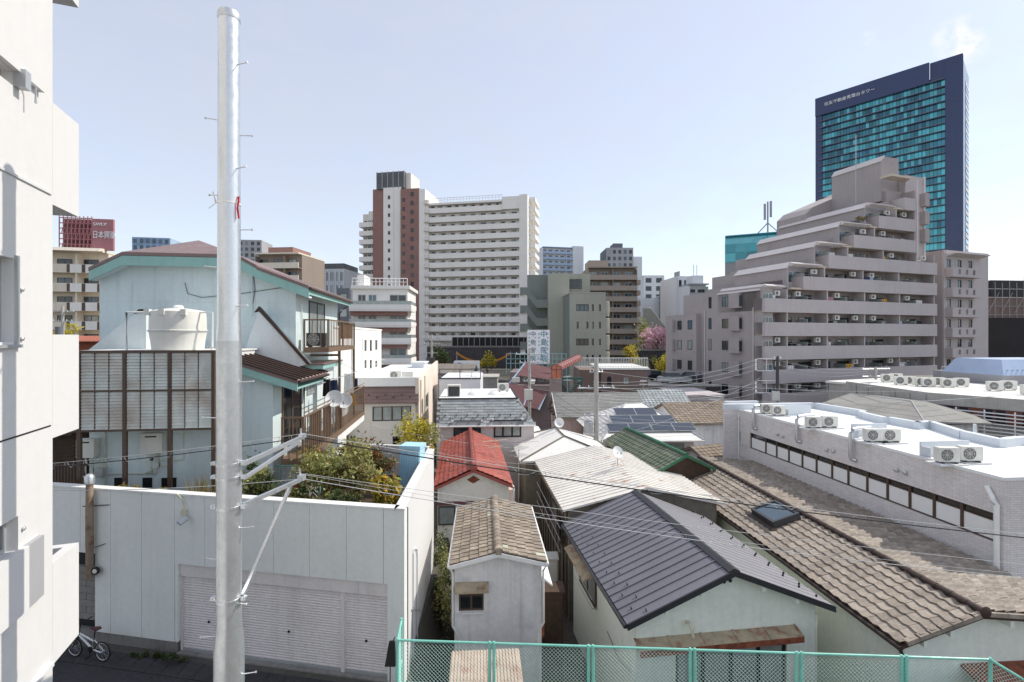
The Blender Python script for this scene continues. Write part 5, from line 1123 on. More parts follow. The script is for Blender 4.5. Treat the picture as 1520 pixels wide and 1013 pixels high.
C.part('roof', MB().prism_z(poly, zr_ - .25, zr_), 'roof_membrane')
C.part('core', MB().prism_z([(.5, .5), (pl[-1][0], .5)] + pl[::-1][:-1] + [(.5, yL - .2)], 0, zr_ - .3), 'dark')
C.part('back_wall', MB().prism_z(pl + [(p[0] + .02, p[1] + .25) for p in pl[::-1]], 0, zr_ - .252), 'tile_wall')
for a, b in zip(pl, pl[1:]):
    u = Vector((b[0] - a[0], b[1] - a[1])).normalized(); n_ = Vector((-u.y, u.x)) * .28
    n_ = n_ if n_.y > 0 else -n_
    C.part('parapet', MB().prism_z([a, b, (b[0] + n_.x, b[1] + n_.y), (a[0] + n_.x, a[1] + n_.y)], zr_ + .003, zr_ + .34), 'parapet_blue')
C.box('end_parapet', (.0, yL - .25, zr_ + .003, 2.2, yL + .02, zr_ + .30), 'parapet_blue')
C.box('roof_edge', (-.03, -.03, zr_ - .04, .02, yL + .03, zr_ + .06), 'roof_membrane')
C.box('roof_edge', (.021, -.03, zr_ - .04, 9, .02, zr_ + .06), 'roof_membrane')
cw = lambda x, y, z: Vector((C.loc.x + x * C.c - y * C.s, C.loc.y + x * C.s + y * C.c, z))
for i, (px, py, n, lab) in enumerate(((1413, 690, 0, 'first'), (1447, 688, 0, 'first'), (1301, 658, 1, 'second'), (1327, 658, 1, 'second'), (1211, 637, 2, 'third'), (1235, 636, 2, 'third'), (1141, 615, 3, 'fourth'), (1158, 618, 3, 'fourth'))):
    p = PZ(px, py, 4.84); labs = ('white outdoor unit on the clinic roof in the pair nearest the drain pipe end', 'white outdoor unit on the clinic roof in the pair with the second bent duct', 'white outdoor unit on the clinic roof in the pair beside the first bent duct', 'white outdoor unit on the clinic roof in the pair by the far corner')
    ac_unit(labs[n], (p.x, p.y + .2, 4.86), math.radians(-8 if i % 2 else -4), 'outdoor units on the clinic roof', s=.86)
    q = C.loc_of(p); C.box('unit_base', (q.x - .5, q.y - .1, zr_ + .002, q.x + .55, q.y + .5, zr_ + .055), 'stucco_grey')
for px, py, w_ in ((1388, 681, 1.3), (1280, 650, 1.0), (1175, 618, .9)):
    q = C.loc_of(PZ(px, py, 4.84)); C.part('wind_screen', MB().box(q.x - .1, q.y + .45, zr_ + .002, q.x + w_ + .6, q.y + .5, zr_ + .55).box(q.x - .1, q.y + .1, zr_ + .002, q.x - .05, q.y + .449, zr_ + .4), 'parapet_blue')
for k_, (px, py, yb_) in enumerate(((1268, 645, 682), (1187, 622, 655), (1122, 606, 636))):
    yy, zz = C.fy(px, py); zb_ = C.fy(px, yb_)[1]
    C.part('duct', MB().tube([(1.0, yy + .3, zr_ + .45), (.3, yy + .1, zr_ + .48), (-.08, yy, zr_ + .45), (-.16, yy, zr_ + .3), (-.16, yy, zb_ + .1), (-.13, yy - .02, zb_), (-.02, yy - .12, zb_ - .02)], .085, 10), 'galv_new', smooth=True)
for px, py in ((1332, 698), (1345, 702), (1228, 668), (1238, 670), (1155, 645), (1163, 648), (1078, 620)):
    yy, zz = C.fy(px, py); o = C.part('wall_vent', MB().lathe([(.07, 0), (.09, .03), (.08, .08), (.02, .1)], 12), 'galv', smooth=True); o.matrix_basis = Matrix.Translation((-.002, yy, zz)) @ Matrix.Rotation(-math.pi / 2, 4, 'Y')
yy, zz = C.fy(1484, 760); _, zt_ = C.fy(1470, 722)
C.part('drain_pipe', MB().tube([(-.09, C.fy(1468), zt_), (-.11, yy + .1, zt_ - .35), (-.11, yy, zt_ - .5), (-.11, yy, 0)], .075, 10), 'white_clean', smooth=True)
yy = C.fy(1098); C.part('drain_pipe', MB().tube([(-.07, yy, zr_ - .35), (-.07, yy, 0)], .05, 8).box(-.1, yy - .09, zr_ - .42, -.003, yy + .09, zr_ - .25), 'white_clean', smooth=True)
C.part('roof_vent', MB().lathe([(.35, zr_), (.3, zr_ + .12), (.06, zr_ + .16), (.06, zr_ + .55)], 16, tuple(C.loc_of(PZ(1447, 647, 4.84)))[:2] + (0,)), 'roof_membrane', smooth=True)
for i in range(4): C.box('ladder_rung', (-.2, yy - .75, 3.2 + i * .7, -.16, yy - .35, 3.23 + i * .7), 'alu')
# ================================================================ hip roof and louvred building behind the clinic
HR = T('grey_hip_house', 'house with grey hipped roof, one slope sunlit, behind the clinic parapet', 'house', (P(1300, 0, 36).x, 38, -2.5), 0)
pts = {k_: HR.loc_of(P(*v)) for k_, v in dict(a=(1203, 604, 38), b=(1262, 584, 42), c=(1353, 596, 35), d=(1372, 626, 31), e=(1474, 629, 32), f=(1400, 596, 44)).items()}
z_ = lambda p, q=.12: (p.x, p.y, p.z - q)
HR.part('roof', MB().add([pts['a'], pts['b'], pts['c'], pts['d'], z_(pts['a']), z_(pts['d'])], [(0, 3, 2, 1), (4, 5, 3, 0)]), 'shingle_grey')
HR.part('roof_slope', MB().add([pts['c'] + Vector((.02, 0, .002)), pts['d'] + Vector((.02, 0, .002)), pts['e'], pts['f'], z_(pts['d']), z_(pts['e'])], [(0, 1, 2), (0, 2, 3), (1, 4, 5, 2)]), 'shingle_grey')
HR.part('back_slope', MB().poly(pts['b'] + Vector((0, .02, 0)), pts['c'] + Vector((0, .02, 0)), pts['f']), 'shingle_grey')
HR.part('hip_cap', MB().tube([pts['b'], pts['c'], pts['d']], .05, 6), 'alu')
p = pts; HR.part('wall', MB().prism_z([(p['a'].x + .5, p['a'].y), (p['d'].x, p['d'].y + .5), (p['e'].x - .6, p['e'].y + .4), (p['f'].x, p['f'].y), (p['b'].x, p['b'].y)], 0, min(p['a'].z, p['d'].z, p['e'].z) - .1), 'wall_old')
LV = T('louvred_building', 'low flat roofed building with white horizontal louvres over red panels', 'building', (P(1376, 0, 38.9).x, 38.9, -2.5), math.radians(33.7))
zt_ = 7.1
yl_, yh_ = -14, 0
fa = LV.loc_of(P(1256, 500, 48.5))
LV.part('roof', MB().prism_z([(.02, yl_), (14, yl_), (16, 8), (fa.x + .2, fa.y + 2), (fa.x, fa.y), (0, 0)], zt_ - .2, zt_), 'roof_white2')
LV.part('wall', MB().prism_z([(.15, yl_), (13.8, yl_), (15.8, 7.8), (fa.x + .5, fa.y + 1.8), (fa.x + .1, fa.y), (.1, 0)], 0, zt_ - .205), 'conc_light')
LV.part('parapet', MB().prism_z([(-.05, yl_), (.15, yl_), (.15, 0), (fa.x + .15, fa.y), (fa.x - .05, fa.y), (-.05, 0)], zt_ - .75, zt_ + .12), 'conc_light')
LV.box('red_panel', (-.012, yl_, zt_ - 1.9, .14, -.3, zt_ - .77), 'maroon')
for i in range(20): y = -.6 - i * .68; LV.box('dark_panel' if i % 3 else 'red_board', (-.03, y - .5, zt_ - 1.85, -.014, y, zt_ - .8), 'black' if i % 3 else 'rust')
for i in range(7): LV.box('louvre', (-.5, yl_, zt_ - 2.6 + i * .26, -.42, -.2, zt_ - 2.52 + i * .26), 'white_clean')
for i in range(9): LV.box('louvre_post', (-.42, -.3 - i * 1.6, 0, -.34, -.22 - i * 1.6, zt_ - .8), 'white_clean')
for i in range(6):
    f0, f1 = i / 6, (i + 1) / 6; LV.part('wall_panel', MB().loft([(fa.x * f0 - .08, fa.y * f0 + .06, zt_ - 2.3), (fa.x * f1 - .08, fa.y * f1 - .06, zt_ - 2.3), (fa.x * f1 - .052, fa.y * f1 - .06, zt_ - 2.3), (fa.x * f0 - .052, fa.y * f0 + .06, zt_ - 2.3)], [(fa.x * f0 - .08, fa.y * f0 + .06, zt_ - .1), (fa.x * f1 - .08, fa.y * f1 - .06, zt_ - .1), (fa.x * f1 - .052, fa.y * f1 - .06, zt_ - .1), (fa.x * f0 - .052, fa.y * f0 + .06, zt_ - .1)]), 'conc_light')
for i, (px, py) in enumerate(((1317, 567), (1337, 571), (1349, 571), (1330, 566), (1368, 573), (1378, 574), (1407, 575), (1427, 574), (1476, 580), (1497, 579), (1528, 586), (1392, 573))):
    p = PZ(px, py, 4.64); ac_unit('outdoor unit in the row on the roof above the white louvres', (p.x, p.y, 4.64), math.radians(-18), 'outdoor units above the white louvres', s=1.3)
BR = T('blue_mansard', 'small building with pale blue metal mansard roof behind the louvred building', 'building', (P(1490, 0, 46).x, 46, -2.5), .1)
x1, zt_ = BR.fx(1600, 539); _, zb_ = BR.fx(1490, 558)
BR.box('wall', (0, 0, 0, 8, 6, zb_), 'far_grey'); BR.part('roof', MB().loft([(0, 0, zb_ + .002), (8, 0, zb_ + .002), (8, 6, zb_ + .002), (0, 6, zb_ + .002)], [(.6, .7, zb_ + 1.5), (8, .7, zb_ + 1.5), (8, 5, zb_ + 1.5), (.6, 5, zb_ + 1.5)]), 'blue_roof')
for i in range(12): BR.box('snow_guard', (.6 + i * .55, .1, zb_ + .45, .66 + i * .55, .3, zb_ + .55), 'far_blue')
RF_ = T('roof_railing', 'metal guard railing on the roof in front of the lilac block annex', 'railing', (P(1398, 0, 52).x, 52, 4.6), .15)
for i in range(9): RF_.part('post', MB().tube([(i * 1.0, 0, 0), (i * 1.0, 0, 1.4)], .03, 5), 'alu')
for z in (.2, .7, 1.38): RF_.part('rail', MB().tube([(0, 0, z), (8, 0, z)], .025, 5), 'alu')
RB = T('low_rear_building', 'low concrete building under the roof railing', 'building', (P(1395, 0, 51.5).x, 51.5, -2.5), .15)
RB.part('wall', BOX(-.5, 0, 0, 9, 6, 6.9), 'conc_light'); RB.part('roof', BOX(-.6, -.1, 6.902, 9.1, 6.1, 7.05), 'conc'); RB.box('plant_box', (1.5, 1, 7.05, 3, 2, 8.0), 'far_grey')
# ================================================================ lilac grey stepped apartment block
SB = T('stepped_apartment', 'lilac grey apartment block stepping up to the right with long balconies', 'apartment building', (P(1133, 0, 56.5).x, 56.5, -2.5), math.radians(19.3))
FH = 2.8; zp0 = 13.69 + 2.5                                   # parapet top of the level where the steps begin (local)
tk = [SB.fx(x) for x in (1133, 1176, 1216, 1252, 1291, 1330)]
tE, tU = SB.fx(1387), SB.fx(1358); DEP = 14.0
acm = MB().box(-.4, -.15, 0, .4, .15, .58).mesh('balcony_ac_unit', 'ac_white'); acf = MB().lathe([(.2, 0), (.2, .02)], 14).mesh('fan', 'far_dark')
cloths = ('white_cloth', 'white_cloth', 'white_cloth', 'pink_cloth', 'navy_cloth', 'black_cloth', 'yellow_cloth', 'white_cloth', 'red_cloth')
for k_ in range(-5, 6):
    t0 = tk[max(0, k_)]; t1 = tE if k_ <= 2 else tU
    zf = zp0 + FH * k_ - 1.3                                     # floor of this storey
    # body set back behind balconies
    bx0 = t0 + (.6 if k_ > 0 else 0)
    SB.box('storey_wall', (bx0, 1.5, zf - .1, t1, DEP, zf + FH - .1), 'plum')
    if k_ <= 0: SB.box('corner_wall', (t0, .15, zf - .1, t0 + 1.6, 1.5, zf + FH - .1), 'plum')
    SB.box('end_wall', (t1 - .25, -.05, zf - .1, t1, 1.499, zf + FH - .32), 'plum')
    # slab and parapet
    s0 = t0 + (.0 if k_ <= 0 else .4)
    SB.box('balcony_slab', (s0 - (.0 if k_ <= 0 else .6), -.05, zf - .3, t1 + .1, 1.5, zf - .1), 'plum_soffit')
    pb = t0 + (0 if k_ <= 0 else SB.fx((0, 1190, 1227, 1265, 1302, 1340)[k_]) - t0)
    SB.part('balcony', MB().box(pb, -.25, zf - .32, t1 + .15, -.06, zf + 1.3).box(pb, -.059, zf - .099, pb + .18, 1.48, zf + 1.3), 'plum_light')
    if k_ > 0: SB.part('terrace_parapet', MB().box(t0 - .4, 1.0, zf - .3, t0 - .15, DEP, zf + .9).box(t0 - .15, 1.0, zf - .3, pb, 1.15, zf + .7), 'plum')
    # sloping cap along the stepped edge
    if 0 <= k_ < 5:
        cx0 = t0 + (0 if k_ == 0 else -.4); cz = zf + FH
        SB.part('edge_cap', MB().prism_y([(cx0 - .25, cz - .55), (cx0 + .05, cz - .55), (cx0 + .9, cz + .25), (cx0 + .6, cz + .25)], .4, (7.2, 8.6, 11, 13, 13.4)[k_]), 'plum_cap')
        SB.part('front_cap', MB().prism_x([(.38, cz - .3), (-.25, cz - .1), (-.25, cz), (.38, cz + .22)], cx0 + .4, pb + 3.2), 'plum_cap')
        SB.part('side_wall', MB().box(cx0, .4, zf - .1, cx0 + .25, (7.2, 8.6, 11, 13, 13.4)[k_], cz - .5), 'plum')
    # windows and dividers on the recessed wall
    nb = int((t1 - pb - .6) / 3.0)
    for i in range(nb):
        x = pb + .7 + (t1 - pb - .9) * i / max(1, nb)
        window(SB, 'x', 1.5, x, x + 2.1, zf + .05, zf + 2.05, 2, 'alu_dark', .07, -.06)
        if i % 2: SB.box('column', (x - .45, -.055, zf - .1, x - .25, 1.495, zf + FH - .32), 'plum_light')
        else: SB.box('partition', (x - .4, -.05, zf - .1, x - .36, 1.49, zf + 1.75), 'glass_curtain')
        if R.random() < .6: cx_ = x + R.uniform(0, 1.6); SB.part('balcony_box', MB().box(cx_, .3, zf - .09, cx_ + R.uniform(.3, .8), .9, zf + R.uniform(.9, 1.75)), R.choice(('far_grey', 'far_white', 'far_blue', 'far_dark', 'glass_blue')))
        if R.random() < .55:
            o = SB.inst('balcony_ac_unit', acm, (x + 1.9, .5, zf + (1.72 if R.random() < .8 else .0))); link('fan', acf, o, mat4=Matrix.Translation((-.1, -.152, .29)) @ Matrix.Rotation(math.pi / 2, 4, 'X'))
        if R.random() < .35:
            cm = R.choice(cloths); mb = MB()
            for c_ in range(R.randint(2, 4)): mb.box(x + c_ * .4, .35, zf + 1.0 - R.uniform(0, .3), x + c_ * .4 + .34, .38, zf + 1.75)
            SB.part('laundry', mb, cm)
        if R.random() < .5: SB.part('washing_bar', MB().tube([(x, .35, zf + 1.6), (x + 1.8, .35, zf + 1.6)], .025, 4).tube([(x, .35, zf + 1.6), (x, 1.4, zf + 2.3)], .02, 4), 'alu')
    if k_ <= 0: window(SB, 'x', .15, t0 + .35, t0 + 1.5, zf + .75, zf + 1.95, 2, 'alu', .07, -.05, 'blue')
    if 1 <= k_ < 5: window(SB, 'x', 1.5, t0 + 1.0, t0 + 2.4, zf + .7, zf + 2.1, 2, 'alu', .07, -.06, 'blue')
    # left flank bays
    if k_ <= 0:
        ya = 3.2; SB.box('bay', (t0 - .5, ya, zf + .35, t0 - .001, ya + 1.7, zf + 2.2), 'plum')
        window(SB, 'x', ya, t0 - .44, t0 - .06, zf + .6, zf + 1.9, 1, 'alu_dark', .05, -.05)
        window(SB, '-x', t0, ya + 2.2, ya + 3.3, zf + .7, zf + 1.9, 2, 'alu_dark', .06, -.05)
        window(SB, '-x', t0, 8.4, 8.9, zf + .6, zf + 2.1, 1, 'alu_dark', .05, -.05)
    if k_ < 0:
        SB.box('rear_wing', (t0 - .8, 10.4, zf - .1, t0 + 3, 17, zf + FH - .1), 'plum')
        for yy in (11.2, 13.4): window(SB, '-x', t0 - .8, yy, yy + .9, zf + .6, zf + 1.9, 1, 'alu_dark', .06, -.05)
        SB.box('bay', (t0 - 1.3, 14.8, zf + .4, t0 - .801, 15.4, zf + 2.0), 'plum')
t0 = tk[0]; SB.part('flank_pipe', MB().tube([(t0 - .08, 1.4, 0), (t0 - .08, 1.4, zp0 - 1)], .06, 6).tube([(t0 - .08, 9.6, 0), (t0 - .08, 9.6, zp0 - 1)], .06, 6), 'plum_cap')
SB.part('column_line', MB().tube([(tU + .02, -.28, zp0 + FH * 2.1), (tU + .02, -.28, zp0 + FH * 5.9)], .12, 6), 'plum_cap')
# tall right flank with bay windows
zTop = SB.fx(1375, 264, 1.0)[1]
SB.box('flank_tower', (tU + .02, 1.2, zp0 + FH * 2, tE, DEP, zTop), 'plum_light')
SB.part('flank_edge', MB().box(tE - .3, 1.05, zp0 + FH * 2, tE, 1.199, zTop + .1), 'plum_cap')
for i in range(3):
    z = SB.fx(1371, (305, 332, 358)[i], 1)[1]; x = SB.fx(1368, None, 1)
    SB.box('bay', (x, .55, z - .2, x + .9, 1.198, z + 1.6), 'plum'); window(SB, 'x', 1.2, x + 1.0, x + 2.0, z, z + 1.5, 2, 'alu_dark', .07, -.05)
# penthouse and roofline
px0, px1 = SB.fx(1308), tU
zP = SB.fx(1335, 237, 2)[1]
SB.part('penthouse', MB().prism_y([(SB.fx(1331), zp0 + FH * 5), (tU - .05, zp0 + FH * 5), (tU - .05, zP + .1), (SB.fx(1335), zP), (SB.fx(1331), zP - .6)], 2, 9), 'plum')
SB.part('penthouse_cap', MB().prism_y([(SB.fx(1330), zP - .75), (SB.fx(1331), zP - .5), (SB.fx(1335), zP + .15), (SB.fx(1337), zP + .12)], 1.9, 9), 'plum_cap')
SB.part('top_slab', MB().prism_z([(tk[5] - 1, -.1), (tU - 1, -.1), (tU + .1, 1.3), (tk[5] - 1, 1.3)], zp0 + FH * 5.95, zp0 + FH * 6.05), 'plum_soffit')
SB.part('rear_wall', MB().prism_y([SB.fx(x, y, 9) for x, y in ((1196, 400), (1196, 318), (1206, 308), (1290, 272), (1345, 272), (1345, 400))], 9, DEP), 'plum')
SB.part('antenna', MB().tube([(px0 + 1, 4, zp0 + FH * 5), (px0 + 1, 4, zP + 3.4)], .05, 5), 'alu')
SB.part('roof_plants', leaves(MB(), (tk[4] - .6, .6, zp0 + FH * 3.9), (1.0, .5, .5), 260, .12), 'leaf_dry')
# right annex
AX = T('apartment_annex', 'lilac grey annex with rows of small square openings beside the stepped block', 'apartment building', (P(1401, 0, 69).x, 69, -1.75), math.radians(19.3))
xr, zt_ = AX.fx(1467, 377); zt_ = AX.fx(1401, 371)[1]
wins = []; zb0 = AX.fx(1415, 386)[1]
for i in range(7):
    z = AX.fx(1412, 386)[1] - i * 2.86 - 1.1
    for px in (1405, 1421, 1437): wins.append((AX.fx(px), AX.fx(px) + 1.0, z, z + 1.15, dict(n=2, fm='alu_dark', fr=.07)))
wall_windows(AX, 'front_wall', 'x', 0, .2, 0, xr, 0, zt_, [q_ for q_ in wins if q_[2] > .3], 'plum_light')
AX.box('side_wall', (0, .2, 0, xr - .02, 10, zt_ - .02), 'plum')
for i in range(7):
    z = AX.fx(1412, 386)[1] - i * 2.86 - 1.1; x0, x1 = AX.fx(1401) + .3, AX.fx(1446)
    if z < 3: continue
    mb = facade_mb(MB(), 'x', -.9, .15, x0, x1, z - 1.45, z - .1, [(x0 + 1.3 + j * 1.65, x0 + 1.85 + j * 1.65, z - 1.05, z - .35) for j in range(3)])
    mb.box(x0, -.748, z - 1.45, x0 + .12, -.002, z - .1).box(x1 - .12, -.748, z - 1.45, x1, -.002, z - .1).box(x0 + .121, -.748, z - 1.45, x1 - .121, -.002, z - 1.3)
    AX.part('balcony', mb, 'plum_light')
AX.part('roof_canopy', MB().prism_x([(0, zt_ - .9), (-1.2, zt_ - .6), (-1.2, zt_ - .45), (0, zt_ - .5)], .5, AX.fx(1455)), 'plum_cap')
# ================================================================ blue glass tower
GT = T('glass_tower', 'tall navy and teal glass office tower behind the stepped block', 'tower', (P(1430, 0, 250).x, 250, 0), math.radians(-47.9))
xl = GT.fx(1212); zt_ = 155.5
Ys = GT.fy(1438, None, 0); xw_ = GT.fx(1403)
GT.box('core', (xl + .5, .6, 0, -.5, Ys - .3, zt_ - 8), 'navy')
GT.part('left_mullion', BOX(xl - .3, -1, 0, xl + 3.2, .6, zt_ - 8), 'navy')
zA = GT.fx(1385, 82)[1]; zB = GT.fx(1212, 137)[1]
GT.part('crown_panel', BOX(xl - .3, -1.6, zt_ - 10.5, GT.fx(1380), -.6, zt_ + .5), 'navy')
GT.part('crown_panel', BOX(GT.fx(1380) + .1, .2, zt_ - 10.5, GT.fx(1408), .8, zt_ + .5), 'navy')
GT.part('crown_panel', BOX(GT.fx(1404), .9, zt_ - 10.5, GT.fx(1429), 1.5, zt_ + .8), 'navy')
GT.part('corner_panel', BOX(xw_, -.3, 0, -.02, .58, zt_ - .5), 'navy')
nf = 37; fh = (zt_ - 11) / nf; ncol = 36; cw_ = (xw_ - (xl + 3.2)) / ncol
for i in range(nf + 1): GT.box('floor_fin', (xl + 1.5, -1.3, 0.5 + i * fh - .2, xw_, .55, .5 + i * fh + .15), 'tower_fin' if False else 'navy'); 
for i in range(nf + 1): GT.box('ledge', (xl + 1.5, -1.5, .5 + i * fh + .152, xw_ - .05, -1.0, .5 + i * fh + .32), 'tower_fin')
pm = [BOX(.06, 0, .2, cw_ - .06, .2, fh - .5).mesh('pane', g_) for g_ in ('tower_glass', 'tower_glass_dark', 'teal_glass')]
cells = []
for i in range(nf):
    run = 0; g_ = 0
    for j in range(ncol):
        if run <= 0: run = R.randint(2, 7); g_ = R.choice((0, 0, 0, 1, 1)) if i > 14 else R.choice((0, 0, 2, 2, 0, 1))
        run -= 1; gg = 2 if R.random() < .12 else g_
        cells.append((i, j, gg))
cells.sort(key=lambda c: (-c[0], -c[1])); jm = [MB(), MB(), MB()]
for n_, (i, j, gg) in enumerate(cells):
    x, z = xl + 3.2 + j * cw_, .5 + i * fh + .3
    if n_ < 300: GT.inst('pane', pm[gg], (x, -.2, z))
    else: jm[gg].box(x + .06, -.2, z + .2, x + cw_ - .06, 0, z + fh - .5)
for gg, nm in enumerate(('tower_glass', 'tower_glass_dark', 'teal_glass')): GT.part('panes', jm[gg], nm, kind='stuff')
for j in range(1, 6): GT.box('mullion', (xl + 3.2 + j * 6 * cw_ - .12, -.5, .5, xl + 3.2 + j * 6 * cw_ + .12, -.21, zt_ - 11), 'navy')
GT.part('edge_glazing', BOX(-.5, .0, 0, .0, Ys, zt_ - 3), 'far_blue')
for i in range(46): GT.box('edge_pane', (.02, Ys * .35, 3 + i * 3.1, .3, Ys * .85, 5.2 + i * 3.1), 'far_white' if i % 2 else 'far_glass')
text('lettering', '住友不動産青葉台タワー', 2.3, 'sign_white', GT.o, Matrix.Translation((xl + 4.6, -1.75, zt_ - 5.6)) @ UPX, .1)
# teal glass roof block left of the stepped building
TG_ = T('teal_glass_block', 'teal glazed roof block with antenna behind the stepped apartment', 'building', (P(1076, 0, 92).x, 92, 0), math.radians(-25))
x1 = TG_.fx(1170); zt_ = TG_.fx(1076, 363)[1]; zb_ = 0
TG_.box('wall', (0, .3, 0, x1 + 8, 14, zt_ - 3.5), 'far_grey')
TG_.part('glass_core', MB().prism_x([(.3, zt_ - 3.5), (.3, zt_), (2.5, zt_ + 1.8), (14, zt_ + 1.8), (14, zt_ - 3.5)], 0, x1 + 8), 'teal_glass')
n = 9
for i in range(n):
    for j in range(2): w_ = (x1 + 6) / n; TG_.box('pane', (i * w_ + .06, .12, zt_ - 3.4 + j * 1.75, (i + 1) * w_ - .06, .28, zt_ - 1.8 + j * 1.75), R.choice(('teal_glass', 'tower_glass')))
TG_.part('roof_edge', MB().tube([(0, 2.4, zt_ + 1.9), (x1 + 8, 2.4, zt_ + 1.9)], .2, 6), 'teal_glass')
ax = TG_.fx(1141); TG_.part('antenna_mast', MB().tube([(ax, 3, zt_ + 1.8), (ax, 3, zt_ + 8)], .15, 6).tube([(ax - 2, 3, zt_ + 1.8), (ax, 3, zt_ + 4)], .1, 4).tube([(ax + 2, 3, zt_ + 1.8), (ax, 3, zt_ + 4)], .1, 4).box(ax - .7, 2.7, zt_ + 4.6, ax - .3, 3, zt_ + 7.6).box(ax + .3, 2.7, zt_ + 5, ax + .7, 3, zt_ + 8), 'far_grey')
# scaffolded building at the right edge
CS = T('scaffolded_building', 'building under construction wrapped in dark netting with scaffolding on top', 'building', (P(1468, 0, 95).x, 95, 0), .1)
zt_ = CS.fx(1470, 472)[1]
CS.part('netting', BOX(0, 0, 0, 20, 12, zt_), 'net_dark'); CS.part('upper_floor', BOX(.4, .5, zt_ + .002, 20, 11, zt_ + 4.2), 'brown_block')
CS.part('core_tower', BOX(3, 2, zt_ + 4.21, 20, 9, zt_ + 7.6), 'dark')
mb = MB()
for i in range(13): mb.tube([(i * 1.6, .2, zt_), (i * 1.6, .2, zt_ + R.uniform(6.5, 8.8))], .06, 4)
for j in range(5): mb.tube([(0, .2, zt_ + .6 + j * 1.7), (20, .2, zt_ + .6 + j * 1.7)], .05, 4)
for i in range(6): mb.tube([(i * 3, .2, zt_ + 1), (i * 3 + 2.5, .2, zt_ + 5)], .05, 4)
CS.part('scaffolding', mb, 'far_grey')
# ================================================================ tall white apartment block with brown towers
WA = T('white_apartment_tower', 'tall white apartment block with long balconies and twin brown brick stair towers', 'apartment building', (P(775, 0, 139).x, 139, 0), math.radians(-11))
fx_ = lambda px, py=None, y0=0: WA.fx(px, py, y0)
xl, xr = fx_(636), fx_(771); zt_ = fx_(771, 292)[1]
z0 = fx_(700, 504)[1]; nf = 15; fh = (fx_(700, 303)[1] - z0) / (nf - .3)
WA.box('wall', (xl, 1.2, 0, 1.0, 14, zt_ - 1.0), 'white_tower')
WA.box('end_pier', (xr, -.3, 0, fx_(783), 14, zt_ + .5), 'white_tower2')
WA.box('roof_slab', (xl, -.2, zt_ - 1.2, fx_(745), 14, zt_ - .6), 'white_tower2')
WA.box('roof_block', (fx_(745) + .05, .0, zt_ - 3.4, xr - .05, 10, zt_ + .2), 'white_tower2')
dv_ = MB().box(0, 0, 0, .15, 1.15, 1.8).mesh('balcony_partition', 'white_tower')
nw = 9
for k_ in range(nf):
    z = z0 + k_ * fh; x_e = xr if k_ < nf - 1 else fx_(745)
    WA.box('balcony', (xl, -.25, z - .4, x_e, 0, z + 1.15), 'white_tower2')
    WA.box('balcony_slab', (xl, .001, z - .35, x_e, 1.2, z - .15), 'white_tower')
    for i in range(nw):
        x = xl + (x_e - xl) * (i + .08) / nw; w_ = (x_e - xl) / nw
        window(WA, 'x', 1.2, x + .3, x + .3 + w_ * R.choice((.35, .42, .5)), z + .1, z + 1.95, 2, 'alu_dark', .1, -.08)
        if i % 2 == 0: WA.inst('balcony_partition', dv_, (x + w_ * .92, .02, z - .14))
        if R.random() < .8: link('balcony_ac_unit', acm, WA.o, (x + w_ * .75, .8, z + (.95 if R.random() < .4 else 1.2)))
WA.box('stair_core', (xl - 1.6, .2, 0, xl - .02, 10, zt_ + .4), 'white_tower2')
for k_ in range(nf + 1): WA.part('landing', MB().lathe([(.85, z0 + k_ * fh - .3), (.85, z0 + k_ * fh + .9)], 12, (xl - .4, -.2, 0)), 'white_tower')
mb = MB()
for i in range(24): x = xl + (fx_(745) - xl) * i / 23; mb.tube([(x, .3, zt_ - .6), (x, .3, zt_ + .9)], .05, 4)
mb.tube([(xl, .3, zt_ + .9), (fx_(745), .3, zt_ + .9)], .06, 4).tube([(xl, .3, zt_ + .3), (fx_(745), .3, zt_ + .3)], .04, 4); WA.part('roof_railing', mb, 'alu')
for k_ in range(14):
    z = z0 + 5.5 + k_ * fh; WA.box('side_balcony', (fx_(783) + .01, 3, z - .3, fx_(783) + 1.8, 12, z + 1.0), 'white_tower2')
# brown brick stair towers and left wing
tz = fx_(600, 279)[1]
def brt(a, b, ytop, y0, mat, name): 
    o = WA.box(name, (fx_(a), y0, 0, fx_(b), 12, fx_((a + b) / 2, ytop)[1]), mat); return o
brt(550, 566.5, 279, 1.5, 'brick_brown', 'brick_tower'); brt(567, 593.5, 277, .9, 'white_tower2', 'white_tower_face'); brt(594, 621.5, 280, .2, 'brick_brown', 'brick_tower'); brt(622, 631, 281, 0, 'white_tower2', 'white_tower_face')
for k_ in range(15):
    z = fx_(600, 292)[1] - k_ * fh
    window(WA, 'x', .2, fx_(609), fx_(609) + 1.0, z, z + 1.3, 1, 'alu_dark', .1, -.06, 'glass'); window(WA, 'x', .2, fx_(597), fx_(597) + .8, z - 1.5, z - .4, 1, 'alu_dark', .1, -.06, 'glass'); window(WA, 'x', .9, fx_(574), fx_(574) + .7, z - .3, z + .8, 1, 'alu_dark', .1, -.06, 'glass')
WA.part('stair_seam', BOX(fx_(582), .8, 0, fx_(583), .898, tz), 'white_tower')
WA.part('roof_sign_frame', BOX(fx_(557), 1, fx_(575, 279)[1], fx_(598), 4, fx_(575, 254)[1]), 'metal_sign')
for i in range(6): x = fx_(557) + (fx_(598) - fx_(557)) * i / 5; WA.box('sign_rib', (x - .12, .9, fx_(575, 279)[1], x + .12, .998, fx_(575, 253)[1]), 'far_grey')
WA.box('lift_house', (fx_(585), 2, fx_(600, 282)[1], fx_(606), 9, fx_(600, 254)[1]), 'white_tower')
WA.box('left_wing', (fx_(527), 5, 0, fx_(551), 14, fx_(540, 312)[1]), 'white_tower')
WA.box('left_wing_head', (fx_(536), 4.8, fx_(540, 322)[1], fx_(551), 10, fx_(540, 308)[1]), 'white_tower2')
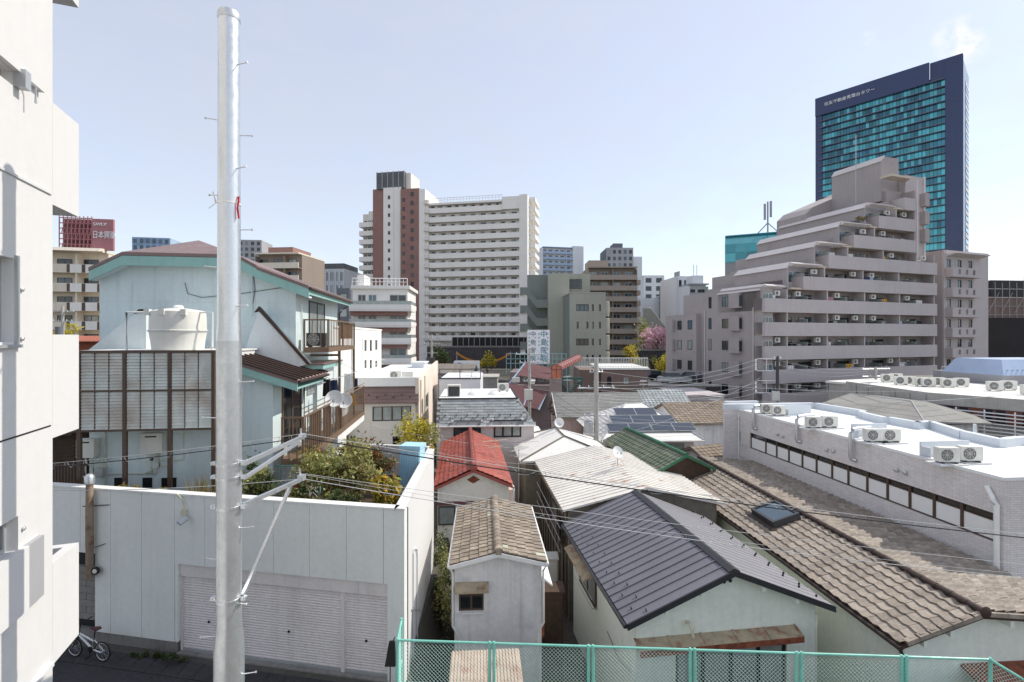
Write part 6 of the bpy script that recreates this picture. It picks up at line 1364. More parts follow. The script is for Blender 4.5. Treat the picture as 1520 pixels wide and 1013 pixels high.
for k_ in range(8):
    z = fx_(540, 332)[1] - k_ * fh; WA.box('balcony', (fx_(526), 2.9, z - .4, fx_(551) - .05, 3.1, z + 1.1), 'white_tower2'); WA.box('balcony_slab', (fx_(526), 3.11, z - .4, fx_(551) - .05, 4.99, z - .2), 'white_tower')
    for px in (529, 535, 541): window(WA, 'x', 5, fx_(px), fx_(px) + .9, z + .1, z + 2.0, 1, 'alu_dark', .1, -.08)
RW = T('retaining_wall', 'dark stained retaining wall with fence below the tall white apartment block', 'wall', (P(640, 0, 118).x, 118, 0), 0)
x1, zt_ = RW.fx(782, 513); RW.box('wall', (-1, 0, 0, x1, 2, zt_ - .5), 'retain'); RW.box('coping', (-1, -.1, zt_ - .498, x1, 2.1, zt_ - .1), 'conc')
for i in range(14): RW.box('fence_post', (5 + i * 1.35, .4, zt_ - .1, 5.12 + i * 1.35, .5, zt_ + 2.2), 'far_grey')
RW.box('fence_panel', (5, .51, zt_ - .1, x1, .56, zt_ + 2.0), 'net_dark')
RW.part('base_wall', MB().box(x1 * .1, -5, 0, x1 + 3, -4.2, 1.6), 'conc_light')
# ---------------------------------------------------------------- generic apartment and office blocks
def block(name, label, xl, xr, ytop, d, rz, depth, mat, style, fh=2.9, smat=None, cat='building', bay=3.0, group=None, ybot=None, wgl=None, fm='alu_dark', xs=None, nmax=16, topmat=None):
    t = T(name, label, cat, (P(xl, 0, d).x, d, gz(0, d)), math.radians(rz), group)
    w_ = t.fx(xr); z1 = t.fx(xl, ytop)[1]; smat = smat or mat
    nf = min(nmax, int(z1 / fh)); nb = max(1, round(w_ / bay)); bw = w_ / nb
    if style == 'balcony':
        t.box('wall', (0, 1.5, 0, w_, depth, z1), mat)
        for k_ in range(nf):
            z = z1 - .4 - (k_ + 1) * fh
            t.box('balcony', (-.02, -.1, z - .25, w_ + .02, .1, z + 1.05), smat); t.box('slab', (0, .101, z - .25, w_, 1.5, z - .05), mat)
            for i in range(nb): window(t, 'x', 1.5, i * bw + .25, i * bw + min(bw - .4, 2.2), z + .05, z + 2.0, 2, fm, .08, -.06, wgl)
            for i in range(0, nb + 1, 2): t.box('pier', (max(0, i * bw - .12), .12, z - .049, min(w_, i * bw + .12), 1.49, z + fh - .26), mat)
        t.box('roof_slab', (-.05, -.1, z1 - .3, w_ + .05, depth, z1 + .02), smat)
    else:
        wins = []
        for k_ in range(nf):
            z = z1 - .5 - (k_ + 1) * fh
            if z < .5: continue
            for i in range(nb): wins.append((i * bw + bw * .22, i * bw + bw * .78, z + .8, z + fh - .55))
        wall_windows(t, 'front_wall', 'x', 0, .25, 0, w_, 0, z1, wins, mat, n=2 if bay > 2.4 else 1, fm=fm, fr=.08, glass=wgl)
        t.box('body', (0.01, .6, 0, w_ - .01, depth, z1 - .02), smat); t.box('roof', (0, .25, z1 - .3, w_, depth, z1 + .0), mat)
    t.w_, t.z1 = w_, z1; return t
# green grey building with outdoor stairs
OG = T('olive_building', 'green grey concrete building with zigzag outdoor stairs', 'building', (P(782, 0, 92).x, 92, 0), math.radians(-4))
q = lambda px, py=None, y0=0: OG.fx(px, py, y0)
z1 = q(800, 406)[1]
OG.box('stair_back_wall', (0, 2.2, 0, q(813), 12, z1), 'olive_dark'); OG.box('main_wall', (q(813) + .01, 0, 0, q(845), 12, z1), 'olive')
OG.box('side_pier', (q(843), .3, 0, q(848), .5 + 1, q(850, 430)[1]), 'olive_dark')
for k_ in range(4):
    z = q(800, 447 + k_ * 27)[1]
    OG.box('landing_parapet', (q(797), -.1, z - 1.3, q(813), .1, z + .2), 'olive_dark'); OG.box('landing', (q(797), .101, z - 1.3, q(813), 2.19, z - 1.1), 'olive')
    OG.part('stair_parapet', MB().prism_y([(q(772), z - .3 + 1.3), (q(780), z + 1.3), (q(797), z - 1.3), (q(797), z + .2), (q(782), z + 2.6), (q(772), z + 2.6)], -.1, .1), 'olive_dark')
    OG.box('stair_panel', (q(772), .5, z + .2, q(780), .7, z + 2.2), 'white_tower2')
OW = T('olive_front_building', 'green grey building with slit windows and recessed balconies beside the zigzag stairs', 'building', (P(846, 0, 84).x, 84, -.5), math.radians(3))
q2 = lambda px, py=None, y0=0: OW.fx(px, py, y0)
x1 = q2(899); z1 = q2(870, 436)[1]
wins = []
for i, yy in enumerate((452, 478, 503, 527)):
    zz, zh = q2(860, yy + 10)[1], q2(860, yy)[1]
    if i % 2 == 0: wins.append((q2(855), q2(874), zz, zh, dict(n=3, fm='frame_black', fr=.08)))
    else: wins += [(q2(856), q2(859), zz, zh, dict(n=1)), (q2(870.5), q2(873.5), zz, zh, dict(n=1))]
    wins += [(q2(878.5), q2(881.5), zz, zh, dict(n=1)), (q2(889), q2(892), zz, zh, dict(n=1))]
wall_windows(OW, 'front_wall', 'x', 0, .4, 0, x1, 0, z1, wins, 'olive', dep=.3, fm='frame_black')
OW.box('body', (.01, .6, 0, x1, 9, z1 - .05), 'olive_dark'); OW.box('coping', (-.05, -.05, z1 + .002, x1 + .05, 9, z1 + .25), 'olive')
for k_ in range(4): z = q2(897, 462 + k_ * 25)[1]; OW.part('corner_balcony', MB().lathe([(.9, z - .9), (.95, z), (.95, z + 1.6), (.9, z + 1.7)], 14, (x1, 1.0, 0)), 'olive')
OS = block('olive_wall_building', 'plain grey green block with roof ladder behind the slit window building', 820, 876, 407, 96, -2, 10, 'olive', 'punched', 3.3, bay=6, fm='alu_dark')
mb = MB()
for i in range(26): mb.box(OS.fx(858), -.3, OS.z1 - 10 + i * .45, OS.fx(862), -.25, OS.z1 - 9.95 + i * .45)
OS.part('roof_ladder', mb, 'far_grey')
BA = block('taupe_apartment', 'taupe apartment block with stacked balconies behind the green grey building', 874, 946, 396, 128, 0, 12, 'taupe', 'balcony', 2.85, 'taupe2', 'apartment building', 3.0, fm='alu', nmax=13)
BA.box('roof_house', (0.3, 2, BA.z1 + .03, BA.fx(905), 9, BA.fx(880, 385)[1] + .0), 'taupe2')
for k_ in range(8): BA.box('side_balcony', (BA.w_ + .05, 2, BA.z1 - 4.5 - k_ * 2.85, BA.w_ + 1.4, 8, BA.z1 - 3.3 - k_ * 2.85), 'taupe2')
# far towers
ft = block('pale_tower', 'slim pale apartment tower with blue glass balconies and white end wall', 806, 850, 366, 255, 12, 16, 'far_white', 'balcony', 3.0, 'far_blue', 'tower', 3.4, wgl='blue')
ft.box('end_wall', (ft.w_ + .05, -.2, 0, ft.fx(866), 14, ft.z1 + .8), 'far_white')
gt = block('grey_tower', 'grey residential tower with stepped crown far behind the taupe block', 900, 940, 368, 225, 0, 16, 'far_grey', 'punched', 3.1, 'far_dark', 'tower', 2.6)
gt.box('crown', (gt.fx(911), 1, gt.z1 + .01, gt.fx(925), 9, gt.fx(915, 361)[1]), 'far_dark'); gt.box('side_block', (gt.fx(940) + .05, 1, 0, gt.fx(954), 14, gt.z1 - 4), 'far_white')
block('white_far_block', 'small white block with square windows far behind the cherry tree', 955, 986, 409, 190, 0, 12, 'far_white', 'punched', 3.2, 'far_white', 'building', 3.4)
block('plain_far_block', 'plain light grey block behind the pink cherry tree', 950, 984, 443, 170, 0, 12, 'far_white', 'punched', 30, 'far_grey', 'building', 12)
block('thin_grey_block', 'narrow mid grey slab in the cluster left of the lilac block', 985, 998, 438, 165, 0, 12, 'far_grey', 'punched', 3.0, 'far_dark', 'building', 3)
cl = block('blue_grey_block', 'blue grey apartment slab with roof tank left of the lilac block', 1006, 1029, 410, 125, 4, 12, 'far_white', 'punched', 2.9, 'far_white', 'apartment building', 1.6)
cl.box('roof_tower', (1, 1, cl.z1 + .01, cl.fx(1010), 4, cl.fx(1008, 402)[1]), 'far_grey')
cb = block('balcony_far_block', 'grey block with glass fronted balconies beside the lilac block', 1024, 1052, 421, 118, 2, 12, 'far_white', 'balcony', 2.9, 'far_grey', 'apartment building', 2.4)
cb.box('roof_tank', (1.5, 2, cb.z1 + .03, 4.2, 6, cb.z1 + 2.2), 'far_white'); cb.part('roof_antenna', MB().tube([(2.2, 3, cb.z1 + 2.2), (2.2, 3, cb.z1 + 5)], .08, 4).tube([(3, 3, cb.z1 + 2.2), (3, 3, cb.z1 + 5)], .08, 4), 'far_grey')
block('dark_far_block', 'dark grey block squeezed between the pale slabs', 996, 1008, 419, 150, 0, 12, 'far_dark', 'punched', 3.0, 'far_dark', 'building', 2.5)
# far left group
LB = block('cream_apartment', 'cream apartment block with brown railings and red roof billboard', 30, 152, 368, 71, 12, 10, 'cream', 'balcony', 2.85, 'cream', 'apartment building', 3.1, fm='alu_dark')
for k_ in range(6): LB.box('railing', (LB.fx(100), -.16, LB.z1 - 3.25 - k_ * 2.85 - .2, LB.fx(148), -.11, LB.z1 - 3.25 - k_ * 2.85 + 1.0), 'bronze_dark')
for k_ in range(6):
    for px in (105, 128): LB.box('balcony_screen', (LB.fx(px), -.2, LB.z1 - 3.3 - k_ * 2.85 - .2, LB.fx(px) + 1.5, -.165, LB.z1 - 3.3 - k_ * 2.85 + 1.05), 'white_tower2')
LB.part('curved_canopy', MB().prism_x([(1.5, LB.z1 + .4), (-.6, LB.z1 + .2), (-.9, LB.z1 - .3), (-.8, LB.z1 - .3), (1.5, LB.z1 + .1)], 0, LB.w_), 'cream')
BB = T('roof_billboard', 'large red roof billboard with white lettering on the cream apartment block', 'billboard', (P(132, 0, 73).x, 73.5, LB.z1 + LB.loc.z + .1), math.radians(10))
x1, zt_ = BB.fx(168, 326); BB.box('panel', (0, 0, 0, x1, .4, zt_), 'sign_red')
mb = MB(); xA = BB.fx(88)
for i in range(9): mb.tube([(xA + (0 - xA) * i / 8, 0, 0), (xA + (0 - xA) * i / 8, 0, zt_ + .3)], .09, 4)
for j in range(7): mb.tube([(xA, 0, zt_ * j / 6), (0, 0, zt_ * j / 6)], .08, 4)
for i in range(16): mb.tube([(xA + (-xA) * (i % 8) / 8, .4, zt_ * (i // 8) / 2), (xA + (-xA) * (i % 8 + 1) / 8, .4, zt_ * (i // 8 + 1) / 2)], .06, 4)
BB.part('frame', mb, 'sign_red'); BB.box('frame_backing', (xA, .8, .2, -.05, .9, zt_), 'maroon')
text('lettering', '日本興亜', .98, 'sign_white', BB.o, Matrix.Translation((.12, -.08, zt_ * .40)) @ UPX @ Matrix.Diagonal((.8, 1.25, 1, 1)), .05)
text('lettering', 'SAVLX', .62, 'sign_white', BB.o, Matrix.Translation((.22, -.08, zt_ * .78)) @ UPX, .05)
block('blue_far_tower', 'haze tinted blue glass high rise above the blue house roof', 196, 252, 352, 300, 10, 16, 'far_glass', 'punched', 4, 'far_blue', 'tower', 3.6, wgl='blue', nmax=8)  # distance haze is painted into the tower's blues, no haze is built
block('grey_far_tower', 'haze tinted grey tower peeking over the blue house roof beside the steel pole', 353, 388, 356, 280, 5, 16, 'far_grey', 'punched', 3.4, 'far_grey', 'tower', 3.4, nmax=8)  # distance haze is put into the flat grey
st = block('brown_stepped_block', 'brown and cream apartment block behind the blue house roof', 378, 443, 376, 110, -6, 12, 'taupe', 'balcony', 2.9, 'cream', 'apartment building', 3.2, nmax=6)
st.box('stepped_top', (2, 2, st.z1 + .03, st.w_ - 2.5, 10, st.z1 + 1.6), 'brick_brown')
wo_ = block('white_office', 'white office block with fine vertical fins and dark roof edge', 446, 511, 400, 150, -6, 14, 'far_white', 'punched', 4, 'far_white', 'office building', 1.6, nmax=5)
wo_.box('roof_edge', (0, -.2, wo_.z1 + .01, wo_.w_, 10, wo_.z1 + 1.6), 'metal_sign')
for i in range(22): wo_.box('fin', (i * wo_.w_ / 22, -.4, wo_.z1 - 16, i * wo_.w_ / 22 + .15, -.01, wo_.z1 - .2), 'far_white')
block('dark_slab', 'dark narrow slab building behind the upper balcony', 500, 519, 428, 95, 0, 10, 'far_dark', 'punched', 3, 'far_dark', 'building', 2.2)
# white mid apartment
MW = T('white_balcony_block', 'white five storey block with glazed balconies and roof railing', 'apartment building', (P(520, 0, 74).x, 74, -1.3), math.radians(3))
q = lambda px, py=None, y0=0: MW.fx(px, py, y0); xr = q(603); xb = q(611)
MW.box('wall', (0, 1.3, 0, xr, 10, q(560, 428)[1]), 'white_tower2'); MW.box('roof_edge', (-.2, .9, q(560, 428)[1] + .002, xr + .4, 10, q(560, 423)[1]), 'white_tower2')
for k_, (yt, yb_) in enumerate(((447, 459), (474, 483), (497, 508), (527, 538))):
    z1, z0 = q(560, yt)[1], q(560, yb_)[1]
    MW.part('balcony', MB().box(-.1, -.4, z0, xb, -.2, z0 + (z1 - z0) * .55).box(xb - .2, -.199, z0, xb, 5, z0 + (z1 - z0) * .55), 'white_tower2'); MW.box('slab', (-.1, -.4, z0 - .35, xb, 4, z0 - .002), 'white_tower')
    MW.part('glass_rail', MB().box(-.1, -.32, z0 + (z1 - z0) * .55, xb, -.29, z1).box(xb - .12, -.28, z0 + (z1 - z0) * .55, xb - .09, 5, z1), 'glass_curtain')
    for a_, b_ in ((528, 540), (544, 556), (576, 601)): window(MW, 'x', 1.3, q(a_), q(b_), z0 + (.9 if k_ == 0 and a_ < 570 else .1), z0 + 2.3, 2, 'alu', .08, -.06, R.choice(('blue', 'glass')))
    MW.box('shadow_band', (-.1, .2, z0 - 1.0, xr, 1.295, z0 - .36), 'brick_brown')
mb = MB(); zr0 = q(560, 423)[1]
for i in range(15): mb.tube([(i * xr / 14, 1, zr0), (i * xr / 14, 1, zr0 + 1.1)], .05, 4)
MW.part('roof_railing', mb.tube([(0, 1, zr0 + 1.1), (xr, 1, zr0 + 1.1)], .06, 4).tube([(0, 1, zr0 + .55), (xr, 1, zr0 + .55)], .04, 4), 'white_clean')
MW.box('roof_block', (0, 4, zr0, q(531), 8, zr0 + 2.0), 'white_tower2')
# ================================================================ clutter of the middle distance
LR = T('flat_white_block', 'low flat white building with parapet railing in front of the white truck', 'building', (P(652, 0, 44).x, 44, -2.5), .03)
x1, z1 = LR.fx(713, 563); LR.part('wall', BOX(0, 0, 0, x1, 8, z1), 'far_white'); LR.part('parapet', BOX(-.05, -.05, z1 + .002, x1 + .05, .1, z1 + .12), 'alu_dark')
LR.part('railing', MB().tube([(0, .1, z1 + .9), (x1, .1, z1 + .9)], .04, 4).tube([(0, .1, z1), (0, .1, z1 + .9)], .04, 4).tube([(x1 / 2, .1, z1), (x1 / 2, .1, z1 + .9)], .04, 4).tube([(x1, .1, z1), (x1, .1, z1 + .9)], .04, 4), 'alu_dark')
TR = T('tiled_hall', 'long low grey tiled roof house below the retaining wall', 'house', (P(570, 0, 62).x, 62, -2.3), math.radians(-2))
x1, z1 = TR.fx(700, 556); TR.box('wall', (0, .3, 0, x1, 7, z1), 'far_grey'); zr1 = TR.fx(640, 548, 3.5)[1]
rf_ = TR.part('roof', MB().prism_x([(0, z1), (3.5, zr1 + .6), (7, z1), (7, z1 + .1), (3.5, zr1 + .7), (0, z1 + .1)], -.2, x1 + .2), 'slate_dark')
for i in range(52): TR.part('roof_rib', MB().tube([(x1 * i / 51, 0, z1 + .12), (x1 * i / 51, 3.5, zr1 + .72)], .06, 4), 'shingle_brown', rf_)
RU = T('rooftop_room', 'plain white rooftop stair room among the low roofs', 'building', (P(611, 0, 46).x, 46, -2.5), .02)
x1, z1 = RU.fx(629, 540); RU.part('wall', BOX(0, 0, 0, x1, 2.5, z1), 'far_white'); RU.part('roof', BOX(-.1, -.1, z1 + .002, x1 + .1, 2.6, z1 + .12), 'far_white')
def vehicle(name, label, cat, p, rz, mat, L=4.2, W=1.7, H=1.5, box=False, group=None):
    t = T(name, label, cat, p, rz, group)
    if box:
        t.part('cargo_box', BOX(-L / 2, -W / 2, .75, L / 2 - 1.5, W / 2, H), mat); t.part('cab', MB().prism_y([(L / 2 - 1.45, .45), (L / 2, .45), (L / 2, 1.2), (L / 2 - .35, 2.0), (L / 2 - 1.45, 2.0)], -W / 2 + .05, W / 2 - .05), mat)
        t.part('windscreen', MB().prism_y([(L / 2 - .3, 1.25), (L / 2 + .01, 1.25), (L / 2 - .32, 1.95), (L / 2 - .6, 1.95)], -W / 2 + .03, W / 2 - .03), 'glass'); t.part('chassis', BOX(-L / 2, -W / 2 + .2, .45, L / 2 - 1.5, W / 2 - .2, .74), 'dark')
    else:
        t.part('body', MB().prism_y([(-L / 2, .3), (L / 2, .3), (L / 2, .75), (L / 2 - .2, .85), (L * .22, .95), (-L * .42, .97), (-L / 2, .85)], -W / 2, W / 2), mat)
        t.part('cabin', MB().loft([(-L * .42, -W / 2 + .05, .95), (L * .22, -W / 2 + .05, .95), (L * .22, W / 2 - .05, .95), (-L * .42, W / 2 - .05, .95)], [(-L * .32, -W / 2 + .2, H), (L * .06, -W / 2 + .2, H), (L * .06, W / 2 - .2, H), (-L * .32, W / 2 - .2, H)]), 'glass')
        t.part('roof', BOX(-L * .33, -W / 2 + .18, H, L * .07, W / 2 - .18, H + .05), mat)
        for s in (-1, 1): t.part('headlight', BOX(L / 2 - .02, s * W * .36 - .15, .62, L / 2 + .02, s * W * .36 + .15, .76), 'white_clean')
    for x in (-L * .31, L * .31):
        for s in (-1, 1):
            wv = t.part('wheel', MB().lathe([(.2, -.1), (.31, -.09), (.31, .09), (.2, .1)], 14), 'rubber'); wv.matrix_basis = Matrix.Translation((x, s * (W / 2 - .12), .31)) @ Matrix.Rotation(math.pi / 2, 4, 'X')
    return t
p = P(686, 557, 76); tr = vehicle('delivery_truck', 'white box truck with blue emblem below the retaining wall', 'truck', (p.x, 76, gz(0, 76)), math.pi, 'car_white', 5.4, 2.0, CZ - 36 / F * 76 - gz(0, 76), True)
hT = CZ - 36 / F * 76 - gz(0, 76)
tr.part('emblem', MB().prism_y([(-.6, hT - 1.0), (.1, hT - .25), (.7, hT - .25), (0, hT - 1.0)], 1.003, 1.03), 'crate_blue'); tr.part('emblem', MB().prism_y([(-1.5, hT - .7), (-1.1, hT - .35), (-.6, hT - .35), (-1.0, hT - .7)], 1.003, 1.03), 'far_blue')
yt = P(723, 560, 100); plant('young_tree', 'small yellow green tree in front of the dark retaining wall', 'tree', (yt.x, 100, 0), (2.2, 2.2, 2.6), ['leaf_yellow'], 500, .3, .15, None, 4.2)
BN = T('orange_banner', 'long sagging orange tape banner along the retaining wall', 'banner', P(678, 526, 110)); b1 = P(758, 528, 110) - BN.loc
mb = MB()
for i in range(12):
    f0, f1 = i / 12, (i + 1) / 12; s0, s1 = -2.2 * 4 * f0 * (1 - f0), -2.2 * 4 * f1 * (1 - f1); mb.loft([(b1.x * f0, 0, s0), (b1.x * f1, 0, s1), (b1.x * f1, .05, s1), (b1.x * f0, .05, s0)], [(b1.x * f0, 0, s0 + .5), (b1.x * f1, 0, s1 + .5), (b1.x * f1, .05, s1 + .5), (b1.x * f0, .05, s0 + .5)])
BN.part('strip', mb, 'orange_banner'); BN.part('post', MB().tube([(0, 0, -6), (0, 0, .6)], .08).tube([(b1.x, 0, -6), (b1.x, 0, .6)], .08), 'far_grey')
# hospital sign
SG = T('clinic_sign', 'tall white sign board with teal vertical characters', 'sign', (P(783, 0, 66).x, 66, -2.0), math.radians(4))
x1, zt_ = SG.fx(816, 490); _, zb_ = SG.fx(783, 541); hs = zt_ - zb_
SG.part('board', BOX(0, 0, zb_, x1, .25, zt_), 'sign_white'); SG.part('legs', MB().tube([(.4, .12, 0), (.4, .12, zb_)], .1).tube([(x1 - .4, .12, 0), (x1 - .4, .12, zb_)], .1), 'alu_dark')
for i, ch in enumerate('中島医院'):
    z = zt_ - hs * (.2 + i * .235)
    text('lettering', ch, 1.0, 'sign_teal', SG.o, Matrix.Translation((x1 * .57, -.03, z)) @ UPX, .015); text('lettering', ch, .78, 'sign_grey', SG.o, Matrix.Translation((x1 * .12, -.03, z + .08)) @ UPX, .015)
for cx, n, m_, zo_ in ((.05, 4, 'sign_grey', .1), (.325, 5, 'sign_teal_pale', .1), (.49, 4, 'sign_grey', .1), (.88, 5, 'sign_grey', .1)):
    for i in range(n): z = zt_ - hs * (zo_ + .04 + i * .11); SG.part('small_print', MB().box(x1 * cx, -.02, z, x1 * cx + .16, -.001, z + .07).box(x1 * cx + .04, -.022, z + .1, x1 * cx + .1, -.001, z + .24).box(x1 * cx - .01, -.02, z + .13, x1 * cx + .19, -.001, z + .18), m_)
# maroon sloped building
MR = T('maroon_roof_building', 'slanted building with two maroon metal roof bands and glazed balcony between', 'building', (P(738, 0, 58).x, 58, -2.5), math.radians(-5))
q = lambda px, py=None, y0=0: MR.fx(px, py, y0); x1 = q(817)
za, zb_, zc, zd_ = q(775, 549)[1], q(775, 556)[1], q(775, 574)[1], q(775, 592)[1]
MR.part('wall', MB().box(1.2, 3.5, 0, x1, 10, zb_).box(.5, 1.6, 0, x1, 3.5, zc), 'maroon_wall')
MR.part('upper_roof', MB().loft([(2.2, 2.6, zb_ - .3), (x1 + .4, 2.6, zb_ - .9), (x1 + .4, 2.9, zb_ - .9), (2.2, 2.9, zb_ - .3)], [(3.2, 4.4, za + .6), (x1 + .8, 4.4, za - .2), (x1 + .8, 4.6, za - .2), (3.2, 4.6, za + .6)]), 'maroon')
MR.part('lower_roof', MB().loft([(-.2, -.2, zd_ - .2), (x1 - 1.5, -.2, zd_ - 1.2), (x1 - 1.5, .1, zd_ - 1.2), (-.2, .1, zd_ - .2)], [(.9, 1.6, zc + .3), (x1 - .3, 1.6, zc - .7), (x1 - .3, 1.8, zc - .7), (.9, 1.8, zc + .3)]), 'maroon')
MR.part('sloped_beam', MB().tube([(-.1, -.2, zd_ - .3), (3.1, 4.4, za + .6)], .12, 6).tube([(x1 * .5, -.2, zd_ - .8), (x1 * .55 + 1, 4.4, za)], .1, 6).tube([(x1 - 1.4, -.2, zd_ - 1.3), (x1 + .8, 4.4, za - .2)], .12, 6), 'far_blue')
for i in range(5): window(MR, 'x', 3.5, 1.8 + i * 1.0, 2.5 + i * 1.0, zc + .3, zb_ - .4, 1, 'alu', .06, -.05, R.choice(('blue', 'curtain')))
MR.part('balcony_units', MB().box(1.6, 1.9, zc + .31, 2.5, 2.3, zc + .9).box(3.6, 1.9, zc + .1, 4.4, 2.3, zc + .7), 'ac_white')
mb = MB()
for i in range(14): mb.tube([(.5 + i * (x1 + 1.5) / 13, 6, zb_ - .5), (.5 + i * (x1 + 1.5) / 13, 6, za + 1.7)], .035, 4)
for z in (.4, 1.0, 1.7): mb.tube([(.5, 6, za + z), (x1 + 2, 6, za + z)], .03, 4)
MR.part('roof_fence', mb, 'sign_teal_pale')
# red arched stair tunnel
AR = T('arched_stair_canopy', 'red translucent arched canopy over a dark green outdoor steel stair', 'stair', (P(818, 0, 50).x, 50, -2.5), 0)
q = lambda px, py=None, y0=0: AR.fx(px, py, y0)
xa, xb2 = q(818), q(834); r_ = (xb2 - xa) / 2; za = q(826, 549)[1]; A0 = Vector((xa + r_, 0, za)); A1_ = AR.loc_of(P(862, 534, 56)); 
n = 10; 
def arch(c, rr, hh=1.0): return [(c.x + rr * math.cos(math.pi * i / n), c.y, c.z + hh * rr * math.sin(math.pi * i / n)) for i in range(n + 1)]
pr = [A0, A0 + Vector((.6, 2.2, 0)), A1_ + Vector((-.4, 0, 0))]; mb = MB()
for a_, b_ in zip(pr, pr[1:]):
    A_, B_ = arch(a_, r_), arch(b_, r_); k_ = n + 1; mb.add(A_ + B_, [(i, i + 1, k_ + i + 1, k_ + i) for i in range(n)])
AR.part('arched_cover', mb, 'red_plastic')
AR.part('front_panel', MB().poly(*[(x, y - .02, z) for x, y, z in arch(A0, r_ * .98)] + [(A0.x - r_ * .98, -.02, A0.z - .9), (A0.x + r_ * .98, -.02, A0.z - .9)]), 'orange_plastic')
mb = MB()
for f in range(9):
    c = pr[1].lerp(pr[2], f / 8); mb.tube(arch(c, r_ * 1.02), .035, 4, False)
for x in (-.5, 0, .5): mb.tube([(A0.x + x, -.05, A0.z - .9), (A0.x + x, -.05, A0.z + r_ * .85)], .025, 4)
mb.tube(arch(A0, r_ * 1.02), .05, 4, False).tube([(A0.x - r_, -.05, A0.z), (A0.x + r_, -.05, A0.z)], .03, 4); AR.part('hoops', mb, 'maroon')
AR.box('landing_wall', (xa, -.0, za - 3.0, xb2, 2.2, za - .92), 'maroon_wall')
AR.part('stair_frame', MB().box(xb2 + .1, 1.0, za - 1.1, xb2 + 2.2, 1.2, za - .9).box(xb2 + .05, .9, 0, xb2 + .2, 1.05, za - .9).box(xb2 + 2.1, .9, 0, xb2 + 2.25, 1.05, za - .9).box(xa, .0, 0, xa + .15, .15, za - 3), 'dark_green')
for i in range(9): AR.box('tread', (xb2 + .3 + i * .2, 1.25, za - 3.2 + i * .23, xb2 + .7 + i * .2, 2.2, za - 3.14 + i * .23), 'dark_green')
# brown block building with arched door
BL = T('brown_block_building', 'flat brown building with arched doorway and white roof fence', 'building', (P(893, 0, 56).x, 56, -2.5), math.radians(-2))
q = lambda px, py=None, y0=0: BL.fx(px, py, y0); x1, z1 = q(962, 549)
z1 = q(930, 549)[1]; wn = (q(926), q(933), q(930, 570)[1], q(930, 561)[1], dict(n=1, fm='alu', fr=.1, glass='curtain')); dr = (q(901), q(907.5), q(900, 578)[1], q(900, 562)[1])
mb = facade_mb(MB(), 'x', 0, .4, 0, x1, 0, z1, [wn[:4], dr]); BL.part('front_wall', mb, 'brown_block'); window(BL, 'x', 0, *wn[:4], **wn[4])
BL.box('door', (dr[0], .2, dr[2], dr[1], .25, dr[3]), 'dark'); mb = MB(); c = ((dr[0] + dr[1]) / 2, dr[3]); rr = (dr[1] - dr[0]) / 2
BL.part('door_arch', MB().prism_y([(c[0] + rr * math.cos(math.pi * i / 10), c[1] + rr * math.sin(math.pi * i / 10)) for i in range(11)], -.012, -.002), 'dark')
BL.box('body', (.01, .6, 0, x1, 9, z1 - .05), 'brown_block'); BL.box('roof', (-.2, -.15, z1 + .002, x1 + .15, 9.2, z1 + .2), 'roof_white2')
mb = MB(); zf = z1 + .2; xf = q(858)
for i in range(44): x = xf + (x1 - xf) * i / 43; mb.box(x - .02, .1, zf, x + .02, .14, zf + 1.1)
BL.part('roof_fence', mb.box(xf, .08, zf + 1.1, x1, .16, zf + 1.18).box(xf, .08, zf + .1, x1, .16, zf + .16), 'white_clean')
BL.box('left_wing', (q(862), 1, 0, -.05, 9, z1 - .1), 'brown_block')
# car park deck, cars, walls, trees
PK = T('parking_deck', 'grey concrete parking deck between the brown block and the lilac apartments', 'parking deck', (P(952, 0, 62).x, 62, -2.3), 0)
q = lambda px, py=None, y0=0: PK.fx(px, py, y0); x1, z1 = q(1046, 574); PK.part('deck', BOX(0, 0, z1 - 4.2, x1 + 2, 22, z1), 'retain'); PK.part('deck_wall', BOX(0, -.3, z1 - 3.0, x1, -.002, z1 + .1), 'conc'); PK.part('deck_top', BOX(0, 0, z1 + .002, x1 + 2, 22, z1 + .02), 'conc_light')
zdk = z1 - 2.3 + .02
for i, (px, d, m_, lab) in enumerate(((1001, 66, 'car_silver', 'silver car on the parking deck'), (1022, 67, 'car_dark', 'dark car parked beside the silver car'), (972, 70, 'car_dark', 'dark car at the far corner of the parking deck'), (1037, 72, 'car_dark', 'dark car parked close to the lilac apartment wall'))): vehicle('parked_car', lab, 'car', (P(px, 0, d).x, d, zdk), math.radians((4, 176, 30, 0)[i]), m_, group='cars on the parking deck')
GV = T('guard_rail', 'long pale guard rail at the back of the parking deck', 'guard rail', (P(962, 0, 74).x, 74, zdk)); GV.part('rail', BOX(0, 0, .35, 8.5, .1, .95), 'conc_light'); GV.part('post', MB().box(1, .1, 0, 1.2, .3, .9).box(4, .1, 0, 4.2, .3, .9).box(7, .1, 0, 7.2, .3, .9), 'conc')
W2 = T('stone_wall', 'dark masonry wall under the pink cherry tree', 'wall', (P(948, 0, 86).x, 86, -.5)); x1, z1 = W2.fx(1045, 521); W2.part('wall', BOX(0, 0, 0, x1, 3, z1), 'retain')
W2.part('coping', BOX(-.1, -.1, z1 + .002, x1, 3.1, z1 + .25), 'conc')
W3 = T('lower_stone_wall', 'dark low wall behind the guard rail', 'wall', (P(945, 0, 80).x, 80, -.9)); x1, z1 = W3.fx(1045, 551); W3.part('wall', BOX(0, 0, 0, x1, 1, z1 ), 'retain'); W3.part('coping', BOX(0, -.1, z1 + .002, x1, 1.1, z1 + .2), 'conc')
for i in range(16): W2.box('block_joint', (i * .75, -.012, .2, i * .75 + .03, -.001, z1 + 3), 'dark') if False else None
